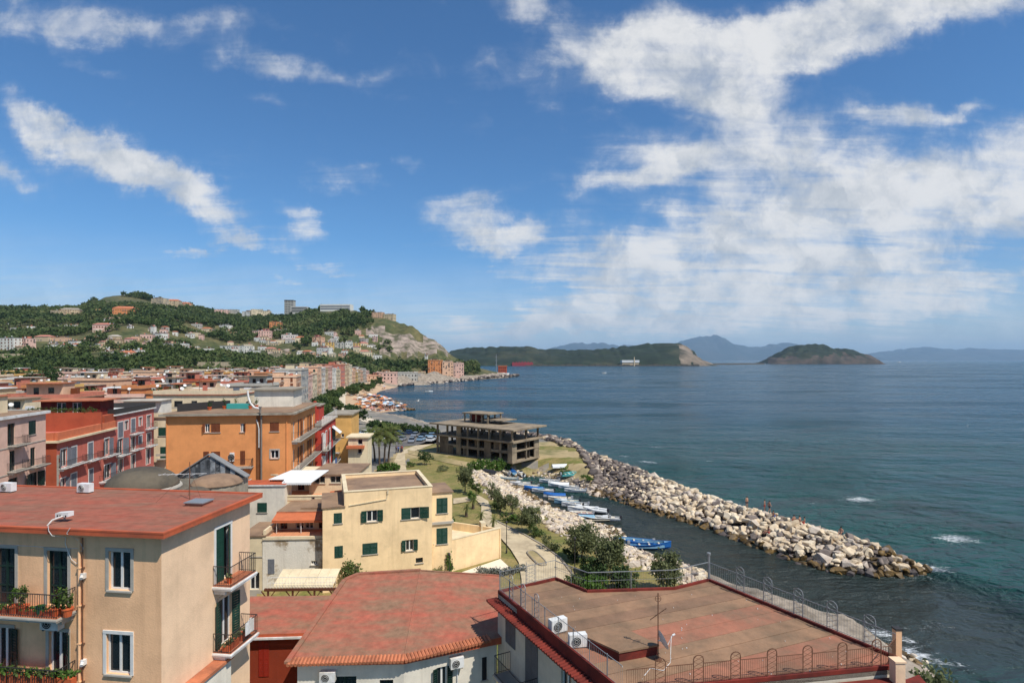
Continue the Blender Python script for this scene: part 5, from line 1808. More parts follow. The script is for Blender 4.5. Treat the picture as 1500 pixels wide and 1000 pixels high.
 fw.box(mb, 0, 8.63, 7.902, 8.0, -0.28, 0.04)
 mb.build('coping', CREAM_W, t)
 bd = Vector((-0.90, 0.43)).normalized()
 fb = Face(t1 - dd * 0.13, bd)
 mb = MB()
 mb.obox((t1.x, t1.y, 4.5), Vector((bd.x, bd.y, 0)) * 6.2, Vector((-0.43, -0.90, 0)) * 0.25, Vector((0, 0, 3.38)))
 mb.build('back_wall', YELLOW_W, t)
 mb = MB()
 fl = [t0 + dd * 0.2 - fw.n * 0.3, t1 - fw.n * 0.3, t1 + bd * 6.0, t0 + dd * 0.2 + Vector((-0.6, 3.5))]
 mb.prism([(p.x, p.y) for p in fl], 6.95, 7.05)
 mb.build('terrace_floor', CREAM_W, t)
 mb = MB()
 p = t1 + bd * 2.4
 mb.obox((p.x, p.y - 0.4, 7.06), (0.5, 0.2, 0), (-0.3, 1.0, 0), (0, 0, 1.2))
 mb.build('stair_wall', CREAM_W, t)
 mb = MB()
 q = [GZ(634, 852, 4.79), GZ(733, 818, 4.79), GZ(748, 832, 4.79), GZ(748, 838, 4.79), GZ(690, 850, 4.79), GZ(640, 862, 4.79)]
 mb.face(q)
 mb.build('paved_apron', mat('pale_paving', lin(222, 210, 186), var=0.1, scale=1.5), kind='structure')
 Y = 47.5
 f = Face(((392 - CX) * Y / F, Y), (1, 0.03))
 t = thing('pergola', 'brown timber pergola with cream roof panels and white railing below the peeling wall', 'pergola', f.pt(2.8, 4.75))
 s1, zf = f.hit(492, 862)
 zb = zf + 0.75
 for i in range(6):
  mb = MB()
  a, b2 = 0.3 + (s1 - 0.6) * i / 6 + 0.02, 0.3 + (s1 - 0.6) * (i + 1) / 6 - 0.02
  P = [f.pt(a, zf + 0.12, -0.1), f.pt(b2, zf + 0.12, -0.1), f.pt(b2, zb, -2.6), f.pt(a, zb, -2.6)]
  mb.face(P)
  mb.face([p - Vector((0, 0, 0.05)) for p in P[::-1]])
  mb.face([P[0] - Vector((0, 0, 0.05)), P[1] - Vector((0, 0, 0.05)), P[1], P[0]])
  mb.build('roof_panel', CREAM_W, t)
 mb = MB()
 f.box(mb, -0.3, s1 + 0.3, zf - 0.15, zf + 0.05, -0.2, 0.0)
 mb.build('front_beam', TIMBER, t)
 for s in (0.0, s1 * 0.36, s1 * 0.68, s1):
  mb = MB()
  mb.bar(f.pt(s, 4.75, -0.1), f.pt(s, zf - 0.15, -0.1), 0.09)
  mb.build('post', TIMBER, t)
  mb = MB()
  mb.bar(f.pt(s, zf - 0.9, -0.1), f.pt(s + 0.55, zf - 0.16, -0.1), 0.05)
  mb.bar(f.pt(s, zf - 0.9, -0.1), f.pt(s - 0.55, zf - 0.16, -0.1), 0.05)
  mb.build('brace', TIMBER, t)
 mb = MB()
 for k in range(24):
  s = s1 * k / 23
  mb.bar(f.pt(s, zf + 0.1, 0.05), f.pt(s, zf + 1.0, 0.05), 0.012, 4)
 mb.bar(f.pt(0, zf + 1.0, 0.05), f.pt(s1, zf + 1.0, 0.05), 0.025)
 mb.bar(f.pt(0, zf + 0.55, 0.05), f.pt(s1, zf + 0.55, 0.05), 0.018)
 mb.build('railing', WHITE_P, t)
 p = PX(516, 838, 53)
 shrub('creeper_bush', 'green creeper growing against the lower left corner of the yellow house', (p.x, p.y, 4.75), 3.4, 1.1, MIDL, n=700, leaf=0.12, seed=5)
cluster()
# ------------------------------------------------------------------ orange building and its neighbours up the street
def orange_building():
 a = Vector((0.989, 0.15)).normalized()
 b = Vector((-0.15, 0.989)).normalized()
 CRn = Vector(((426 - CX) * 66.5 / F, 66.5))
 CL = CRn - a * 13.3
 z1 = 19.75
 h = Bld('orange_building', 'bright orange apartment building with brown shutters and flat roof', 'apartment building', [CL, CRn, CRn + b * 15, CL + b * 15], 4.75, z1, ORANGE_W)
 k = dict(sh=BROWN_SH, trim=None)
 h.win(0, (300, 620.5, 307, 633), 'left', ang=(40, 40), **k)
 h.win(0, (309.5, 620, 322.5, 633), 'closed', **k)
 h.win(0, (352, 620, 358, 632.5), 'right', ang=(40, 40), **k)
 h.win(0, (395.5, 618.5, 408.5, 631.5), 'closed', **k)
 h.win(0, (298, 661, 306, 672), 'closed', **k)
 h.win(0, (309.5, 661, 322.5, 672.5), 'closed', **k)
 h.win(0, (352, 660, 359, 680), 'closed', sill=False, **k)
 h.win(0, (396.5, 659, 408, 671), 'glass', trim=GREY_FR)
 f, g = h.faces[0], h.faces[1]
 for (z, n) in ((z1 - 3.0, 5), (z1 - 6.3, 5), (z1 - 9.6, 5)):
  for i in range(n):
   s = 1.2 + i * 2.9
   h.win(1, (s, s + 1.0, z - 0.1, z + 2.0), 'open' if i % 2 else 'glass', px=False, sh=BROWN_SH, sill=False, ang=(15, 15))
  add_balcony(h.root, g, 0.4, 14.4, z - 0.12, 1.0, GREY_FR, IRON, h=1.0, gap=0.25)
 h.walls()
 h.slab('eaves', CONC, z1 + 0.002, z1 + 0.22, 0.55)
 h.slab('roof', TANROOF, z1 + 0.223, z1 + 0.30, 0.2)
 s, z = f.hit(355, 685)
 add_balcony(h.root, f, s - 1.0, s + 1.2, z + 0.2, 0.9, GREY_FR, IRON, h=0.9, gap=0.12)
 s0, _ = f.hit(376, 640)
 s1, _ = f.hit(383.5, 640)
 mb = MB()
 f.box(mb, s0, s0 + 0.32, 4.8, z1 - 0.1, 0.0, 0.12)
 mb.build('flue_chase', mat('brown_duct', lin(120, 74, 40), var=0.2, scale=1.5, streak=0.4), h.root)
 mb = MB()
 mb.bar(f.pt(s1, 4.8, 0.2), f.pt(s1, z1 - 0.05, 0.2), 0.10, 8)
 mb.bar(f.pt(s1, z1 + 0.25, 0.62), f.pt(s1, z1 + 0.85, 0.62), 0.11, 8)
 mb.bar(f.pt(s1, z1 + 0.85, 0.62), f.pt(s1, z1 + 1.0, 0.62), 0.17, 8)
 mb.build('flue_pipe', mat('dull_flue', lin(120, 112, 102), rough=0.6, var=0.2, scale=2), h.root)
 mb = MB()
 sp, _ = f.hit(380, 640)
 _, zq = f.hit(380, 655)
 mb.tube([f.pt(sp - 0.3, z1 - 0.5, 0.08), f.pt(sp - 0.1, z1 - 1.1, 0.15), f.pt(sp, z1 - 1.6, 0.2), f.pt(sp, zq, 0.2)], 0.06, 6)
 mb.build('drainpipe', WHITE_P, h.root)
 for (u, w) in ((244.5, 0.05), (420, 0.05)):
  s, _ = f.hit(u, 640)
  mb = MB()
  mb.bar(f.pt(s, 4.8, 0.07), f.pt(s, z1, 0.07), w, 6)
  mb.build('drainpipe', ORANGE_W, h.root)
 s, z = f.hit(341, 674)
 ac_unit(f.pt(s, z - 0.1, 0.22), 0.15, 'tall white boiler-like unit on the orange facade by the balcony door', w=0.42, h=1.0)
 pr = Bld('x', '', '', rect_corners(CL + a * 7.3 + b * 7.5, a, 4.7, 5.0), z1 + 0.31, z1 + 2.45, WHITE_W, root=h.root)
 pr.win(0, (348, 585, 354, 597), 'glass', sill=False)
 pr.walls()
 pr.slab('penthouse_roof', CONC, z1 + 2.452, z1 + 2.62, 0.45)
 mb = MB()
 q = CL + a * 8.3 + b * 3.4
 pts = [Vector((q.x - 0.7, q.y, z1 + 2.6)), Vector((q.x - 0.6, q.y, z1 + 1.8)), Vector((q.x - 0.35, q.y, z1 + 1.1)), Vector((q.x + 0.1, q.y, z1 + 0.6)), Vector((q.x + 0.8, q.y, z1 + 0.45))]
 mb.tube(pts, 0.11, 8)
 mb.build('curved_pipe', WHITE_P, h.root)
 mb = MB()
 p0, p1 = CL + a * 0.4 + b * 2, CL + a * 4.3 + b * 7.5
 mb.prism([p0, p1, p1 + a * 0.1, p0 + a * 0.1], z1 + 0.31, z1 + 1.2)
 mb.build('roof_screen', IRON, h.root)
 mb = MB()
 c = CL + a * 6.0 + b * 5
 mb.obox((c.x - 1.3, c.y, z1 + 0.31), (2.6, 0.2, 0), (-0.1, 0.9, 0), (0, 0, 0.6))
 tag(mb.build('pool_tub', mat('turquoise_tub', (0.05, 0.32, 0.28), rough=0.5, var=0.1)), 'turquoise tub on the roof of the orange building', 'tub')
 lab = ['dark bushy pot left of the turquoise tub on the orange roof', 'pale green pot plant behind the turquoise tub on orange roof', 'round bush at the right end of the turquoise tub', 'tall plant before the roof penthouse of orange building', 'low leafy pot in front of dark roof screen']
 for i, (x, y, hh) in enumerate(((4.4, 5.5, 0.9), (5.4, 6.4, 1.0), (7.4, 5.2, 0.8), (7.9, 6.1, 1.1), (3.2, 4.0, 0.6))):
  c = CL + a * x + b * y
  potted_plant((c.x, c.y, z1 + 0.31), lab[i], r=0.25, h=0.35, leafh=hh, n=90, m=MIDL if i % 2 else DARKL, seed=70 + i, group='pots on the orange roof')
 # ---- crimson building beyond
 S0 = CRn + b * 15.3
 c = Bld('crimson_building', 'crimson red apartment building with shutters and balconies beyond the orange one', 'apartment building',
   [S0 - a * 9, S0 + a * 0.7, S0 + a * 0.7 + b * 14, S0 - a * 9 + b * 14], 4.75, 16.6, CRIM_W)
 for z in (13.2, 9.9, 6.4):
  for i in range(4):
   s = 0.9 + i * 3.2
   c.win(1, (s, s + 1.1, z, z + 2.2), ('open', 'glass', 'left', 'open')[i], px=False, sh=GREEN_SH if i % 2 else WHITE_FR, frame=WHITE_FR, sill=False, trim=WHITE_FR)
  add_balcony(c.root, c.faces[1], 0.5, 13.5, z - 0.05, 0.9, GREY_FR, IRON, h=1.0, gap=0.25)
 c.win(0, (7.5, 8.6, 13.4, 15.2), 'closed', px=False, sh=BROWN_SH)
 c.walls()
 c.slab('cornice', GREY_FR, 16.602, 16.8, 0.3)
 hut = Bld('x', '', '', rect_corners(S0 + b * 6 - a * 5, a, 4.4, 4.6), 16.802, 19.0, CRIM_W, root=c.root)
 hut.win(0, (1.0, 1.9, 17.0, 18.6), 'glass', px=False, sill=False)
 hut.walls()
 hut.slab('hut_roof', CONC, 19.002, 19.15, 0.2)
 mb = MB()
 for i in range(11):
  q = S0 + a * 0.9 + b * (0.3 + i * 1.35)
  mb.bar((q.x, q.y, 16.8), (q.x, q.y, 17.9), 0.03)
 q0, q1 = S0 + a * 0.9 + b * 0.3, S0 + a * 0.9 + b * 13.8
 mb.bar((q0.x, q0.y, 17.9), (q1.x, q1.y, 17.9), 0.03)
 mb.build('roof_railing', WHITE_P, c.root)
 rb = MB()
 q = S0 + b * 3 - a * 0.8
 rb.obox((q.x, q.y, 16.802), (0.35, 0.05, 0), (-0.05, 0.35, 0), (0, 0, 3.2))
 rb.build('chimney', CRIM_W, c.root)
 fc = c.faces[1]
 mb = MB()
 for i in range(6):
  s = 9.6 + i * 0.4
  mb.obox(fc.pt(s, 15.4, 0.1), fc.d3() * 0.36, fc.n3() * 1.2 - Vector((0, 0, 1.0)), Vector((0, 0, 0.04)))
 mb.build('sunshade', CANOPY, c.root, kind='stuff')
 r = random.Random(5)
 lm = [WHITE_P, mat('blue_cloth', (0.05, 0.12, 0.3), var=0.1), mat('red_cloth', (0.45, 0.04, 0.04), var=0.1), mat('grey_cloth', (0.25, 0.26, 0.28), var=0.1)]
 lab = ['white sheets drying on the top balcony of the crimson building', 'red towel drying on the top balcony of the crimson building', 'white cloths drying on the middle balcony of the crimson building',
   'blue cloths drying on the middle balcony of the crimson building', 'grey cloths drying on the lowest balcony of the crimson building', 'white towels drying on the lowest balcony of the crimson building']
 for i in range(6):
  s, z = 1.5 + 1.9 * i, (14.0, 14.0, 10.7, 10.7, 7.2, 7.2)[i]
  mb = MB()
  for k in range(3):
   fc.box(mb, s + k * 0.42, s + k * 0.42 + 0.36, z - 0.8 - 0.2 * (k % 2), z + 0.15, 0.93 + 0.015 * k, 0.95 + 0.02 * k)
  tag(mb.build('laundry', lm[(0, 2, 0, 1, 3, 0)[i]], kind=None), lab[i], 'laundry', 'laundry on the crimson building')
 # ---- yellow-ochre building at the end of the row
 P = Vector(((482 - CX) * 112 / F, 112))
 e = Bld('ochre_building', 'yellow ochre building with blank end wall beyond the crimson building', 'apartment building', rect_corners(P, (1, 0.1), 4.2, 9), 4.0, H - (608 - HV) * 112 / F, OCHREY_W)
 e.win(0, (500, 635, 504, 640), 'glass', mull=0)
 e.win(0, (486, 652, 490, 662), 'glass', mull=0)
 e.walls()
 e.slab('roof', CONC, e.z1 + 0.002, e.z1 + 0.25, 0.3)
 add_balcony(e.root, e.faces[0], 0.3, 2.0, H - (662 - HV) * 112 / F, 0.9, WHITE_P, IRON, gap=0.3)
 P = Vector(((510 - CX) * 108 / F, 108))
 e = Bld('cream_kiosk', 'small cream house with flat pale roof and terracotta awning near the palms', 'house', rect_corners(P, (1, 0.08), 3.6, 4.5), 4.0, H - (641 - HV) * 108 / F, CREAM_W)
 e.win(0, (524, 643, 531, 651), 'glass', mull=0)
 e.win(0, (524, 657, 530, 664), 'glass', mull=0)
 e.walls()
 e.slab('roof', CREAM_W, e.z1 + 0.002, e.z1 + 0.25, 0.35)
 mb = MB()
 _, za = e.faces[0].hit(523, 652)
 e.faces[0].box(mb, -0.2, 3.0, za - 0.5, za, 0.0, 0.9)
 mb.build('awning', AWN, e.root)
orange_building()
# ------------------------------------------------------------------ pink and rose buildings on the left street
def street_left():
 d = Vector((-0.185, 0.983)).normalized()
 inw = Vector((-0.983, -0.185))
 P = Vector(((67 - CX) * 69.0 / F, 69.0))
 L = 16.0
 fr = P - d * L
 z1 = H - (606 - HV) * 68 / F
 h = Bld('pale_pink_building', 'pale pink apartment building with dark shutters at the left edge', 'apartment building', [fr + inw * 10, fr, P, P + inw * 10], 4.75, z1, PINK_W)
 for bx, st in (((11, 620, 22, 653), 'glass'), ((42, 616, 52, 636), 'closed'), ((14, 660, 22, 690), 'glass'), ((44.5, 655, 52, 682), 'glass'), ((42, 692, 55, 714), 'open'), ((-22, 624, -12, 656), 'closed'), ((12, 700, 26, 716), 'glass')):
  h.win(1, bx, st, sh=DGREEN_SH, frame=DGREEN_SH, sill=(st != 'glass'), trim=None)
 h.walls()
 h.slab('cornice', WHITE_P, z1 + 0.002, z1 + 0.3, 0.35)
 h.slab('roof', TANROOF, z1 + 0.303, z1 + 0.36, 0.1)
 g = h.faces[1]
 for (u0, u1, v) in ((11, 33, 653), (10, 33, 691), (41, 62, 684)):
  s0, z = g.hit(u0, v)
  s1, _ = g.hit(u1, v)
  add_balcony(h.root, g, s0, s1, z, 0.9, GREY_FR, IRON, h=0.9, gap=0.16)
 mb = MB()
 for v in (654.5, 692):
  _, z = g.hit(35, v - 3)
  g.box(mb, 0, L, z, z + 0.12, 0.002, 0.05)
 mb.build('string_course', GREY_FR, h.root)
 q = Bld('x', '', '', rect_corners(fr + inw * 8 + d * 9, (0.98, 0.18), 5.5, 4.5), z1 + 0.362, z1 + 2.2, CREAM_W, root=h.root)
 q.win(0, (0.6, 1.4, z1 + 0.5, z1 + 2.0), 'closed', px=False, sh=GREEN_SH, sill=False)
 q.win(0, (2.4, 3.2, z1 + 0.5, z1 + 2.0), 'closed', px=False, sh=GREEN_SH, sill=False)
 q.walls()
 q.slab('hut_roof', TERRA, z1 + 2.202, z1 + 2.32, 0.2)
 A = Vector(((83 - CX) * 72 / F, 72))
 L1 = 14.6
 z1 = H - (642 - HV) * 74 / F
 r = Bld('rose_building', 'rose red apartment building with grey shutters and long roof terrace', 'apartment building', [A + inw * 9, A, A + d * L1, A + d * L1 + inw * 9], 4.75, z1, ROSE_W)
 g = r.faces[1]
 for bx in ((89, 657, 98, 683), (105, 654, 112, 680), (129, 648, 136, 673), (153, 642, 160, 666), (89, 700, 96, 720), (104, 693, 112, 720), (130, 687, 136, 706), (153, 680, 162, 700)):
  r.win(1, bx, 'closed' if bx[0] not in (153, 89) else 'open', sh=GREY_SH, trim=WHITE_FR, frame=WHITE_FR, sill=False, ang=(20, 20))
 r.walls([ROSE_W, BRICKRED_W], [1, 0, 0, 0])
 mb = MB()
 _, zc = g.hit(120, 642)
 g.box(mb, -0.3, L1, z1 - 0.25, z1 + 0.02, 0.003, 0.45)
 r.faces[0].box(mb, 0, 9.44, z1 - 0.25, z1 + 0.02, 0.003, 0.45)
 mb.build('cornice', CREAM_W, r.root)
 mb = MB()
 g.box(mb, -0.1, L1, z1 + 0.022, z1 + 1.0, -0.2, 0.2)
 r.faces[0].box(mb, 0, 8.75, z1 + 0.022, z1 + 1.0, -0.2, 0.2)
 mb.build('terrace_parapet', mat('rose_parapet', lin(200, 112, 76), var=0.15, scale=1.5), r.root)
 for (u0, u1, v) in ((86, 121, 686), (126, 143, 675), (150, 168, 669), (145, 170, 706)):
  s0, z = g.hit(u0, v)
  s1, _ = g.hit(u1, v)
  add_balcony(r.root, g, s0, s1, z, 0.8, WHITE_P, IRON, h=0.9, gap=0.16)
 for i in range(18):
  mb = MB()
  z = 5.2 + i * 0.5
  w = 0.5 if i % 2 else 0.35
  g.box(mb, 0.0, w, z, z + 0.48, 0.003, 0.06)
  mb.build('quoin', GREY_FR, r.root)
 B0 = A + d * 11.3
 zt_ = H - (608 - HV) * 84 / F
 up = Bld('x', '', '', [B0 + inw * 9.6 - d * 0.0, B0 - inw * 0.2, B0 + d * 4, B0 + d * 4 + inw * 9.6], z1 + 0.02, zt_, BRICKRED_W, root=r.root)
 up.hole(0, (77, 640, 83, 652))
 up.walls()
 mb = MB()
 uf = up.faces[0]
 uf.box(mb, 0, uf_len(up, 0), zt_ - 2.0, zt_ + 0.6, 0.6, 0.9)
 uf.box(mb, 0, uf_len(up, 0), zt_ - 2.0, zt_ - 1.85, 0.0, 0.599)
 mb.build('roof_terrace_wall', BRICKRED_W, r.root)
 hb = MB()
 for i in range(16):
  c = uf.pt(0.4 + i * 0.56, zt_ + 0.95, 0.6)
  leaf_cloud(hb, c, 0.5, 0.4, 0.45, 60, 0.10, 200 + i)
 hb.build('roof_hedge', MIDL, r.root, kind='stuff')
 pr = Bld('x', '', '', rect_corners((uf.pt(1.2, 0, -1.0).x, uf.pt(1.2, 0, -1.0).y), uf.d, 7.6, 4.0), zt_ + 0.01, zt_ + 2.1, MAROON, root=r.root)
 pr.win(0, (2.0, 3.2, zt_ + 0.3, zt_ + 1.9), 'glass', px=False, sill=False)
 pr.win(0, (4.0, 5.2, zt_ + 0.3, zt_ + 1.9), 'glass', px=False, sill=False)
 pr.walls()
 pr.slab('penthouse_roof', TERRA, zt_ + 2.102, zt_ + 2.25, 0.7)
 C0 = A + d * (L1 + 0.01)
 z2 = H - (604 - HV) * 92 / F
 e = Bld('rose_tall_building', 'taller rose building with black roof parapet beyond the roof terrace', 'apartment building', [C0 + inw * 9, C0, C0 + d * 14, C0 + d * 14 + inw * 9], 4.75, z2, wallmat('rose_pink_plaster', 206, 110, 98, streak=0.3))
 g = e.faces[1]
 for bx, st in (((173, 618, 180, 640), 'closed'), ((182.5, 616, 188, 630), 'glass'), ((192, 613, 198, 633), 'closed'), ((203.5, 611, 208, 624), 'glass'), ((215, 608, 221, 626), 'glass'),
     ((173, 642, 180, 668), 'open'), ((192, 639, 198, 660), 'glass'), ((203, 638, 208, 650), 'closed'), ((215, 634, 221, 652), 'glass'), ((173, 672, 180, 696), 'glass'), ((192, 666, 198, 690), 'glass'), ((214, 656, 220, 680), 'glass')):
  e.win(1, bx, st, sh=GREY_SH, trim=WHITE_FR, sill=False, ang=(15, 60))
 e.walls()
 for (u0, u1, v) in ((170, 185, 668), (190, 203, 636), (190, 204, 660), (213, 224, 628), (213, 224, 654)):
  s0, z = g.hit(u0, v)
  s1, _ = g.hit(u1, v)
  add_balcony(e.root, g, s0, s1, z, 0.8, WHITE_P, IRON, h=0.9, gap=0.2)
 e.slab('cornice', WHITE_P, z2 + 0.002, z2 + 0.2, 0.3)
 e.parapet(IRON, z2 + 0.203, 0.8, 0.15, -0.2)
def uf_len(b, i):
 return b.len[i]
street_left()
# ------------------------------------------------------------------ town, hill houses, sea front
PAL = {'cream': (236, 216, 176), 'peach': (236, 190, 150), 'pale pink': (232, 190, 170), 'salmon': (214, 130, 104), 'ochre yellow': (228, 186, 96),
  'white': (232, 228, 218), 'orange': (222, 144, 84), 'brick red': (184, 84, 62), 'light grey': (196, 190, 180), 'sand': (214, 190, 150)}
FWALL = {k: wallmat('far_' + k.replace(' ', '_'), *v, streak=0.3, k=0.80) for k, v in PAL.items()}
ROOFS = {'tan': TANROOF, 'grey': CONC, 'terracotta': TERRA, 'red': RED_ROOF, 'pale': mat('pale_roof', lin(192, 182, 166), var=0.15, scale=0.6, rgb2=lin(160, 148, 130), scale2=0.3),
   'pink': mat('pink_roof', lin(190, 124, 106), var=0.18, scale=0.6, rgb2=lin(150, 108, 92), scale2=0.3)}
FAR_LABELS = []      # [root, base label words, u] - made unique once all exist
def far_house(x, y, z, w, dep, h, ang, wall, roof, place, storeys=None, name='house', cat='house', hut=True, garden=False, detail=True, seed=0, para=True, group=None, gable=False, win_m=None):
 """house with walls, window rows, roof, parapet, roof hut; x,y is the centre of the front edge"""
 r = random.Random(seed)
 ca, sa = math.cos(ang), math.sin(ang)
 d = Vector((ca, sa))
 b = Vector((-sa, ca))
 o = Vector((x, y)) - d * w / 2
 c = [o, o + d * w, o + d * w + b * dep, o + b * dep]
 t = thing(name, 'x', cat, (x, y, z), group)
 mb = MB()
 mb.prism(c, z - 3, z + h)
 mb.build('wall', FWALL[wall], t)
 ns = storeys or max(1, int(h / 3.2))
 if detail:
  wb = MB()
  fb = MB()
  for i in (0, 1, 3):
   f = Face(c[i], c[(i + 1) % 4] - c[i])
   L = (c[(i + 1) % 4] - c[i]).length
   n = max(1, int(L / 3.1))
   for k in range(ns):
    zz = z + h - (k + 1) * (h / ns) + h / ns * 0.22
    for q in range(n):
     if r.random() < 0.12:
      continue
     s = L * (q + 0.5) / n + r.uniform(-0.2, 0.2)
     hh = 2.0 if r.random() < 0.4 else 1.45
     ww = r.choice((0.5, 0.5, 0.6, 0.75))
     f.box(wb, s - ww, s + ww, zz, zz + hh, 0.004, 0.06)
     if hh > 1.6 and r.random() < 0.6:
      f.box(fb, s - ww - 0.4, s + ww + 0.4, zz - 0.15, zz, 0.004, 0.9)
      f.box(fb, s - ww - 0.4, s + ww + 0.4, zz + 0.5, zz + 0.9, 0.84, 0.9)
     else:
      f.box(fb, s - ww - 0.1, s + ww + 0.1, zz - 0.1, zz, 0.004, 0.12)
  wb.build('window_row', win_m or r.choice((GLASS, GLASS, DGREEN_SH, GREEN_SH, BROWN_SH, GREY_SH)), t, kind='stuff')
  if fb.v:
   fb.build('balcony_row', GREY_FR, t, kind='stuff')
 rm = ROOFS[roof]
 rb = MB()
 if gable:
  ov = 0.4
  o2 = [c[0] - d * ov - b * ov, c[1] + d * ov - b * ov, c[2] + d * ov + b * ov, c[3] - d * ov + b * ov]
  rh = dep * 0.20
  V = [Vector((p.x, p.y, z + h)) for p in o2]
  R0 = (V[0] + V[3]) / 2 + Vector((d.x, d.y, 0)) * dep * 0.3 + Vector((0, 0, rh))
  R1 = (V[1] + V[2]) / 2 - Vector((d.x, d.y, 0)) * dep * 0.3 + Vector((0, 0, rh))
  rb.face([V[0], V[1], R1, R0])
  rb.face([V[2], V[3], R0, R1])
  rb.face([V[1], V[2], R1])
  rb.face([V[3], V[0], R0])
  rb.face([V[3], V[2], V[1], V[0]])
  rb.build('roof', rm, t)
 else:
  e = 0.25
  o2 = [c[0] - d * e - b * e, c[1] + d * e - b * e, c[2] + d * e + b * e, c[3] - d * e + b * e]
  rb.prism(o2, z + h + 0.002, z + h + 0.2)
  rb.build('roof', rm, t)
  if para:
   pb = MB()
   for i in range(4):
    f = Face(c[i], c[(i + 1) % 4] - c[i])
    L = (c[(i + 1) % 4] - c[i]).length
    f.box(pb, 0.21, L - 0.001, z + h + 0.203, z + h + 0.9, -0.2, 0.0)
   pb.build('parapet', FWALL[wall], t)
  if hut:
   hw = w * r.uniform(0.3, 0.6)
   hd = dep * r.uniform(0.3, 0.5)
   off = d * r.uniform(-0.2, 0.2) * w + b * dep * r.uniform(0.3, 0.5)
   q = Vector((x, y)) + off - d * hw / 2
   hb = MB()
   hc = [q, q + d * hw, q + d * hw + b * hd, q + b * hd]
   hh = r.uniform(2.1, 2.9)
   hb.prism(hc, z + h + 0.203, z + h + hh)
   hb.build('roof_hut', FWALL[r.choice(['cream', 'white', 'peach', 'salmon', wall, 'sand'])], t)
   h2 = MB()
   h2.prism([hc[0] - d * .3 - b * 1.4, hc[1] + d * .3 - b * 1.4, hc[2] + d * .3, hc[3] - d * .3], z + h + hh + 0.002, z + h + hh + 0.15)
   h2.build('hut_roof', r.choice([TERRA, CONC, TANROOF, CANOPY, ROOFS['pale'], CONC, TANROOF]), t)
   wn = MB()
   f = Face(hc[0], hc[1] - hc[0])
   f.box(wn, hw * 0.2, hw * 0.2 + 0.9, z + h + 0.25, z + h + 2.0, 0.004, 0.05)
   f.box(wn, hw * 0.6, hw * 0.6 + 1.0, z + h + 0.9, z + h + 2.0, 0.004, 0.05)
   wn.build('hut_window', GLASS, t, kind='stuff')
  ck = MB()
  for k in range(r.randint(2, 6)):
   p = Vector((x, y)) + d * r.uniform(-0.45, 0.45) * w + b * r.uniform(0.03, 0.9) * dep
   zz = z + h + 0.203
   a_, b_, c_ = r.uniform(0.3, 1.6), r.uniform(0.3, 1.0), r.uniform(0.5, 1.7)
   ck.box(p.x, p.x + a_, p.y, p.y + b_, zz, zz + c_, r.randrange(4))
  ck.build('roof_clutter', [WHITE_P, BROWN_SH, GREY_SH, FWALL['salmon']], t, kind='stuff')
  if r.random() < 0.8:
   ab = MB()
   p = Vector((x, y)) + d * r.uniform(-0.35, 0.35) * w + b * r.uniform(0.2, 0.8) * dep
   zz = z + h + 0.2
   ab.bar((p.x, p.y, zz), (p.x, p.y, zz + 2.6), 0.035, 4)
   for k in range(3):
    ab.bar((p.x - 0.5, p.y, zz + 2.5 - 0.3 * k), (p.x + 0.5, p.y, zz + 2.5 - 0.3 * k), 0.025, 3)
   ab.build('aerial', IRON, t)
  for k in range(r.randint(0, 2)):
   sb = MB()
   p = Vector((x, y)) + d * r.uniform(-0.45, 0.45) * w + b * r.uniform(0.03, 0.5) * dep
   cz = z + h + r.uniform(1.2, 2.2)
   ax = Vector((r.uniform(0.1, 0.9), -0.6, 0.45)).normalized()
   e1 = ax.cross(Vector((0, 0, 1))).normalized()
   e2 = e1.cross(ax)
   cc = Vector((p.x, p.y, cz))
   ring = [cc + (e1 * math.cos(q * 0.785) + e2 * math.sin(q * 0.785)) * 0.38 + ax * 0.08 for q in range(8)]
   for q in range(8):
    sb.face([cc, ring[q], ring[(q + 1) % 8]])
   sb.bar((p.x, p.y, z + h + 0.2), cc, 0.04, 4)
   sb.build('satellite_dish', WHITE_P, t)
  if r.random() < 0.35:
   tb = MB()
   p = Vector((x, y)) + d * r.uniform(-0.4, 0.4) * w + b * r.uniform(0.05, 0.25) * dep
   tb.lathe((p.x, p.y, z + h + 0.21), [(0.55, 0), (0.6, 0.9), (0.45, 1.1), (0.05, 1.15)], 8)
   tb.build('water_tank', r.choice([WHITE_P, STEEL, GREY_SH]), t)
  if garden:
   gb = MB()
   for k in range(5):
    p = Vector((x, y)) + d * (k / 4 - 0.5) * w * 0.8 + b * r.uniform(0.05, 0.3) * dep
    leaf_cloud(gb, (p.x, p.y, z + h + 0.9), 1.1, 0.7, 0.8, 40, 0.25, seed * 7 + k)
   gb.build('roof_garden', MIDL, t, kind='stuff')
 uu = CX + F * x / y
 FAR_LABELS.append([t, wall, roof, 'gable' if gable else ('garden' if garden else 'flat'), place, uu])
 return t
def road_x(y):
 return float(np.interp(y, [100, 130, 192, 283, 415, 615, 700], [-38, -46, -64, -88, -114, -138, -120]))
ST_ANG = math.atan2(0.185, 0.983)
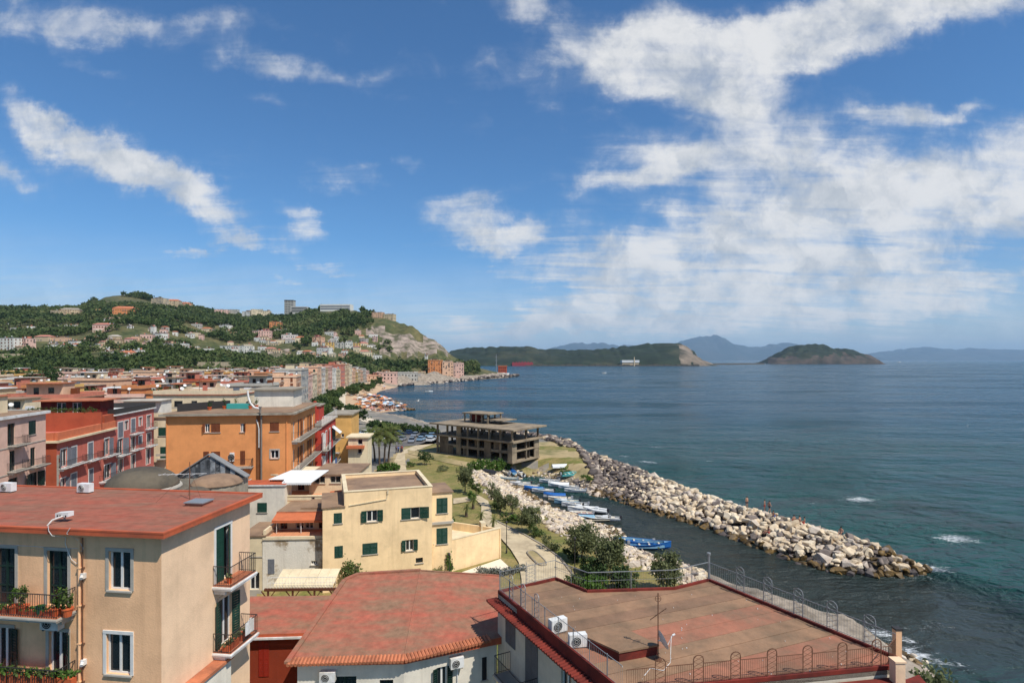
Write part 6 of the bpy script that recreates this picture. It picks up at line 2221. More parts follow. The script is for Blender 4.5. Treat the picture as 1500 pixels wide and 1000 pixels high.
def town():
 r = random.Random(21)
 e1 = Vector((-0.185, 0.983))
 e2 = Vector((0.983, 0.185))
 row = 0
 v = 112.0
 names = ['in rows behind the orange building', 'in the middle town rows', 'in the far town rows', 'at the hill foot']
 while v < 470:
  dep = 8.5 + v * 0.010 + r.uniform(-1, 2)
  s = -620.0
  while s < 60:
   w = 6.5 + v * 0.015 + r.uniform(-1.5, 4.5)
   p = e1 * v + e2 * (s + w / 2)
   x, y = p.x, p.y
   s += w + (r.uniform(2.5, 5) if r.random() < 0.3 else 0.25)
   if y < 84:
    continue
   u = CX + F * x / y
   if u < -60 or u > 505:
    continue
   fy = float(np.interp(u, FU, FY))
   if y + dep > fy - 5:
    continue
   if x + w / 2 > road_x(y) - 16 - max(0, (y - 250)) * 0.02:
    continue
   if x > -63 - 0.19 * (y - 100) and y < 118:
    continue
   if u < 75 and y < 92:
    continue
   z = zt1(x, y)
   top = H - (np.interp(y, [84, 120, 200, 300, 420], [597, 588, 567, 552, 543]) + r.uniform(-4, 6) - HV) * y / F
   h = max(5.5, top - z + r.choice((r.uniform(-4.0, -0.5), r.uniform(-1.0, 1.2))))
   wall = r.choices(list(PAL), weights=[24, 18, 16, 9, 12, 14, 6, 4, 6, 12])[0]
   roof = r.choices(list(ROOFS), weights=[24, 24, 9, 7, 28, 9])[0]
   zone = 0 if y < 150 else 1 if y < 240 else 2 if y < 330 else 3
   far_house(x, y, z, w, dep, h, ST_ANG + r.uniform(-0.04, 0.04), wall, roof, names[zone], seed=r.randint(0, 99999), garden=(zone < 2 and r.random() < 0.45), hut=r.random() < 0.8)
  v += dep + (r.uniform(4, 9) if row % 2 else r.uniform(1, 4))
  row += 1
 y = 262.0
 k = 0
 cols = ['peach', 'light grey', 'pale pink', 'cream', 'peach', 'white', 'sand', 'pale pink', 'white', 'cream', 'salmon', 'sand', 'cream', 'peach', 'ochre yellow', 'sand']
 while y < 610:
  L = r.uniform(15, 24)
  x = road_x(y) - 15
  dx, dy = road_x(y + L) - road_x(y), L
  a = math.atan2(dy, dx)
  h = r.uniform(12.5, 17.5) if y < 500 else r.uniform(9, 13)
  z = zt1(x, y)
  fx, fy = x + dx / 2, y + dy / 2
  far_house(fx, fy, z, L - 0.6, 12, h, a - math.pi * 0 + 0.0, cols[k % len(cols)], ['pale', 'grey', 'tan', 'terracotta'][k % 4], 'facing the sea', seed=500 + k, storeys=5 if h > 13 else 3,
     name='apartment_house', cat='apartment building')
  y += L
  k += 1
def fix_labels():
 by = {}
 for it in FAR_LABELS:
  by.setdefault((it[1], it[2], it[3], it[4], it[0]['category']), []).append(it)
 ords = ['leftmost', 'second from left', 'third from left', 'fourth from left', 'fifth from left', 'sixth from left', 'seventh from left', 'eighth from left', 'ninth from left', 'tenth from left', 'eleventh from left', 'twelfth from left']
 for (wall, roof, typ, place, cat), L in by.items():
  L.sort(key=lambda i: i[5])
  noun = {'flat': 'house', 'gable': 'hipped house', 'garden': 'planted house'}[typ] if cat == 'house' else 'tenement'
  for k, it in enumerate(L):
   rw = '' if roof == 'none' else roof + '-roofed '
   if len(L) == 1:
    lb = f'{wall} {rw}{noun} {place}'
   else:
    pl = noun + 's'
    lb = f'{ords[min(k, 11)]} of the {wall} {rw}{pl} {place}'
   it[0]['label'] = lb
   if not it[0].get('group'):
    it[0]['group'] = {'h': 'houses on the hillside'}.get(place[:0], 'houses of the town') if 'hill' not in place or 'foot' in place else 'houses on the hillside'
def special_town():
 """houses of the town that stand out in the photo, placed where they are seen"""
 S = [(226, 345, 579, 112, 10, 'cream', 'red', 'long pale house with a thin red roof edge left behind orange building'),
   (100, 160, 558, 190, 12, 'peach', 'tan', 'wide peach house with dark loggia in the middle rows, left'),
   (52, 88, 569, 150, 9, 'ochre yellow', 'tan', 'tall bright yellow house wall at the left of the old town'),
   (12, 60, 582, 128, 9, 'cream', 'terracotta', 'cream house with two dark green doors above the pale pink building'),
   (320, 356, 563, 170, 10, 'salmon', 'pink', 'broad salmon house front just beyond the orange building roof'),
   (222, 250, 556, 200, 9, 'salmon', 'terracotta', 'salmon house with steep orange end gable in the middle rows'),
   (255, 292, 559, 185, 9, 'brick red', 'tan', 'dark red house with arched loggia in the middle rows'),
   (336, 392, 566, 160, 9, 'light grey', 'grey', 'light grey block with cluttered roof right of the salmon front'),
   (104, 116, 553, 260, 9, 'white', 'pale', 'small white house with many roof windows under the hill'),
   (76, 110, 547, 285, 10, 'pale pink', 'tan', 'pale house with columned top floor under the dark trees'),
   (0, 16, 570, 150, 9, 'orange', 'tan', 'orange house with a pale hut at the far left'),
   (178, 206, 570, 140, 9, 'orange', 'tan', 'orange ochre house behind the roof hedge'),
   (300, 330, 547, 330, 11, 'ochre yellow', 'terracotta', 'yellow house with red balcony below the long grey retaining wall'),
   (372, 398, 547, 300, 10, 'orange', 'grey', 'orange house with grey hut beside the sea front row')]
 for i, (u0, u1, vt, Y, dep, wall, roof, lb) in enumerate(S):
  x = ((u0 + u1) / 2 - CX) * Y / F
  w = (u1 - u0) * Y / F
  z = zt1(x, Y)
  h = H - (vt - HV) * Y / F - z
  t = far_house(x, Y, z, w, dep, max(5, h), 0.06, wall, roof, 'x', seed=900 + i, hut=i not in (0, 2, 4))
  FAR_LABELS.pop()
  t['label'] = lb
  t['group'] = 'houses of the town'
HILLH = [  # u, v(base), width px, height px, wall, roof, gable
 (151, 459, 24, 7, 'ochre yellow', 'terracotta', 0), (182, 459, 30, 8, 'orange', 'terracotta', 1), (230, 448, 20, 11, 'sand', 'tan', 0), (250, 449, 22, 9, 'sand', 'terracotta', 1), (266, 450, 16, 6, 'peach', 'terracotta', 1),
 (232, 457, 30, 5, 'light grey', 'pale', 0), (102, 464, 24, 11, 'sand', 'grey', 1), (80, 464, 14, 10, 'sand', 'tan', 0), (164, 474, 22, 8, 'white', 'tan', 1), (146, 486, 21, 11, 'pale pink', 'pink', 1),
 (98, 481, 30, 5, 'white', 'pale', 0), (118, 480, 14, 5, 'sand', 'pale', 0), (223, 488, 6, 10, 'white', 'pale', 0), (214, 495, 16, 6, 'pale pink', 'pale', 0), (230, 495, 15, 7, 'white', 'pink', 0),
 (10, 512, 22, 17, 'white', 'pale', 0), (31, 511, 18, 15, 'pale pink', 'pale', 0), (60, 499, 22, 7, 'sand', 'pink', 1), (84, 499, 22, 6, 'peach', 'tan', 0), (80, 517, 22, 12, 'white', 'grey', 0), (101, 514, 13, 7, 'ochre yellow', 'tan', 0),
 (107, 505, 14, 6, 'white', 'tan', 0), (139, 513, 16, 7, 'cream', 'pale', 0), (160, 520, 20, 6, 'white', 'tan', 0), (181, 521, 18, 6, 'peach', 'terracotta', 1), (203, 523, 16, 7, 'white', 'pale', 0), (221, 524, 15, 6, 'white', 'pale', 0),
 (170, 503, 12, 6, 'sand', 'tan', 1), (188, 502, 12, 7, 'pale pink', 'pink', 1), (198, 498, 10, 6, 'peach', 'tan', 0), (244, 511, 18, 9, 'light grey', 'grey', 0), (262, 512, 18, 10, 'white', 'pale', 0), (286, 514, 14, 6, 'sand', 'pale', 0),
 (303, 515, 16, 6, 'white', 'tan', 0), (340, 514, 40, 8, 'white', 'pale', 0), (327, 480, 14, 4, 'white', 'pale', 0), (324, 461, 18, 8, 'pale pink', 'pale', 0), (341, 462, 12, 9, 'light grey', 'grey', 0), (360, 465, 12, 9, 'white', 'pale', 0), (376, 464, 16, 11, 'cream', 'pale', 0),
 (390, 464, 10, 10, 'cream', 'pale', 0), (403, 482, 16, 11, 'orange', 'tan', 0), (388, 496, 18, 12, 'pale pink', 'pink', 0), (410, 489, 18, 7, 'cream', 'pale', 0), (422, 499, 20, 9, 'white', 'pale', 0), (440, 500, 14, 6, 'cream', 'terracotta', 1),
 (464, 504, 14, 11, 'peach', 'terracotta', 0), (483, 511, 12, 10, 'ochre yellow', 'tan', 0), (473, 519, 20, 10, 'white', 'pink', 0), (497, 509, 13, 8, 'light grey', 'pale', 0), (511, 509, 10, 9, 'white', 'pale', 0), (523, 512, 10, 10, 'ochre yellow', 'tan', 0),
 (538, 520, 14, 5, 'cream', 'pale', 0), (552, 524, 12, 5, 'white', 'tan', 0), (552, 465, 15, 8, 'peach', 'terracotta', 0), (568, 466, 16, 7, 'sand', 'tan', 0), (371, 519, 14, 6, 'white', 'tan', 0), (362, 508, 10, 5, 'cream', 'pale', 0),
 (624, 522, 4, 3, 'white', 'pale', 0), (45, 482, 10, 5, 'white', 'tan', 0), (18, 476, 12, 5, 'white', 'pale', 0), (130, 499, 12, 5, 'cream', 'terracotta', 1), (300, 486, 12, 5, 'cream', 'terracotta', 1), (276, 494, 10, 5, 'white', 'tan', 0),
 (448, 519, 12, 5, 'peach', 'terracotta', 1), (505, 522, 12, 4, 'sand', 'tan', 0)]
_r = random.Random(77)
for _k in range(110):
 _u, _v = _r.choice(((_r.uniform(10, 290), _r.uniform(478, 526)), (_r.uniform(140, 400), _r.uniform(486, 527)), (_r.uniform(380, 560), _r.uniform(488, 526))))
 HILLH.append((_u, _v, _r.uniform(6, 14), _r.uniform(3.5, 7), _r.choice(['white', 'cream', 'white', 'peach', 'sand', 'light grey', 'pale pink']), _r.choice(['pale', 'tan', 'terracotta', 'pink']), int(_r.random() < 0.35)))
def hill_houses():
 r = random.Random(8)
 for i, (u, v, wpx, hpx, wall, roof, gb) in enumerate(HILLH):
  p = ground_at(u, v + 1)
  s = p.y / F
  w = wpx * s
  h = hpx * s * 1.1
  pl = 'on the crest' if v < 468 else 'halfway uphill' if v < 500 else 'low on the hill'
  side = 'at left' if u < 200 else 'mid-slope' if u < 400 else 'seaward'
  far_house(p.x, p.y, p.z - 0.5, w, w * 0.6 if wpx > 18 else w * 0.8, h, r.uniform(-0.25, 0.35), wall, roof, pl + ' ' + side, seed=2000 + i, gable=bool(gb), hut=(hpx > 8 and not gb and i % 2 == 0), para=False,
     name='hillside_house', group='houses on the hillside')
 for i in range(26):
  u, v = r.uniform(-20, 96), r.uniform(533, 556)
  if i > 18:
   u, v = r.uniform(100, 560), r.uniform(536, 545)
  Y = 265 + (556 - v) * 5 if i <= 18 else float(np.interp(u, FU, FY)) - r.uniform(0, 12)
  x = (u - CX) * Y / F
  zz = zt1(x, Y)
  top = H - (v - HV) * Y / F
  shrub('big_tree', ('dark', 'bushy', 'broad')[i % 3] + ' tree among the roofs at the ' + ('left edge below the hill' if i <= 18 else 'foot of the woods'), (x, Y, zz), max(6.0, min(13.0, top + 4 - zz)), r.uniform(3.5, 5.5), (DARKL, MIDL, DARKL)[i % 3], n=700, leaf=0.6, trunk=0.25, seed=800 + i, lobes=5,
    group=('dark', 'bushy', 'broad')[i % 3] + ' trees ' + ('left below the hill' if i <= 18 else 'at the foot of the woods'))
 def at(u, v):
  return ground_at(u, v)
 p = at(423, 453)
 s = p.y / F
 t = thing('tower_block', 'grey tower block standing on the crest of the hill', 'tower', p)
 f = Face((p.x - 6.5 * s, p.y), (1, 0.1))
 w, h = 13 * s, 24 * s
 mb = MB()
 f.box(mb, 0, w, p.z - 4, p.z + h, -w * 0.9, 0)
 mb.build('wall', FWALL['light grey'], t)
 wb = MB()
 n = 9
 for k in range(n):
  z = p.z + h * (k + 0.35) / n
  for q in range(6):
   f.box(wb, w * (q + 0.15) / 6, w * (q + 0.85) / 6, z, z + h / n * 0.5, 0.02, 0.15)
 wb.build('window_row', GLASS, t, kind='stuff')
 mb = MB()
 f.box(mb, -0.3, w + 0.3, p.z + h + 0.01, p.z + h + 1.6, -w * 0.9 - 0.3, 0.3)
 mb.build('roof_band', DOME_M, t)
 p = at(437, 463)
 s = p.y / F
 t = thing('institute_block', 'pale grey block with dark window bands beside the tower on the crest', 'office block', p)
 f = Face((p.x - 11 * s, p.y), (1, 0.05))
 mb = MB()
 f.box(mb, 0, 23 * s, p.z + 6.5 * s, p.z + 14 * s, -14 * s, 0)
 f.box(mb, 2 * s, 16 * s, p.z - 3, p.z + 6.49 * s, -12 * s, -0.5)
 mb.build('wall', FWALL['light grey'], t)
 wb = MB()
 for k in range(3):
  f.box(wb, 1 * s, 22 * s, p.z + (7.4 + 2.2 * k) * s, p.z + (8.4 + 2.2 * k) * s, 0.02, 0.2)
 wb.build('window_band', GLASS, t)
 p = at(492, 451)
 s = p.y / F
 t = thing('crest_hall', 'long low white hall with glass bands on the crest among pines', 'hall', p)
 f = Face((p.x - 23 * s, p.y), (1, -0.05))
 mb = MB()
 f.box(mb, 0, 45 * s, p.z - 2, p.z + 9 * s, -14 * s, 0)
 mb.build('wall', FWALL['white'], t)
 wb = MB()
 for k in range(2):
  f.box(wb, 0.5 * s, 44 * s, p.z + (1.5 + 3.4 * k) * s, p.z + (3.4 + 3.4 * k) * s, 0.02, 0.2)
 wb.build('window_band', GREY_SH, t)
 for (u0, u1, v0, v1, lb) in ((-30, 41, 518, 534, 'tall beige ribbed retaining wall at the left edge below the hill'), (289, 341, 530, 543, 'long beige retaining wall between town roofs and the woods')):
  a, b = ground_at(u0, v1), ground_at(u1, v1)
  Y = (a.y + b.y) / 2
  x0, x1 = (u0 - CX) * Y / F, (u1 - CX) * Y / F
  z0, z1 = H - (v1 - HV) * Y / F, H - (v0 - HV) * Y / F
  t = thing('retaining_wall', lb, 'wall', ((x0 + x1) / 2, Y, z0), 'retaining walls below the hill')
  f = Face((x0, Y), (1, 0.02))
  mb = MB()
  f.box(mb, 0, x1 - x0, z0 - 5, z1, -1.2, 0)
  mb.build('wall', mat('beige_wall', lin(182, 166, 138), var=0.12, scale=0.3, streak=0.5), t)
  mb = MB()
  n = int((x1 - x0) / 2.6)
  for k in range(n + 1):
   s = (x1 - x0 - 0.3) * k / n
   f.box(mb, s, s + 0.3, z0 - 5, z1 - 0.1, 0.003, 0.2)
  mb.build('buttress', MATS['beige_wall'], t, kind='stuff')
 pr = [(566, 557, 30, 15, 'pale pink', 'pale', 'pink seaside block with white ground floor at the end of the beach'), (597, 555, 28, 12, 'light grey', 'pale', 'grey shed-like block right of the pink seaside block'),
   (614, 553, 18, 9, 'sand', 'tan', 'low sand coloured block next to the orange flats'), (638, 551, 22, 24, 'orange', 'tan', 'tall orange block of flats above the far rocks'),
   (656, 551, 16, 22, 'peach', 'pale', 'peach block of flats with white balcony bands above the far rocks'), (672, 550, 15, 19, 'pale pink', 'pale', 'pale pink stepped flats at the right of the far group'),
   (547, 558, 18, 10, 'peach', 'terracotta', 'peach house left of the pink seaside block')]
 for i, (u, v, wpx, hpx, wall, roof, lb) in enumerate(pr):
  Y = F * (H - 5.5) / (v - HV)
  x = (u - CX) * Y / F
  s = Y / F
  t = far_house(x, Y, zt1(x, Y) - 0.5, wpx * s, 16, hpx * s, 0.12, wall, roof, 'x', seed=3000 + i, hut=i not in (1, 2), name='seaside_flats', cat='apartment building', storeys=max(2, int(hpx * s / 3.4)))
  FAR_LABELS.pop()
  t['label'] = lb
  t['group'] = 'blocks by the far beach'
town()
special_town()
hill_houses()
fix_labels()
# ------------------------------------------------------------------ woods
def tree_proto(seed, r, h, n, leaf):
 """small far tree as one mesh: short trunk, uneven clumps of leaf faces"""
 mb = MB()
 mb.bar((0, 0, -1.5), (0, 0, h * 0.5), 0.3, 5, 0.15, mi=1)
 rr = random.Random(seed)
 k = 5
 for i in range(k):
  a = i * 6.28 / k + rr.random()
  q = r * (0.45 if i else 0)
  c = (math.cos(a) * q, math.sin(a) * q, h * (0.45 + 0.3 * rr.random() + (0.12 if not i else 0)))
  leaf_cloud(mb, c, r * 0.62, r * 0.62, h * 0.28, n // k, leaf, seed * 13 + i)
 return mb
WOODM = [foliage('wood_dark', 0.036, 0.064, 0.02, 0.072, 0.10, 0.032, 0.05), foliage('wood_mid', 0.066, 0.10, 0.027, 0.105, 0.135, 0.042, 0.05), foliage('wood_light', 0.105, 0.135, 0.042, 0.15, 0.16, 0.06, 0.05)]
def woods():
 r = np.random.default_rng(3)
 protos = [tree_proto(i, 5.2, 8.5, 110, 1.15) for i in range(4)]
 n = 60000
 X = r.uniform(-1500, 20, n)
 Y = r.uniform(370, 1380, n)
 U = CX + F * X / Y
 ok = (U > -60) & (U < 700)
 X, Y, U = X[ok], Y[ok], U[ok]
 fy = np.interp(U, FU, FY)
 ry = np.interp(U, RU, RY)
 ok = (Y > fy + 4) & (Y < ry + 25)
 X, Y, U = X[ok], Y[ok], U[ok]
 d = coast_d(X, Y)
 dens = vnoise(X, Y, 55, 9) * 0.6 + vnoise(X, Y, 150, 10) * 0.6
 Z = zt(X, Y)
 V = HV + (H - Z) * F / Y
 bare = ((U > 140) & (U < 270) & (V < 449)) | ((U > 545) & (V < 535) & (V < 540))
 bare |= (U > 392) & (U < 424) & (V > 510) & (V < 531)
 thr = np.where(bare, 0.98, 0.40)
 thr = np.where((U > 560) & (V < 505), 0.80, thr)
 ok = (dens > thr) & (d > 25)
 for (u, v, wpx, hpx, *_x) in HILLH:
  p = None
 X, Y, Z, U, V, dens = X[ok], Y[ok], Z[ok], U[ok], V[ok], dens[ok]
 keep = np.ones(len(X), bool)
 for (u, v, wpx, hpx, *_x) in HILLH + [(423, 453, 13, 20), (437, 463, 24, 14), (492, 451, 46, 9), (5, 534, 74, 16), (315, 543, 54, 13)]:
  p = ground_at(u, v + 1)
  s = p.y / F
  w = wpx * s * 0.5
  keep &= ~((np.abs(X - p.x) < w + 3) & (Y > p.y - 40) & (Y < p.y + 24))
 X, Y, Z, U, V, dens = X[keep], Y[keep], Z[keep], U[keep], V[keep], dens[keep]
 cell = {}
 sel = []
 for i in r.permutation(len(X)):
  sp = 6.5
  key = (int(X[i] / sp), int(Y[i] / sp))
  if key in cell:
   continue
  cell[key] = 1
  sel.append(i)
 sel = np.array(sel)
 X, Y, Z, U, V, dens = X[sel], Y[sel], Z[sel], U[sel], V[sel], dens[sel]
 sc = 0.55 + 0.75 * r.random(len(X))
 near = np.argsort(Y / sc)
 meshes = []
 for i, p in enumerate(protos):
  for m in range(3):
   o = p.build('hillside_tree', [WOODM[m], BARK])
   me = o.data
   bpy.data.objects.remove(o)
   meshes.append(me)
 mk = np.clip(((vnoise(X, Y, 45, 12) * 0.7 + r.random(len(X)) * 0.45) * 2.6).astype(int), 0, 2)
 ind = near[:300]
 for i in ind:
  o = bpy.data.objects.new('hillside_tree', meshes[3 * (i % 4) + mk[i]])
  COL.objects.link(o)
  o.location = (X[i], Y[i], Z[i])
  o.rotation_euler = (0, 0, float(r.random() * 6.28))
  s = float(sc[i])
  o.scale = (s, s, s * float(0.8 + 0.5 * r.random()))
  tag(o, 'green tree in the dense woods on the lower hillside', 'tree', 'trees of the hillside woods')
 rest = near[300:]
 base = []
 for p in protos:
  v = np.array(p.v)
  f = np.array([q for q in p.f if len(q) == 4])
  f = f[5:] if len(f) > 5 else f
  base.append((v, f))
 VV, FF, MI = [], [], []
 off = 0
 for j, i in enumerate(rest):
  v, f = base[j % 4]
  a = r.random() * 6.28
  ca, sa = math.cos(a), math.sin(a)
  s = sc[i]
  lf = f[r.random(len(f)) < (0.55 if Y[i] < 750 else 0.38)]
  q = v[lf.reshape(-1)].reshape(-1, 4, 3)
  cen = q.mean(1, keepdims=True)
  q = cen + (q - cen) * (1.25 if Y[i] < 750 else 1.55)
  q = q.reshape(-1, 3)
  w = np.stack([(q[:, 0] * ca - q[:, 1] * sa) * s + X[i], (q[:, 0] * sa + q[:, 1] * ca) * s + Y[i], q[:, 2] * s + Z[i]], 1)
  VV.append(w)
  k = len(w) // 4
  FF.append(np.arange(k * 4).reshape(-1, 4) + off)
  off += k * 4
  MI.append(np.full(k, mk[i]))
 o = npmesh('hillside_woods', np.concatenate(VV), faces4=np.concatenate(FF), mats=WOODM, mi=np.concatenate(MI))
 o['kind'] = 'stuff'
 print('woods', len(X), off // 4)
woods()
# ------------------------------------------------------------------ rocks
def rock_verts(seed, flat=0.75):
 r = np.random.default_rng(seed)
 p = r.normal(size=(15, 3))
 p /= np.linalg.norm(p, axis=1, keepdims=True)
 p *= (0.75 + 0.35 * r.random((15, 1)))
 p = np.sign(p) * np.abs(p) ** 0.72
 p *= np.array([1.0, 0.78, 0.62 * flat / 0.75])
 bm = bmesh.new()
 for q in p:
  bm.verts.new(q)
 ret = bmesh.ops.convex_hull(bm, input=bm.verts)
 junk = [g for g in ret['geom_interior'] if isinstance(g, bmesh.types.BMVert)]
 if junk:
  bmesh.ops.delete(bm, geom=junk, context='VERTS')
 bmesh.ops.dissolve_limit(bm, angle_limit=R(14), verts=bm.verts, edges=bm.edges)
 bmesh.ops.triangulate(bm, faces=bm.faces)
 bm.verts.index_update()
 v = np.array([tuple(x.co) for x in bm.verts])
 f = np.array([[x.index for x in fc.verts] for fc in bm.faces])
 bm.free()
 return v, f
ROCKS = [rock_verts(100 + i, 0.7 + 0.1 * (i % 4)) for i in range(10)]
RK = {'pale': mat('rock_pale', lin(206, 186, 156), var=0.22, scale=1.6, rgb2=lin(160, 138, 108), mix=(0.45, 0.68), scale2=0.7, bump=0.7, bscale=5),
  'cream': mat('rock_cream', lin(220, 204, 176), var=0.18, scale=1.6, rgb2=lin(184, 160, 126), mix=(0.45, 0.68), scale2=0.7, bump=0.7, bscale=5),
  'grey': mat('rock_grey', lin(128, 116, 106), var=0.25, scale=1.6, rgb2=lin(92, 80, 74), mix=(0.45, 0.68), scale2=0.8, bump=0.7, bscale=5),
  'dark': mat('rock_dark', lin(86, 78, 74), var=0.25, scale=1.6, rgb2=lin(120, 104, 92), mix=(0.5, 0.7), scale2=0.8, bump=0.7, bscale=5),
  'wet': mat('rock_wet', lin(116, 92, 52), rough=0.5, var=0.3, scale=1.6, rgb2=lin(66, 54, 36), mix=(0.42, 0.62), scale2=0.9, bump=0.7, bscale=5),
  'pink': mat('rock_pinkish', lin(196, 182, 164), var=0.2, scale=1.4, rgb2=lin(156, 136, 118), mix=(0.45, 0.68), scale2=0.6, bump=0.7, bscale=5)}
ROCK_ME = {}
def rock_mesh(i, k):
 if (i, k) not in ROCK_ME:
  v, f = ROCKS[i]
  me = bpy.data.meshes.new('rock')
  me.from_pydata(v.tolist(), [], f.tolist())
  me.materials.append(RK[k])
  ROCK_ME[(i, k)] = me
 return ROCK_ME[(i, k)]
def rot_m(r):
 a, b, c = r.uniform(-0.35, 0.35), r.uniform(-0.35, 0.35), r.uniform(0, 6.28)
 ca, sa, cb, sb, cc, sc = math.cos(a), math.sin(a), math.cos(b), math.sin(b), math.cos(c), math.sin(c)
 Rx = np.array([[1, 0, 0], [0, ca, -sa], [0, sa, ca]])
 Ry = np.array([[cb, 0, sb], [0, 1, 0], [-sb, 0, cb]])
 Rz = np.array([[cc, -sc, 0], [sc, cc, 0], [0, 0, 1]])
 return Rz @ Ry @ Rx, (a, b, c)
def lay_rocks(root, items, name, keys, limit=290):
 """items: (x,y,z,size,matkey,rank) - the highest ranked become parts of their own, the rest one 'stuff' part"""
 items = sorted(items, key=lambda q: -q[5])
 r = random.Random(17)
 base = base_of(root)
 for it in items[:limit]:
  x, y, z, s, k, _ = it
  o = bpy.data.objects.new(name, rock_mesh(r.randrange(len(ROCKS)), k))
  COL.objects.link(o)
  o.parent = root
  o.location = (x - base.x, y - base.y, z - base.z)
  o.rotation_euler = (r.uniform(-0.35, 0.35), r.uniform(-0.35, 0.35), r.uniform(0, 6.28))
  o.scale = (s * r.uniform(0.85, 1.2), s * r.uniform(0.85, 1.15), s * r.uniform(0.75, 1.1))
 VV, FF, MI = [], [], []
 off = 0
 for it in items[limit:]:
  x, y, z, s, k, _ = it
  v, f = ROCKS[r.randrange(len(ROCKS))]
  M, _a = rot_m(r)
  w = (v * np.array([s * r.uniform(0.85, 1.2), s * r.uniform(0.85, 1.15), s * r.uniform(0.75, 1.1)])) @ M.T + np.array([x, y, z])
  VV.append(w)
  FF.append(f + off)
  off += len(v)
  MI.append(np.full(len(f), keys.index(k)))
 if VV:
  o = npmesh('rubble', np.concatenate(VV), faces3=np.concatenate(FF), mats=[RK[k] for k in keys], mi=np.concatenate(MI), parent=root)
  o['kind'] = 'stuff'
CREST = [(822, 652), (850, 659), (882, 668), (915, 680), (950, 694), (1000, 713), (1040, 728), (1090, 743), (1140, 757), (1200, 774), (1260, 792), (1310, 809), (1338, 822), (1362, 830)]
INNER = [(846, 716), (858, 719), (880, 726), (912, 737), (950, 750), (1000, 764), (1040, 777), (1090, 795), (1140, 815), (1195, 834), (1250, 845), (1300, 846), (1338, 843), (1366, 836)]
def breakwater():
 r = random.Random(3)
 hc = [2.9, 3.0, 3.1, 3.1, 3.1, 3.0, 2.9, 2.9, 2.9, 2.8, 2.5, 1.9, 1.2, 0.6]
 C = [GZ(u, v, h_) for (u, v), h_ in zip(CREST, hc)]
 I = [GZ(u, v, 0.0) for u, v in INNER]
 n = len(C)
 O = []
 for k in range(n):
  dx, dy = C[k].x - I[k].x, C[k].y - I[k].y
  w = math.hypot(dx, dy)
  q = min(1.0, 7.0 / max(w, 0.1)) if k < n - 2 else 0.5
  O.append(Vector((C[k].x + dx * q * 0.8, C[k].y + dy * q * 0.8, 0)))
 t = thing('breakwater', 'long rock breakwater, dark at its root and cream towards the tip', 'breakwater', (I[5].x, I[5].y, 0))
 mb = MB()
 for k in range(n - 1):
  A = [Vector((p.x, p.y, z)) for p, z in ((I[k], -0.8), (C[k], hc[k] - 0.9), (O[k], -0.8))]
  B = [Vector((p.x, p.y, z)) for p, z in ((I[k + 1], -0.8), (C[k + 1], hc[k + 1] - 0.9), (O[k + 1], -0.8))]
  mb.face([A[0], B[0], B[1], A[1]])
  mb.face([A[1], B[1], B[2], A[2]])
 mb.build('core', RK['dark'], t)
 items = []
 seg = [(C[k + 1] - C[k]).length for k in range(n - 1)]
 tot = sum(seg)
 acc = 0
 for k in range(n - 1):
  L = seg[k]
  f0 = acc / tot
  wid = ((C[k] - I[k]).length + (C[k] - O[k]).length)
  m = int(L * wid / 0.56)
  for j in range(m):
   q = r.random()
   c = r.uniform(-1.0, 0.85)
   i_, c_, o_ = I[k].lerp(I[k + 1], q), C[k].lerp(C[k + 1], q), O[k].lerp(O[k + 1], q)
   h = hc[k] * (1 - q) + hc[k + 1] * q
   p = c_.lerp(i_, -c) if c < 0 else c_.lerp(o_, c)
   z = h * (1 - abs(c) ** 1.25) - 0.25 + r.uniform(-0.25, 0.3)
   ff = f0 + (L / tot) * q
   s = r.uniform(0.34, 0.72) * (1.45 if r.random() < 0.2 else 1.0) * (1.10 if ff > 0.45 else 0.95)
   if z < 0.35:
    key = 'wet' if (r.random() < 0.75 and ff > 0.15) else 'dark'
   elif ff < 0.46:
    key = r.choices(['dark', 'grey', 'pale', 'pink'], weights=[7, 6, 1.6, 1.6])[0] if ff < 0.36 or r.random() < 0.5 else r.choice(['grey', 'pale', 'cream'])
   elif ff > 0.93:
    key = r.choice(['wet', 'pale', 'wet', 'grey'])
   else:
    key = r.choices(['cream', 'pale', 'pink', 'grey'], weights=[4, 4, 2, 1.6])[0]
   vis = s / p.y * (1.3 if c < 0.1 else 0.4) * (1.0 if z > 0 else 0.6)
   items.append((p.x, p.y, z, s, key, vis))
  acc += L
 gx = np.array([r.uniform(-14, 22) for _ in range(9000)])
 gy = np.array([r.uniform(118, 196) for _ in range(9000)])
 gd = coast_d(gx, gy)
 gz = zt(gx, gy)
 for x, y, d, z in zip(gx.tolist(), gy.tolist(), gd, gz.tolist()):
  harb = (y < 150 and x < 16.5) or (y < 172 and x < 7)
  if -1.2 < d < 7.5 and not harb and r.random() < 0.75:
   s = r.uniform(0.5, 1.1)
   items.append((x, y, z + 0.25 + r.uniform(-0.2, 0.3), s, r.choices(['dark', 'grey', 'pale', 'pink'], weights=[7, 6, 1.5, 1.5])[0], s / y))
 lay_rocks(t, items, 'boulder', ['pale', 'cream', 'grey', 'dark', 'wet', 'pink'])
breakwater()
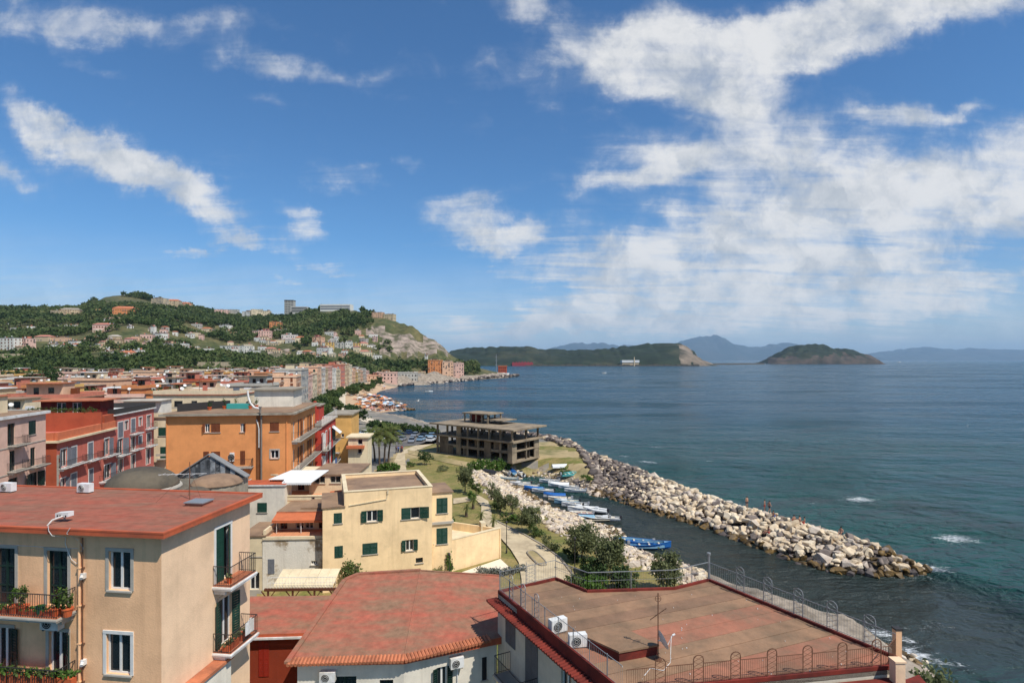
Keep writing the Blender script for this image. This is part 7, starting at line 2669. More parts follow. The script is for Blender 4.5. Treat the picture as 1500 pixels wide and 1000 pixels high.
def rock_bank():
 r = random.Random(9)
 items = []
 base = g0(860, 800)
 t = thing('rock_bank', 'pale stone embankment sloping from the garden down to the harbour', 'embankment', (base[0], base[1], 0))
 X = np.array([r.uniform(-8, 36) for _ in range(60000)])
 Y = np.array([r.uniform(48, 132) for _ in range(60000)])
 d = coast_d(X, Y)
 Z = zt(X, Y)
 U = CX + F * X / Y
 V = HV + (H - Z) * F / Y
 cnt = 0
 for x, y, dd, z, u, v in zip(X, Y, d, Z, U, V):
  harb = (u < 1030) and not (v < 712 and u > 765)
  if not harb:
   if not (dd < 3 and dd > -1.2):
    continue
   if r.random() > 0.22:
    continue
  lim = np.interp(y, [60, 75, 90, 105, 125], [12.0, 12.0, 13.0, 12.5, 8.0])
  if not (-0.9 < dd < lim):
   continue
  if r.random() > (0.36 if dd < lim - 2 else 0.16):
   continue
  s = r.uniform(0.24, 0.58)
  if r.random() < 0.12:
   s *= 1.5
  key = 'wet' if (z < 0.35 and r.random() < 0.5) else r.choices(['pink', 'pale', 'cream', 'grey'], weights=[5, 3, 2, 0.7])[0]
  items.append((x, y, z + s * 0.02, s, key, s / y))
 lay_rocks(t, items, 'stone', ['pale', 'cream', 'grey', 'dark', 'wet', 'pink'])
 it = []
 t2 = thing('far_rocks', 'band of dark shore rocks below the flats at the far point', 'rocks', (*g0(690, 558), 0))
 for k in range(420):
  u = r.uniform(585, 760)
  vv = np.interp(u, [585, 631, 673, 716, 757], [566, 562, 558.5, 555, 551.8])
  Y = F * H / (vv - HV) + r.uniform(-3, 22)
  x = (u - CX) * Y / F
  it.append((x, Y, r.uniform(-0.3, 1.6) + (2.0 if u > 700 else 0), r.uniform(1.0, 2.6), r.choice(['grey', 'dark', 'pink', 'dark']), r.random()))
 lay_rocks(t2, it, 'boulder', ['pale', 'cream', 'grey', 'dark', 'wet', 'pink'], limit=60)
 it = []
 t3 = thing('reef_rocks', 'low dark reef of rocks in the water off the beach', 'rocks', (*g0(590, 600), 0))
 for k in range(150):
  u = r.choice((r.uniform(556, 606), r.uniform(548, 582)))
  vv = 599.5 + r.uniform(-2, 2.5) if u > 582 or r.random() < 0.6 else 590 + r.uniform(-2, 2)
  p = GZ(u, vv, 0)
  it.append((p.x, p.y, r.uniform(-0.2, 0.5), r.uniform(0.7, 1.6), r.choice(['grey', 'dark', 'wet', 'pink']), r.random()))
 lay_rocks(t3, it, 'boulder', ['pale', 'cream', 'grey', 'dark', 'wet', 'pink'], limit=40)
rock_bank()
# ------------------------------------------------------------------ paths, parking, beds
PAVE = mat('path_paving', lin(196, 178, 144), var=0.14, scale=1.2, rgb2=lin(170, 152, 122), scale2=0.4)
PROM = mat('promenade_paving', lin(214, 198, 172), var=0.1, scale=0.6, rgb2=lin(188, 172, 148), scale2=0.2)
TARMAC = mat('car_park_asphalt', lin(98, 94, 90), var=0.15, scale=0.6, rgb2=lin(120, 114, 106), scale2=0.2)
def drape(name, left, right, m, lift=0.05, step=1.5, nw=4, z=None):
 """strip laid on the land between two edges given where they are seen in the photo"""
 L = [ground_at(u, v) if z is None else GZ(u, v, z) for u, v in left]
 Rr = [ground_at(u, v) if z is None else GZ(u, v, z) for u, v in right]
 A, B = [], []
 for k in range(len(L) - 1):
  n = max(1, int(max((L[k + 1] - L[k]).length, (Rr[k + 1] - Rr[k]).length) / step))
  for j in range(n):
   A.append(L[k].lerp(L[k + 1], j / n))
   B.append(Rr[k].lerp(Rr[k + 1], j / n))
 A.append(L[-1])
 B.append(Rr[-1])
 mb = MB()
 rows = []
 for a, b in zip(A, B):
  row = []
  for j in range(nw + 1):
   p = a.lerp(b, j / nw)
   row.append(Vector((p.x, p.y, zt1(p.x, p.y) + lift)))
  rows.append(row)
 for r0, r1 in zip(rows[:-1], rows[1:]):
  for j in range(nw):
   q = [r0[j], r0[j + 1], r1[j + 1], r1[j]]
   if (q[1] - q[0]).cross(q[2] - q[0]).z < 0:
    q = q[::-1]
   mb.face(q)
 o = mb.build(name, m, kind='structure')
 return A, B
def paths():
 drape('garden_path', [(664, 739), (698, 734), (705, 742), (705, 758), (710, 768)], [(664, 731), (702, 727), (715, 735), (719, 747), (722, 766)], PAVE, lift=0.13)
 A, B = drape('garden_path', [(708, 767), (733, 790), (748, 806), (760, 826), (764, 852), (764, 868)], [(724, 764), (768, 786), (796, 803), (819, 821), (838, 845), (852, 868)], PAVE, lift=0.17, nw=6)
 mb = MB()
 for p, q in zip(B[:-1], B[1:]):
  mb.obox((p.x, p.y, zt1(p.x, p.y) - 0.1), q - p, (0.22, 0.05, 0), (0, 0, 0.36))
 mb.build('path_kerb', CONC, kind='structure')
 drape('walkway', [(574, 700), (577, 678), (583, 663), (601, 655), (641, 642)], [(597, 700), (594, 678), (593, 665), (607, 661), (641, 648)], PAVE, lift=0.06)
 drape('dirt_track', [(597, 659), (640, 669), (690, 678), (770, 684), (840, 680)], [(598, 665), (640, 675), (690, 686), (770, 696), (840, 692)], DIRT, lift=0.09)
 drape('car_park', [(505, 626), (540, 631), (580, 634), (640, 637)], [(505, 648), (540, 652), (590, 654), (640, 650)], TARMAC, lift=0.06, step=4)
 drape('promenade', [(505, 571), (494, 580), (491, 592), (498, 603), (512, 612), (540, 620), (580, 624.5), (636, 634)], [(509, 570), (506, 580), (506, 592), (513, 602), (528, 609), (547, 614.5), (580, 620.5), (636, 632)], PROM, lift=0.10, step=4)
 p = ground_at(786, 821)
 t = thing('flower_bed', 'long oval planting bed with stone kerb in the paved path', 'flower bed', p)
 ax = (ground_at(796, 831) - ground_at(776, 810))
 ax.z = 0
 L = ax.length / 2
 ax.normalize()
 sd = Vector((-ax.y, ax.x, 0))
 ring = []
 for k in range(24):
  a = 2 * math.pi * k / 24
  ring.append(p + ax * (math.copysign(abs(math.cos(a)) ** 0.6, math.cos(a)) * L) + sd * (math.copysign(abs(math.sin(a)) ** 0.6, math.sin(a)) * 0.55))
 mb = MB()
 mb.tube([q + Vector((0, 0, 0.25)) for q in ring + ring[:1]], 0.10, 5)
 mb.build('kerb', CONC, t)
 mb = MB()
 mb.face([q + Vector((0, 0, 0.26)) for q in ring])
 mb.build('soil', DIRT, t)
paths()
# ------------------------------------------------------------------ unfinished concrete building
def skeleton():
 d = Vector((0.796, -0.604)).normalized()
 b = Vector((0.604, 0.796))
 L0 = Vector((-18.6, 141.7))
 K = L0 + d * 23.5
 z0 = 3.4
 t = thing('unfinished_building', 'abandoned grey concrete building frame of slabs and columns by the shore', 'building', (K.x, K.y, z0))
 f = Face(L0, d)
 g = Face(K, b)
 W, D = 23.5, 10.5
 CM = mat('raw_concrete', lin(154, 137, 112), var=0.2, scale=0.6, rgb2=lin(108, 96, 80), mix=(0.42, 0.66), scale2=0.35, streak=0.45, bump=0.3)
 CD = mat('shaded_raw_concrete', lin(118, 104, 86), var=0.25, scale=0.7, rgb2=lin(80, 72, 62), mix=(0.42, 0.62), scale2=0.4, streak=0.5, bump=0.3)  # darker copy of the concrete; shade inside the frame is put into its colour
 def slab(name, s0, s1, n0, n1, z, th, m=CM):
  mb = MB()
  f.box(mb, s0, s1, z - th, z, -n1, -n0)
  return mb.build(name, m, t)
 slab('floor_slab', 0, W, 0, D, z0 + 0.15, 0.4)
 slab('floor_slab', 0.0, W, 0.2, D, 5.85, 0.28)
 slab('floor_slab', -0.6, W + 0.6, -0.5, D + 0.5, 8.05, 0.38)
 slab('roof_slab', -1.0, W + 1.2, -1.2, D + 1.2, 10.75, 0.34)
 slab('roof_slab', 4.5, 12.8, 4.5, 10.5, 13.15, 0.26)
 slab('roof_slab', 9.5, 16.5, 5.5, 11.0, 11.75, 0.2)
 bays = 7
 for k in range(bays + 1):
  s = 0.15 + (W - 0.65) * k / bays
  for n in (0.1, D / 2, D - 0.5):
   mb = MB()
   f.box(mb, s, s + 0.36, z0, 10.4, -n - 0.4, -n)
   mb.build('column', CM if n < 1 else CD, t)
 for s in np.linspace(4.9, 12.2, 5):
  for n in (4.8, 9.8):
   mb = MB()
   f.box(mb, s, s + 0.26, 10.76, 12.88, -n - 0.3, -n)
   mb.build('column', CM, t)
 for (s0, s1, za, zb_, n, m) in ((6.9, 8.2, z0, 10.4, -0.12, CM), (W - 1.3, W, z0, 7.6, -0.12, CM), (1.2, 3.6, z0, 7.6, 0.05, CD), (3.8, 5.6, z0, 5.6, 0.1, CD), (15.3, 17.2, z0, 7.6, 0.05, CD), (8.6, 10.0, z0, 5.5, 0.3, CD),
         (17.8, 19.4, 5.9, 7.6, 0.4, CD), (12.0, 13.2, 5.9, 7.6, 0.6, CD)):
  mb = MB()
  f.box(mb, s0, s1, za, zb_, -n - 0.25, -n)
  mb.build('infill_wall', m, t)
 for (s0, s1, za, zb_) in ((0.2, 1.7, z0, 7.6), (8.5, 10.2, z0, 7.6)):
  mb = MB()
  g.box(mb, s0, s1, za, zb_, -0.35, -0.1)
  mb.build('infill_wall', CM, t)
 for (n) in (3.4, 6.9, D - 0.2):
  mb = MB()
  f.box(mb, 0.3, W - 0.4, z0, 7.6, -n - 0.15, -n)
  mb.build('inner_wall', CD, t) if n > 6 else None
 for z in (5.85, 8.05):
  mb = MB()
  f.box(mb, 0, W, z - 0.55, z - 0.381 if z > 7 else z - 0.282, -0.35, -0.1)
  mb.build('edge_beam', CM, t)
 mb = MB()
 r = random.Random(4)
 for k in range(40):
  s = r.uniform(8, W)
  mb.bar(f.pt(s, 10.4, -0.6 - r.random() * 2), f.pt(s + r.uniform(-0.2, 0.2), 10.4 - r.uniform(0.3, 0.9), -0.6 - r.random() * 2), 0.03, 3)
 mb.build('loose_bars', CD, t, kind='stuff')
 hb = MB()
 f.box(hb, 5.2, 7.4, 10.76, 12.6, -9.0, -7.2)
 hb.build('stair_head', MAROON, t)
skeleton()
# ------------------------------------------------------------------ boats
BM = {'white': mat('boat_white', (0.70, 0.70, 0.67), rough=0.35, var=0.06, scale=1.5), 'blue': mat('boat_blue', (0.018, 0.11, 0.34), rough=0.4, var=0.15, scale=1.5),
  'light blue': mat('boat_light_blue', (0.20, 0.36, 0.46), rough=0.4, var=0.12, scale=1.5), 'teal': mat('boat_teal', (0.10, 0.42, 0.42), rough=0.4, var=0.12, scale=1.5),
  'black': mat('boat_black', (0.03, 0.03, 0.035), rough=0.5, var=0.2, scale=1.5), 'grey': mat('boat_grey', (0.30, 0.31, 0.32), rough=0.5, var=0.12, scale=1.5),
  'red': mat('boat_red', (0.42, 0.06, 0.05), rough=0.4, var=0.12, scale=1.5), 'cream': mat('boat_cream', (0.62, 0.55, 0.42), rough=0.4, var=0.08, scale=1.5)}
def boat(x, y, z, yaw, L, kind, hull, top, label, group='small boats moored in the harbour', B=None, flip=False, tilt=0.0):
 """small boat: lofted hull, deck, and fittings by kind (open, cuddy, covered, rib)"""
 B = B or L * 0.36
 t = thing('boat', label, 'boat', (x, y, z), group)
 c, s = math.cos(yaw), math.sin(yaw)
 def P(a, b_, h):
  if flip:
   h = 0.72 * L * 0.13 * 1.4 - h
  return Vector((x + a * c - b_ * s, y + a * s + b_ * c, z + h + tilt * b_))
 D = L * 0.13
 N_ = 9
 st = []
 for k in range(N_):
  q = k / (N_ - 1)
  w = B / 2 * (1 - max(0, (q - 0.45) / 0.55) ** 2.2) * (0.86 + 0.14 * min(1, q / 0.3))
  w = max(w, 0.02)
  sh = D * (0.85 + 0.55 * q ** 2.2)
  kl = -0.12 * L * 0.4 + (0.16 * L * 0.5) * max(0, (q - 0.7) / 0.3) ** 2
  a = -L / 2 + L * q + (0.05 * L if q == 1 else 0)
  st.append((a, w, sh, kl))
 mb = MB()
 rows = []
 for (a, w, sh, kl) in st:
  rows.append([P(a, -w, sh), P(a, -w * 0.86, sh * 0.25), P(a, -w * 0.3, kl * 0.8), P(a, 0, kl), P(a, w * 0.3, kl * 0.8), P(a, w * 0.86, sh * 0.25), P(a, w, sh)])
 for A, C in zip(rows[:-1], rows[1:]):
  for j in range(6):
   q = [A[j], A[j + 1], C[j + 1], C[j]]
   mb.face(q if flip else q[::-1])
 mb.face(rows[0] if not flip else rows[0][::-1])
 mb.build('hull', BM[hull], t)
 if flip:
  return t
 gm = MB()
 for sd in (-1, 1):
  pts = [P(a, sd * w, sh) for (a, w, sh, kl) in st]
  gm.tube(pts, 0.045 if kind != 'rib' else 0.22, 6)
 if kind == 'rib':
  gm.bar(P(L * 0.5, -0.1, st[-1][2]), P(L * 0.5, 0.1, st[-1][2]), 0.2, 6)
 gm.build('gunwale', BM[top if kind in ('rib', 'covered') else (hull if hull in ('blue', 'teal', 'light blue') else 'white')], t)
 dk = MB()
 q0 = 5 if kind in ('cuddy',) else 7
 inner = [(a, w * 0.92, D * 0.30, sh) for (a, w, sh, kl) in st]
 for A, C in zip(inner[:q0], inner[1:q0 + 1]):
  dk.face([P(A[0], -A[1], A[2]), P(C[0], -C[1], C[2]), P(C[0], C[1], C[2]), P(A[0], A[1], A[2])][::-1])
  for sd in (-1, 1):
   w_ = [P(A[0], sd * A[1], A[2]), P(C[0], sd * C[1], C[2]), P(C[0], sd * C[1], C[3]), P(A[0], sd * A[1], A[3])]
   dk.face(w_)
 for A, C in zip(inner[q0:-1], inner[q0 + 1:]):
  dk.face([P(A[0], -A[1], A[3] - 0.02), P(C[0], -C[1], C[3] - 0.02), P(C[0], C[1], C[3] - 0.02), P(A[0], A[1], A[3] - 0.02)][::-1])
 dk.build('deck', BM[{'white': 'grey', 'blue': 'light blue', 'teal': 'teal'}.get(hull, 'cream')] if kind == 'open' else BM['cream' if L > 4.2 else 'grey'], t)
 if kind == 'open':
  for q in (2, 4, 6):
   tb = MB()
   a, w, sh, kl = st[q]
   tb.obox(P(a - 0.12, -w * 0.9, sh * 0.7), P(a + 0.12, -w * 0.9, sh * 0.7) - P(a - 0.12, -w * 0.9, sh * 0.7), P(a, w * 0.9, sh * 0.7) - P(a, -w * 0.9, sh * 0.7), (0, 0, 0.05))
   tb.build('thwart', BM['cream'], t)
 elif kind == 'cuddy':
  cb = MB()
  a0, a1 = 0.02 * L, 0.34 * L
  w = B * 0.36
  h0, h1 = D * 1.0, D * 1.55
  V = [P(a0, -w, h0), P(a1, -w * 0.45, h0), P(a1, w * 0.45, h0), P(a0, w, h0), P(a0, -w * 0.85, h1), P(a1 * 0.7, -w * 0.5, h1 * 0.95), P(a1 * 0.7, w * 0.5, h1 * 0.95), P(a0, w * 0.85, h1)]
  cb.add(V, [(4, 5, 6, 7), (0, 1, 5, 4), (1, 2, 6, 5), (2, 3, 7, 6), (3, 0, 4, 7)])
  cb.build('cabin', BM[top], t)
  wb = MB()
  V = [P(a0 - 0.02, -w * 0.85, h1), P(a0 - 0.02, w * 0.85, h1), P(a0 - 0.25, w * 0.8, h1 + 0.38), P(a0 - 0.25, -w * 0.8, h1 + 0.38)]
  wb.face(V)
  wb.face([p + (P(0.03, 0, 0) - P(0, 0, 0)) for p in V[::-1]])
  wb.build('windscreen', GLASS, t)
  sb = MB()
  sb.obox(P(-0.28 * L, -w, D * 0.32), P(-0.1 * L, -w, D * 0.32) - P(-0.28 * L, -w, D * 0.32), P(0, w, 0) - P(0, -w, 0), (0, 0, 0.35))
  sb.build('seat', BM['cream'], t)
 elif kind == 'covered':
  cb = MB()
  prof = []
  for (a, w, sh, kl) in st:
   prof.append([P(a, -w * 1.03, sh * 0.9), P(a, -w * 0.6, sh + 0.22), P(a, 0, sh + 0.36), P(a, w * 0.6, sh + 0.22), P(a, w * 1.03, sh * 0.9)])
  for A, C in zip(prof[:-1], prof[1:]):
   for j in range(4):
    cb.face([A[j], C[j], C[j + 1], A[j + 1]])
  cb.face(prof[0])
  cb.build('cover', BM[top], t)
 elif kind == 'rib':
  cb = MB()
  cb.obox(P(-0.1 * L, -0.3, D * 0.3), P(0.04 * L, -0.3, D * 0.3) - P(-0.1 * L, -0.3, D * 0.3), P(0, 0.3, 0) - P(0, -0.3, 0), (0, 0, 0.8))
  cb.build('console', BM['white'], t)
 if kind != 'covered' or L > 4.4:
  ob = MB()
  a = -L / 2 - 0.12
  ob.obox(P(a - 0.15, -0.16, D * 0.7), P(a + 0.2, -0.16, D * 0.7) - P(a - 0.15, -0.16, D * 0.7), P(0, 0.16, 0) - P(0, -0.16, 0), (0, 0, 0.45))
  ob.obox(P(a - 0.05, -0.06, -0.3), P(a + 0.08, -0.06, -0.3) - P(a - 0.05, -0.06, -0.3), P(0, 0.06, 0) - P(0, -0.06, 0), (0, 0, 0.3 + D * 0.7))
  ob.build('outboard_motor', BM['black'] if kind != 'open' else BM['grey'], t)
 return t
def boats():
 Bt = [(714, 695, 'g', 140, 4.2, 'covered', 'black', 'black', 'dark covered boat drawn up at the head of the stone bank'),
   (740, 696, 'g', 115, 4.0, 'open', 'grey', 'grey', 'grey open boat on the slip beside a blue one'),
   (750, 694, 'g', 100, 4.3, 'covered', 'light blue', 'blue', 'bright blue covered boat ashore in the middle of the slip'),
   (763, 698, 'g', 100, 4.2, 'cuddy', 'white', 'white', 'white boat with dark motor on the slip, right of the blue covered boat'),
   (744, 705, 'g', 168, 4.8, 'open', 'light blue', 'grey', 'blue grey open boat lying sideways at the foot of the slip'),
   (758, 711, 'w', 172, 4.8, 'cuddy', 'white', 'white', 'first white cabin boat afloat below the slip'),
   (769, 715, 'w', 170, 4.6, 'open', 'cream', 'cream', 'cream open boat between two white boats at the harbour head'),
   (778, 719, 'w', 165, 4.4, 'covered', 'blue', 'blue', 'boat under a vivid blue cover beside a white launch'),
   (791, 721.5, 'w', 168, 4.8, 'cuddy', 'white', 'light blue', 'white launch with pale blue cabin beside the vivid blue cover'),
   (800, 707, 'w', 172, 4.6, 'open', 'white', 'grey', 'white open boat nearest the inner quay on the far side'),
   (814, 713, 'w', 170, 4.8, 'covered', 'white', 'white', 'white covered boat second along the far quay'),
   (829, 716, 'w', 170, 4.6, 'cuddy', 'white', 'white', 'white cabin boat third along the far quay'),
   (838, 721, 'w', 172, 4.6, 'open', 'white', 'red', 'white open boat with red fender end of the far quay row'),
   (804, 729, 'w', 172, 4.6, 'covered', 'white', 'blue', 'white boat under a striped blue awning in mid harbour'),
   (812, 733.5, 'w', 172, 4.8, 'open', 'cream', 'cream', 'pale cream open boat right behind the blue awning boat'),
   (822, 738, 'w', 171, 5.0, 'cuddy', 'light blue', 'white', 'boat with pale teal hull and white cabin in mid harbour'),
   (834, 742.5, 'w', 171, 5.2, 'open', 'white', 'white', 'long white open boat last of the mid harbour group'),
   (845, 749, 'w', 174, 5.6, 'cuddy', 'white', 'white', 'long slim white launch near the rocky spit'),
   (847, 755, 'w', 172, 4.4, 'open', 'red', 'cream', 'faded red open boat between white launch and blue boat'),
   (868, 751, 'w', 150, 4.6, 'rib', 'grey', 'white', 'white inflatable boat at the outer end of moorings'),
   (847, 762, 'w', 174, 4.8, 'covered', 'light blue', 'light blue', 'pale blue covered boat right against the rocky spit'),
   (868, 763, 'w', 174, 5.0, 'open', 'black', 'black', 'dark open boat against the rocky spit'),
   (886, 762.5, 'w', 165, 4.4, 'cuddy', 'white', 'white', 'white boat with raised motor at the tip of the rocky spit')]
 for (u, v, on, hd, L, kind, hull, top, lb) in Bt:
  if on == 'w':
   p = GZ(u + (9 if 722 < v < 750 else 5), v - 1, 0.1)
  else:
   p = ground_at(u, v)
   p.z += 0.3
  boat(p.x, p.y, p.z, R(hd + 8), L * 0.86, kind, hull, top, lb)
 p = GZ(929, 797, 0.1)
 boat(p.x, p.y, 0.1, R(172), 5.2, 'open', 'blue', 'blue', 'blue wooden boat lying behind the larger blue boat in open water', B=1.9)
 p = GZ(951, 802, 0.1)
 boat(p.x, p.y, 0.1, R(-4), 5.4, 'open', 'blue', 'blue', 'larger bright blue wooden boat in front in open harbour water', B=2.0)
 p = ground_at(823, 686)
 boat(p.x, p.y, p.z, R(12), 4.6, 'open', 'white', 'white', 'upturned white hull lying on the dry ground by the breakwater', flip=True, group='boats drawn up on land')
 p = ground_at(834, 698)
 boat(p.x, p.y, p.z + 0.25, R(25), 4.0, 'open', 'teal', 'white', 'teal open boat in the weeds by the breakwater', group='boats drawn up on land', tilt=0.15)
 for (u, v, L, yaw, lb) in ((885, 546.5, 9, 20, 'small white motorboat far out, off the headland'), (628, 574, 6, 15, 'small white boat just off the far beach'), (1317, 530.6, 40, 3, 'tiny white ferry on the horizon right of the island')):
  p = GZ(u, v, 0.1)
  boat(p.x, p.y, 0.1, R(yaw), L, 'cuddy', 'white', 'white', lb, group='boats out at sea')
boats()
# ------------------------------------------------------------------ garden planting, palms, hedges
def palm(name, label, base, h, lean, r, n=26, seed=1, group=None):
 t = thing(name, label, 'palm tree', base, group)
 rr = random.Random(seed)
 b = Vector(base)
 mb = MB()
 pts = [b + Vector((lean[0] * q * q, lean[1] * q * q, h * q)) for q in np.linspace(-0.03, 1, 8)]
 for k, (p, q) in enumerate(zip(pts[:-1], pts[1:])):
  mb.bar(p, q, 0.24 - 0.016 * k, 8, 0.22 - 0.016 * k)
 mb.build('trunk', BARK, t)
 top = pts[-1]
 fb = MB()
 for i in range(n):
  a = i * 2.399 + rr.random() * 0.3
  el = R(75 - 110 * (i / n) + rr.uniform(-8, 8))
  d = Vector((math.cos(a), math.sin(a), 0))
  side = Vector((-math.sin(a), math.cos(a), 0))
  L = r * rr.uniform(0.8, 1.1)
  prev = top
  m = 7
  dirv = d * math.cos(el) + Vector((0, 0, math.sin(el)))
  for k in range(m):
   nd = (dirv + Vector((0, 0, -0.20 * k))).normalized()
   q = prev + nd * (L / m)
   w = 0.42 * r * 0.4 * (1 - abs(k / m - 0.35) * 0.9)
   dn = Vector((0, 0, -0.35 * w))
   for sd in (-1, 1):
    for j in range(2):
     e = prev.lerp(q, j * 0.5)
     e2 = prev.lerp(q, j * 0.5 + 0.26)
     fb.face([e, e2, e2 + side * sd * w + nd * w * 0.5 + dn, e + side * sd * w + nd * w * 0.45 + dn])
   prev = q
 fb.build('fronds', PALM_M, t)
 return t
PALM_M = foliage('palm_fronds', 0.09, 0.13, 0.03, 0.18, 0.19, 0.06, 0.7, trans=0.35)
def garden():
 for i, (u, v, h, lean, lb) in enumerate(((549, 676, 6.0, (-0.9, 0.3), 'leftmost leaning palm of the cluster by the walkway'), (556, 683, 6.4, (-0.3, 0.2), 'front palm of the cluster by the walkway'),
            (563, 680, 6.8, (0.4, 0.4), 'tallest palm, right of centre in the cluster by the walkway'), (569, 677, 6.2, (0.8, 0.2), 'rightmost palm of the cluster by the walkway'))):
  p = ground_at(u, v)
  palm('palm_tree', lb, p, h, lean, 3.5, seed=i, group='palms by the walkway')
 for i, (u, v, lb) in enumerate(((683, 757, 'small young palm on the lawn nearest the yellow house'), (693, 746, 'small young palm on the lawn beside the curving path'), (704, 771, 'small young palm at the foot of the terrace wall'), (722, 778, 'small young palm at the bend of the garden path'))):
  p = ground_at(u, v)
  palm('young_palm', lb, p, 1.5, (0.1, 0), 1.0, n=16, seed=20 + i, group='young palms on the lawn')
 S = [(681, 722, 4.8, 1.6, OLIVE, 1800, 'tall grey green tree above the bank beside the yellow house bay'), (697, 726, 3.0, 1.1, MIDL, 500, 'mid green tree right of the tall grey green one'),
   (691, 734, 1.6, 1.0, BRIGHT, 300, 'bright low bush under the tall grey green tree'),
   (724, 743, 4.2, 1.2, OLIVE, 700, 'slim olive tree at the top of the stone bank'), (733, 752, 3.6, 1.2, OLIVE, 600, 'second slim olive tree along the stone bank'), (727, 748, 1.6, 1.2, MIDL, 400, 'dark bush between the two slim olive trees'),
   (750, 754, 4.0, 1.5, OLIVE, 700, 'open grey olive tree halfway down the stone bank'), (757, 768, 1.5, 1.0, BRIGHT, 350, 'bright round bush on the lawn above the path'), (742, 764, 1.3, 1.0, MIDL, 250, 'low mid green bush on the lawn by the olive trees'),
   (775, 782, 3.4, 1.6, OLIVE, 2000, 'wide olive bush above the path bend'), (786, 786, 2.0, 1.0, MIDL, 400, 'green bush just right of the wide olive bush'), (806, 806, 2.0, 1.1, OLIVE, 400, 'pale bush at the edge of the stone bank by the path'),
   (852, 822, 3.9, 2.0, OLIVE, 4200, 'large feathery olive tree above the stone bank'), (836, 822, 1.4, 0.9, DARKL, 700, 'dark bush at the foot of the large feathery olive tree'),
   (893, 847, 4.2, 1.6, OLIVE, 3400, 'tall feathery tree leaning over the lower bank'), (874, 851, 2.2, 1.4, DARKL, 2000, 'dark dense shrub below the tall feathery tree'), (861, 842, 1.6, 1.1, MIDL, 500, 'mid green shrub between the path and the dark shrub'),
   (916, 866, 2.3, 1.3, DARKL, 1800, 'dark round shrub behind the brown roof railing'), (868, 868, 1.3, 1.5, BRIGHT, 1600, 'low bright shrub behind the brown roof railing'), (848, 858, 1.2, 1.2, MIDL, 500, 'low shrub by the path end behind the railing'), (976, 868, 3.6, 1.4, OLIVE, 2400, 'feathery tree by the water behind the brown roof'),
   (622, 681, 3.2, 1.9, DARKL, 1000, 'single round dark bush left of the unfinished building'), (660, 768, 1.2, 0.8, BRIGHT, 200, 'small bright bush beside the yellow house bay'), (601, 684, 1.2, 1.2, MIDL, 250, 'low green bush at the walkway edge'),
   (648, 690, 1.4, 1.6, OLIVE, 300, 'low scrub on the dry slope right of the walkway'), (829, 697, 1.6, 2.2, MIDL, 700, 'weedy bush at the inner foot of the breakwater'), (862, 705, 1.2, 1.6, BRIGHT, 400, 'weeds growing beside the breakwater stones'), (905, 806, 0.9, 0.9, OLIVE, 150, 'tuft of weeds at the base of the rocky spit'),
   (770, 680, 1.2, 1.8, MIDL, 400, 'green weeds along the right end of the unfinished building')]
 for i, (u, v, h, r, m, n, lb) in enumerate(S):
  p = ground_at(u, v)
  shrub('olive_tree' if h > 3 and m is OLIVE else 'shrub', lb, p, h, r, m, n=int(n * 1.6), leaf=0.125 if m is OLIVE else 0.13, trunk=0.22 if h > 2.5 else 0.1, seed=40 + i, lobes=9 if n > 1500 else 5 if n > 800 else 3, group='shrubs and small trees of the garden')
 for (u0, u1, v, h, m, lb, k) in ((690, 743, 690, 2.3, BRIGHT, 'bright green hedge in front of the unfinished building', 11), (482, 532, 678, 2.2, MIDL, 'clipped green hedge beside the crimson building', 10), (556, 582, 690, 1.6, BRIGHT, 'bright planted border under the palms', 7)):
  a, b = ground_at(u0, v), ground_at(u1, v)
  if u0 == 482:
   a, b = Vector(((482 - CX) * 100 / F, 100, 5.5)), Vector(((532 - CX) * 101 / F, 101, 5.0))
  t = thing('hedge', lb, 'hedge', (a + b) / 2)
  cb = MB()
  sb = MB()
  for i in range(k):
   q = a.lerp(b, i / (k - 1))
   leaf_cloud(cb, q + Vector((0, 0.3 * (i % 2), h * 0.5)), (b - a).length / k * 0.9, 1.3, h * 0.55 * (0.85 + 0.3 * ((i * 7) % 5) / 5), 320, 0.20, 300 + i)
   sb.bar(q - Vector((0, 0, 0.2)), q + Vector((0, 0, h * 0.6)), 0.06, 5)
  cb.build('foliage', m, t)
  sb.build('stems', BARK, t)
 cb = MB()
 for i in range(16):
  p = ground_at(704 + i * 4.2, 846 - abs(i - 8) * 0.6 - i * 0.3)
  leaf_cloud(cb, p + Vector((0, 0, 0.35)), 0.6, 0.5, 0.45, 110, 0.10, 700 + i)
 o = cb.build('silver_plants', foliage('silver_leaves', 0.16, 0.17, 0.14, 0.24, 0.24, 0.20, 1.0))
 tag(o, 'bed of silvery grey plants by the paved apron', 'plant bed', kind='stuff')
 for i, (u, v, lb) in enumerate(((623, 843, 'spiky fan palm at the foot of the yellow house'), (640, 845, 'small spiky plant beside the wall lantern'))):
  p = ground_at(u, v)
  palm('fan_palm', lb, p, 0.5, (0, 0), 1.0, n=18, seed=60 + i)
 p = ground_at(660, 845)
 shrub('shrub', 'slim leafy shrub growing against the terrace wall', p, 2.3, 0.5, BRIGHT, n=350, leaf=0.12, seed=91)
 shrub('shrub', 'large feathery shrub at the bottom right corner by the rocks', (22.6, 30.2, 4.0), 6.2, 1.7, OLIVE, n=3200, leaf=0.13, trunk=0.3, seed=95, lobes=6)
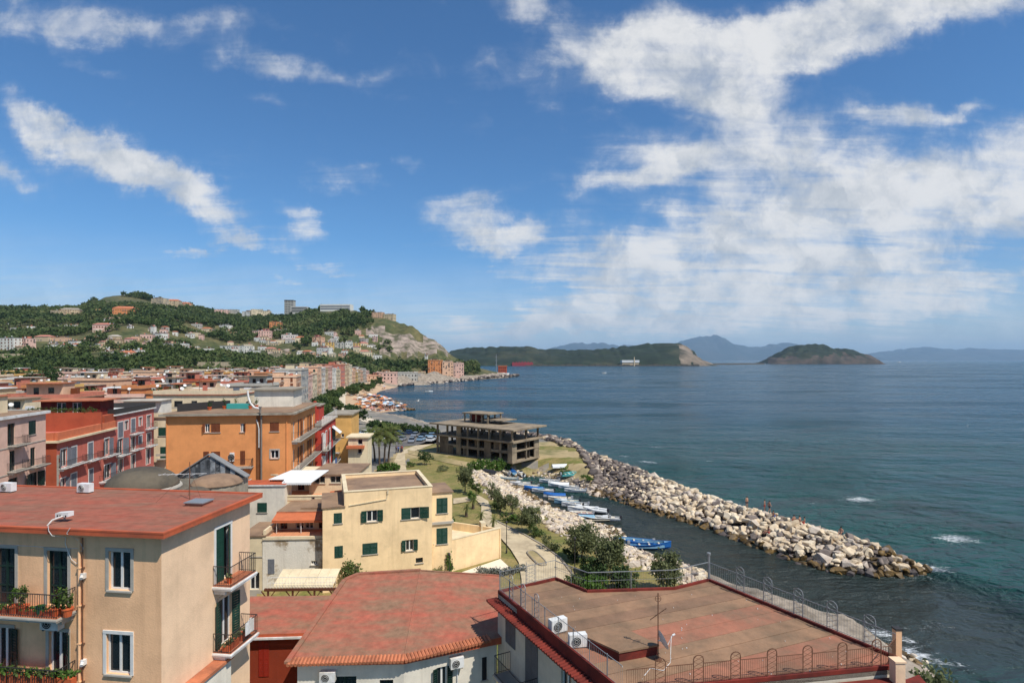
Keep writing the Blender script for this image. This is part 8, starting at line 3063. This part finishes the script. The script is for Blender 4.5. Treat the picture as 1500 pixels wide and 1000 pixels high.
 for (u, v, h, lb) in ((842, 842, 3.4, 'thin garden lamp post before the large olive tree'), (742, 811, 3.2, 'thin lamp post at the outer corner of the terrace wall'), (658, 848, 2.2, 'short lantern lamp beside the terrace wall')):
  p = ground_at(u, v)
  t = thing('garden_lamp', lb, 'lamp post', p)
  mb = MB()
  mb.bar(p - Vector((0, 0, 0.1)), p + Vector((0, 0, h)), 0.05, 6, 0.035)
  mb.bar(p, p + Vector((0, 0, 0.3)), 0.09, 6)
  mb.build('post', IRON, t)
  mb = MB()
  mb.lathe(p + Vector((0, 0, h)), [(0.04, 0), (0.10, 0.06), (0.12, 0.22), (0.14, 0.25), (0.03, 0.36)], 8)
  mb.build('lantern', IRON, t)
garden()
# ------------------------------------------------------------------ sea front: trees, cars, beach
def car_proto(mat_body, label):
 t = thing('parked_car', label, 'car', (0, 0, 0), 'cars parked by the sea front')
 mb = MB()
 L, W_ = 4.1, 1.7
 prof = [(-2.05, 0.35), (-2.05, 0.85), (-1.75, 0.95), (1.0, 0.92), (1.95, 0.78), (2.05, 0.5), (2.0, 0.3)]
 n = len(prof)
 A = [Vector((a, -W_ / 2, h)) for a, h in prof]
 B = [Vector((a, W_ / 2, h)) for a, h in prof]
 for i in range(n):
  j = (i + 1) % n
  mb.face([A[i], B[i], B[j], A[j]])
 mb.face(A)
 mb.face(B[::-1])
 body = mb.build('body', mat_body, t)
 cb = MB()
 V = [(-1.75, -0.8, 0.94), (1.05, -0.8, 0.92), (1.05, 0.8, 0.92), (-1.75, 0.8, 0.94), (-1.35, -0.62, 1.42), (0.35, -0.62, 1.44), (0.35, 0.62, 1.44), (-1.35, 0.62, 1.42)]
 cb.add(V, [(0, 1, 5, 4), (1, 2, 6, 5), (2, 3, 7, 6), (3, 0, 4, 7)])
 cb.build('window', GLASS, t)
 rb = MB()
 rb.box(-1.37, 0.38, -0.64, 0.64, 1.425, 1.47)
 rb.build('roof', mat_body, t)
 wm = mat('tyre', (0.02, 0.02, 0.02), rough=0.8, var=0.1)
 for (a, s) in ((-1.3, -1), (-1.3, 1), (1.3, -1), (1.3, 1)):
  wb = MB()
  wb.bar((a, s * 0.66, 0.31), (a, s * 0.87, 0.31), 0.31, 12)
  wb.build('wheel', wm, t)
 return t
def sea_front():
 r = random.Random(31)
 cols = {'white': BM['white'], 'dark blue': mat('car_navy', (0.02, 0.04, 0.10), rough=0.25, var=0.1), 'silver': mat('car_silver', (0.42, 0.43, 0.44), rough=0.3, metal=0.5, var=0.05), 'black': BM['black'], 'red': BM['red'], 'pale blue': mat('car_pale_blue', (0.25, 0.38, 0.50), rough=0.3, var=0.05)}
 protos = {}
 kids = {}
 spots = []
 for u, v in ((522, 638), (534, 638), (546, 639), (526, 645), (541, 646), (557, 646), (586, 637), (597, 637), (608, 640), (619, 641), (630, 641), (589, 646), (603, 648), (617, 646), (631, 647), (574, 648)):
  spots.append((u, v + r.uniform(-.4, .4), r.choice((70, 80, 95, 10))))
 names = list(cols)
 used = {}
 ordn = ['first', 'second', 'third', 'fourth', 'fifth', 'sixth', 'seventh', 'eighth', 'ninth']
 for k, (u, v, yaw) in enumerate(sorted(spots)):
  nm = r.choices(names, weights=[6, 3, 4, 3, 1, 2])[0]
  used[nm] = used.get(nm, 0) + 1
  lb = f'{nm} car in the shore car park, {ordn[min(used[nm], 9) - 1]} {nm} one from the left'
  p = ground_at(u, v)
  p.z += 0.07
  if nm not in protos:
   protos[nm] = car_proto(cols[nm], lb)
   kids[nm] = [(c, []) for c in children(protos[nm])]
   o = protos[nm]
   o.location = p
   o.rotation_euler = (0, 0, R(yaw + r.choice((0, 180))))
  else:
   o = copy_tree(protos[nm], kids[nm], p, R(yaw + r.choice((0, 180))), 0.9)
  o['label'] = lb
 for k in range(34):
  y = 190 + k * 6.3
  x = road_x(y) - 8 + (k % 2) * 4.5
  nm = names[(k * 5) % 6]
  o = copy_tree(protos[nm], kids[nm], (x, y, zt1(x, y) + 0.05), math.atan2(0.98, -0.2)) if nm in protos else None
  if o:
   o['label'] = f'{nm} car parked along the sea front street below the flats'
   o['group'] = f'{nm} cars along the sea front street'
 TL = []
 for k in range(30):
  y = 196 + k * 9.5
  x = road_x(y) - 1 + r.uniform(-3, 3) + (3 if y > 330 else 0)
  TL.append((x, y, r.uniform(4.5, 7.0), r.uniform(2.6, 3.8)))
 for k in range(10):
  y = 380 + k * 20
  TL.append((road_x(y) + r.uniform(2, 7), y, r.uniform(5, 7), r.uniform(3, 4.5)))
 TL.sort(key=lambda q: q[1])
 tn = {}
 PT = [shrub('seafront_tree', 'x', (0, 0, 0), 6.5, 3.2, m, n=900, leaf=0.5, trunk=0.3, seed=60 + i, lobes=4) for i, m in enumerate((DARKL, MIDL, MIDL))]
 PK = [[(c, []) for c in children(p)] for p in PT]
 for k, (x, y, h, rr) in enumerate(TL):
  if k < 3:
   o = PT[k]
   o.location = (x, y, zt1(x, y))
  else:
   o = copy_tree(PT[k % 3], PK[k % 3], (x, y, zt1(x, y)), r.uniform(0, 6))
  s = h / 6.5
  o.scale = (s, s, s)
  o['label'] = ('dark' if k % 3 == 0 else 'mid green') + ' leafy tree in the row along the sea front street'
  o['group'] = ('dark' if k % 3 == 0 else 'mid green') + ' trees along the sea front street'
 for i, (u, v, h, rad, m, lb) in enumerate(((524, 622, 7.0, 3.6, DARKL, 'dark bushy tree just right of the ochre building'), (512, 612, 5.5, 3.0, DARKL, 'dark tree behind the ochre building roof'), (493, 606, 6.0, 3.6, MIDL, 'round green tree above the crimson building terrace'),
            (562, 632, 3.2, 2.6, DARKL, 'dark shrubbery at the near edge of the car park'), (576, 634, 3.0, 2.4, MIDL, 'mid green shrubbery in the car park island'), (548, 630, 3.4, 2.8, DARKL, 'dark tree at the left end of the car park'),
            (482, 600, 7, 4, MIDL, 'large round tree where the promenade begins'), (470, 603, 7, 4, DARKL, 'large dark tree left of the promenade start'))):
  p = ground_at(u, v)
  shrub('leafy_tree', lb, p, h, rad, m, n=1100, leaf=0.42, trunk=0.25, seed=110 + i, lobes=5, group='trees near the promenade')
 rk = []
 sw = thing('shore_boulders', 'dark boulder edging along the sea side of the car park and promenade', 'rocks', (*g0(590, 622), 0))
 gx = np.array([r.uniform(-75, -8) for _ in range(9000)])
 gy = np.array([r.uniform(140, 262) for _ in range(9000)])
 gd = coast_d(gx, gy)
 for x, y, d in zip(gx.tolist(), gy.tolist(), gd):
  if -1.0 < d < 4.5 and x < -4:
   rk.append((x, y, r.uniform(-0.2, 0.3) + max(0, d) * 0.6, r.uniform(0.5, 1.2), r.choice(['dark', 'grey', 'dark', 'pink']), r.random()))
 lay_rocks(sw, rk, 'boulder', ['pale', 'cream', 'grey', 'dark', 'wet', 'pink'], limit=60)
 for i in range(16):
  u = 566 + i * 4.6
  p = ground_at(u, 628.5 + i * 0.5)
  shrub('promenade_shrub', 'leafy shrub in the strip between the promenade and the car park', p, 2.2 + 0.8 * r.random(), 1.7 + r.random(), DARKL if i % 3 else MIDL, n=260, leaf=0.35, trunk=0.1, seed=300 + i, lobes=3, group='shrubs by the promenade')
 um = {'orange': mat('umbrella_orange', (0.50, 0.17, 0.05), var=0.1), 'white': mat('umbrella_white', (0.7, 0.68, 0.62), var=0.05), 'pale blue': mat('umbrella_blue', (0.22, 0.38, 0.50), var=0.1), 'straw': mat('umbrella_straw', (0.42, 0.30, 0.16), var=0.1), 'pink': mat('umbrella_pink', (0.55, 0.25, 0.20), var=0.1)}
 um_me = {}
 for nm, m in um.items():
  mb = MB()
  mb.bar((0, 0, 0), (0, 0, 2.2), 0.05, 4, mi=1)
  n = 8
  for k in range(n):
   a, b = 2 * math.pi * k / n, 2 * math.pi * (k + 1) / n
   mb.face([(1.35 * math.cos(a), 1.35 * math.sin(a), 1.85), (1.35 * math.cos(b), 1.35 * math.sin(b), 1.85), (0, 0, 2.35)])
  o = mb.build('beach_umbrella', [m, STEEL])
  um_me[nm] = o.data
  bpy.data.objects.remove(o)
 cnt = 0
 tries = 0
 crowd = MB()
 skin = [mat('sunbather_skin', (0.38, 0.20, 0.12), var=0.2), mat('towel_blue', (0.10, 0.22, 0.40), var=0.2), mat('towel_white', (0.6, 0.58, 0.54), var=0.1), mat('towel_red', (0.45, 0.10, 0.07), var=0.1)]
 bx = np.array([r.uniform(-118, -48) for _ in range(14000)])
 by = np.array([r.uniform(268, 520) for _ in range(14000)])
 bd = coast_d(bx, by)
 bz = zt(bx, by)
 for x, y, d, z in zip(bx.tolist(), by.tolist(), bd, bz.tolist()):
  if cnt > 1300 or not (3 < d < 26) or x < road_x(y) + 12:
   continue
  cnt += 1
  if cnt < 150:
   nm = r.choices(list(um), weights=[5, 3, 2, 4, 2])[0]
   o = bpy.data.objects.new('beach_umbrella', um_me[nm])
   COL.objects.link(o)
   o.location = (x, y, z)
   s = r.uniform(0.9, 1.3)
   o.scale = (s, s, s)
   tag(o, f'{nm} umbrella open among the sunbathers on the far beach', 'umbrella', f'{nm} umbrellas on the beach')
  else:
   mi = r.choice((0, 0, 1, 2, 2, 3))
   a = r.uniform(0, 3.14)
   if r.random() < 0.4:
    crowd.bar((x, y, z), (x, y, z + 1.6), 0.26, 5, 0.16, mi=0)
   else:
    crowd.obox((x, y, z + 0.1), (1.8 * math.cos(a), 1.8 * math.sin(a), 0), (-0.7 * math.sin(a), 0.7 * math.cos(a), 0), (0, 0, 0.3), mi)
 o = crowd.build('beach_crowd', skin)
 tag(o, 'crowd of sunbathers and towels filling the far beach', 'crowd', kind='stuff')
 k = 0
 for (u0, u1, v, c, lb) in ((516, 548, 595, 'cream', 'cream'), (520, 572, 588.2, 'pale pink', 'pinkish'), (510, 540, 582, 'white', 'white')):
  n = 9
  for i in range(n):
   u = u0 + (u1 - u0) * i / (n - 1)
   p = GZ(u, v, 1.8)
   t = thing('beach_cabin', f'{lb} wooden cabin in the row on the bathing deck', 'beach cabin', (p.x, p.y, 1.2), f'{lb} beach cabins')
   mb = MB()
   mb.box(p.x - 1.2, p.x + 1.2, p.y - 1.0, p.y + 1.0, 0.2, 3.2)
   mb.build('wall', FWALL[c], t)
   mb = MB()
   mb.prism([(p.x - 1.4, p.y - 1.3), (p.x + 1.4, p.y - 1.3), (p.x + 1.4, p.y + 1.3), (p.x - 1.4, p.y + 1.3)], 3.202, lambda q: 3.35 + 0.12 * (q[1] > p.y))
   mb.build('roof', [TERRA, CANOPY, TANROOF][i % 3], t)
   mb = MB()
   mb.box(p.x - 0.4, p.x + 0.4, p.y - 1.03, p.y - 1.001, 1.0, 2.9)
   mb.build('door', BM['light blue'] if i % 2 else BROWN_SH, t)
 for (u, v, h, lb) in ((580, 662, 0, ''),):
  pass
sea_front()
# ------------------------------------------------------------------ people, bird, far structures
SKIN = mat('skin', (0.42, 0.22, 0.14), rough=0.6, var=0.08)
CL = {'dark': mat('dark_clothes', (0.03, 0.03, 0.045), var=0.2), 'red': mat('red_clothes', (0.45, 0.04, 0.03), var=0.1), 'blue': mat('blue_clothes', (0.05, 0.12, 0.32), var=0.1), 'white': mat('white_clothes', (0.65, 0.64, 0.6), var=0.05)}
HAIR = mat('dark_hair', (0.02, 0.014, 0.01), var=0.2)
def person(base, yaw, pose, label, top=None, bottom='blue', group=None):
 t = thing('person', label, 'person', base, group)
 b = Vector(base)
 c, s = math.cos(yaw), math.sin(yaw)
 W3 = lambda p: b + Vector((p[0] * c - p[1] * s, p[0] * s + p[1] * c, p[2]))
 if pose == 'sit':
  J = dict(pel=(0, 0, 0.14), sp=(0, -0.06, 0.40), ch=(0, -0.08, 0.58), nk=(0, -0.06, 0.74), hd=(0, -0.03, 0.86), ht=(0, -0.02, 0.97),
     lh=(-0.10, 0.02, 0.13), lk=(-0.13, 0.42, 0.40), lf=(-0.13, 0.66, 0.05), lt=(-0.13, 0.80, 0.03), rh=(0.10, 0.02, 0.13), rk=(0.14, 0.44, 0.36), rf=(0.15, 0.74, 0.05), rt=(0.15, 0.88, 0.03),
     ls=(-0.19, -0.08, 0.62), le=(-0.28, 0.08, 0.40), lw=(-0.18, 0.30, 0.38), rs=(0.19, -0.08, 0.62), re=(0.28, 0.06, 0.40), rw=(0.18, 0.30, 0.36))
 else:
  st = 0.16 if pose == 'walk' else 0.03
  J = dict(pel=(0, 0, 0.94), sp=(0, 0.01, 1.14), ch=(0, 0, 1.34), nk=(0, 0.01, 1.50), hd=(0, 0.03, 1.60), ht=(0, 0.03, 1.72),
     lh=(-0.10, 0, 0.90), lk=(-0.11, st, 0.50), lf=(-0.11, st * 1.3, 0.08), lt=(-0.12, st * 1.3 + 0.15, 0.04), rh=(0.10, 0, 0.90), rk=(0.11, -st * 0.4, 0.50), rf=(0.11, -st * 1.6, 0.08), rt=(0.12, -st * 1.6 + 0.15, 0.04),
     ls=(-0.19, 0, 1.40), le=(-0.25, -st, 1.12), lw=(-0.24, -st + 0.08, 0.88), rs=(0.19, 0, 1.40), re=(0.25, st * 0.6, 1.12), rw=(0.24, st + 0.1, 0.90))
 E = [('pel', 'sp'), ('sp', 'ch'), ('ch', 'nk'), ('nk', 'hd'), ('hd', 'ht'), ('pel', 'lh'), ('lh', 'lk'), ('lk', 'lf'), ('lf', 'lt'), ('pel', 'rh'), ('rh', 'rk'), ('rk', 'rf'), ('rf', 'rt'), ('ch', 'ls'), ('ls', 'le'), ('le', 'lw'), ('ch', 'rs'), ('rs', 're'), ('re', 'rw')]
 rad = dict(pel=0.14, sp=0.12, ch=0.14, nk=0.055, hd=0.095, ht=0.075, lh=0.10, rh=0.10, lk=0.06, rk=0.06, lf=0.04, rf=0.04, lt=0.03, rt=0.03, ls=0.06, rs=0.06, le=0.042, re=0.042, lw=0.032, rw=0.032)
 ks = list(J)
 me = bpy.data.meshes.new('body')
 me.from_pydata([tuple(W3(J[k]) - b) for k in ks], [(ks.index(p), ks.index(q)) for p, q in E], [])
 me.materials.append(SKIN)
 o = bpy.data.objects.new('body', me)
 COL.objects.link(o)
 o.parent = t
 md = o.modifiers.new('skin', 'SKIN')
 lay = me.skin_vertices[0] if me.skin_vertices else None
 if lay is None:
  bm = bmesh.new()
  bm.from_mesh(me)
  bm.verts.layers.skin.verify()
  bm.to_mesh(me)
  bm.free()
  lay = me.skin_vertices[0]
 for i, k in enumerate(ks):
  lay.data[i].radius = (rad[k], rad[k])
  lay.data[i].use_root = (k == 'pel')
 sd = o.modifiers.new('sub', 'SUBSURF')
 sd.levels = sd.render_levels = 1
 mb = MB()
 for a, q in (('pel', 'lh'), ('pel', 'rh')):
  pass
 for h_, k_ in (('lh', 'lk'), ('rh', 'rk')):
  p, q = W3(J[h_]), W3(J[k_])
  mb.bar(p + (p - q) * 0.12, p.lerp(q, 0.55 if top is None else 1.9 if pose != 'sit' else 1.0), 0.125, 8, 0.10)
 mb.build('shorts' if top is None else 'trousers', CL[bottom], t)
 if top:
  mb = MB()
  mb.bar(W3(J['pel']), W3(J['ch']), 0.155, 8, 0.17)
  mb.bar(W3(J['ch']), W3(J['nk']), 0.17, 8, 0.07)
  for a_, e_ in (('ls', 'le'), ('rs', 're')):
   mb.bar(W3(J[a_]), W3(J[e_]), 0.075, 6, 0.06)
  mb.build('shirt', CL[top], t)
 mb = MB()
 h = W3(J['hd']) + Vector((0, 0, 0.04))
 mb.lathe(h, [(0.105, -0.02), (0.108, 0.04), (0.08, 0.11), (0.02, 0.14)], 8)
 mb.build('hair', HAIR, t)
 return t
def people():
 P = [(1094, 743, 2.9, 'stand', None, 'dark', 'lone person standing at the crest of the breakwater, leftmost'), (1120, 748, 2.9, 'stand', None, 'red', 'person in red shorts standing in the pair on the breakwater crest'),
   (1127, 750, 2.8, 'walk', None, 'dark', 'person in dark shorts beside the one in red shorts'), (1133, 757, 2.6, 'sit', None, 'blue', 'person sitting just below the standing pair on the breakwater'),
   (1163, 764, 2.7, 'sit', None, 'red', 'left sunbather of the group sitting along the breakwater crest'), (1171, 765, 2.7, 'sit', None, 'dark', 'middle sunbather of the group sitting along the breakwater crest'), (1178, 767, 2.6, 'sit', None, 'red', 'right sunbather of the group sitting along the breakwater crest'),
   (1126, 781, 1.9, 'sit', None, 'red', 'bather sitting halfway down the inner face of the breakwater'), (1232, 782, 2.6, 'sit', None, 'dark', 'sunbather sitting alone nearer the tip of the breakwater')]
 for i, (u, v, z, pose, top, bot, lb) in enumerate(P):
  p = GZ(u, v, z + 0.35)
  person(p, R(200 + 37 * i), pose, lb, top, bot, 'people on the breakwater')
 Q = [(580.5, 663.5, 'walk', 'dark', 'dark', 'leftmost of four dark dressed walkers on the walkway'), (583.5, 663.8, 'walk', 'blue', 'dark', 'walker in blue shirt among the walkers on the walkway'), (587.2, 663.4, 'stand', 'dark', 'dark', 'walker standing right on the walkway beside the railing'), (589, 662.8, 'walk', 'red', 'dark', 'rightmost walker in red on the walkway')]
 for i, (u, v, pose, top, bot, lb) in enumerate(Q):
  person(ground_at(u, v) + Vector((0, 0, 0.06)), R(150 + 50 * i), pose, lb, top, bot, 'walkers on the walkway')
 p = GZ(1004, 846, 2.0)
 person(Vector((p.x, p.y, zt1(p.x, p.y) + 0.5)), R(250), 'sit', 'bather in red sitting on the rocks behind the brown roof', None, 'red')
 p = PX(612, 587, 150)
 t = thing('seagull', 'white gull gliding low over the bay off the beach', 'bird', p)
 mb = MB()
 for a, b, r0, r1 in ((-0.35, -0.1, 0.03, 0.10), (-0.1, 0.15, 0.10, 0.09), (0.15, 0.32, 0.09, 0.05), (0.32, 0.42, 0.03, 0.01)):
  mb.bar(p + Vector((b, 0, -b * 0.1)), p + Vector((a, 0, -a * 0.1)), r1, 8, r0)
 mb.build('body', WHITE_P, t)
 for sd in (-1, 1):
  wb = MB()
  q = [p + Vector((0.12, 0, 0.04)), p + Vector((-0.14, 0, 0.04))]
  e = [p + Vector((0.16 + 0.3 * sd, 0, 0.38)), p + Vector((-0.06 + 0.3 * sd, 0, 0.36))]
  k = [p + Vector((0.02 + 0.85 * sd, 0, 0.32)), p + Vector((-0.06 + 0.85 * sd, 0, 0.31))]
  dy = Vector((0, 0.25 * sd, 0))
  wb.face([q[0], q[1], e[1] + dy, e[0] + dy])
  wb.face([e[0] + dy, e[1] + dy, k[1] + dy * 2, k[0] + dy * 2])
  wb.build('wing', WHITE_P, t)
people()
def far_things():
 Y = 905.0
 x = (733 - CX) * Y / F
 boat(x, Y, 1.0, R(15), 26, 'cuddy', 'white', 'white', 'large white motor yacht lying at the far point', group='boats out at sea')
 t = thing('radio_mast', 'slender mast standing at the far point by the yacht', 'mast', ((727 - CX) * 915 / F, 915, 4))
 mb = MB()
 xx = (727 - CX) * 915 / F
 mb.bar((xx, 915, 0), (xx, 915, 35), 0.7, 6, 0.35)
 for z in (18, 25, 31):
  mb.bar((xx - 2, 915, z), (xx + 2, 915, z), 0.3, 4)
 mb.build('pole', STEEL, t)
 xx = (736 - CX) * 925 / F
 t = thing('harbour_house', 'dark red house behind the yacht at the far point', 'house', (xx, 925, 3))
 mb = MB()
 mb.box(xx - 7, xx + 7, 925, 937, 0, 16)
 mb.build('wall', FWALL['brick red'], t)
 mb = MB()
 mb.box(xx - 7.5, xx + 7.5, 924.5, 937.5, 16.01, 17)
 mb.build('roof', TERRA, t)
 wb = MB()
 for k in range(4):
  for j in range(3):
   wb.box(xx - 6 + k * 3.2, xx - 4.6 + k * 3.2, 924.8, 924.99, 4 + j * 4, 6 + j * 4)
 wb.build('window_row', GLASS, t, kind='stuff')
 Y = 2470.0
 x0, x1 = (750 - CX) * Y / F, (781 - CX) * Y / F
 t = thing('red_works_hall', 'long red industrial hall on the far shore under the headland', 'hall', ((x0 + x1) / 2, Y, 0))
 RW = mat('red_works', lin(150, 58, 62), var=0.2, scale=0.05)
 mb = MB()
 mb.box(x0, x1, Y, Y + 40, 0, 13)
 mb.build('wall', RW, t)
 mb = MB()
 for k in range(7):
  a = x0 + (x1 - x0) * k / 7
  w = (x1 - x0) / 7
  mb.face([(a, Y, 13.01), (a + w, Y, 13.01), (a + w, Y + 40, 13.01), (a, Y + 40, 13.01)])
  mb.face([(a, Y, 13.01), (a + w, Y, 13.01), (a + w * 0.4, Y, 13 + 8 - abs(k - 3))])
  mb.face([(a + w, Y, 13.01), (a + w, Y + 40, 13.01), (a + w * 0.4, Y + 40, 21 - abs(k - 3)), (a + w * 0.4, Y, 21 - abs(k - 3))])
  mb.face([(a, Y + 40, 13.01), (a, Y, 13.01), (a + w * 0.4, Y, 21 - abs(k - 3)), (a + w * 0.4, Y + 40, 21 - abs(k - 3))])
 mb.build('roof', RW, t)
 x0, x1 = (911 - CX) * Y / F, (935 - CX) * Y / F
 t = thing('white_shed', 'long white shed on the far shore under the headland', 'shed', ((x0 + x1) / 2, Y, 0))
 mb = MB()
 mb.box(x0, x1, Y - 10, Y + 30, 0, 15)
 mb.build('wall', FWALL['sand'], t)
 mb = MB()
 mb.box(x0 - 2, x1 + 2, Y - 12, Y + 32, 15.01, 25)
 mb.build('roof', BM['white'], t)
 xx = (929 - CX) * (Y - 30) / F
 t = thing('works_chimney', 'tall brick chimney beside the white shed on the far shore', 'chimney', (xx, Y - 30, 0))
 mb = MB()
 mb.bar((xx, Y - 30, 0), (xx, Y - 30, 38), 3.5, 8, 2.2)
 mb.build('stack', FWALL['sand'], t)
 mb = MB()
 for k in range(30):
  u0 = 770 + k * 8.5
  a, b = (u0 - CX) * 2440 / F, (u0 + 8 - CX) * 2440 / F
  mb.box(a, b, 2440, 2470, 0, 4 + (k * 7 % 5))
 mb.build('quay', DOME_M, kind='structure')
 mb = MB()
 a, b = (1022 - CX) * 3000 / F, (1120 - CX) * 3450 / F
 mb.obox((a, 3000, 0), (b - a, 450, 0), (-6, 12, 0), (0, 0, 7))
 mb.build('causeway', DOME_M, kind='structure')
far_things()
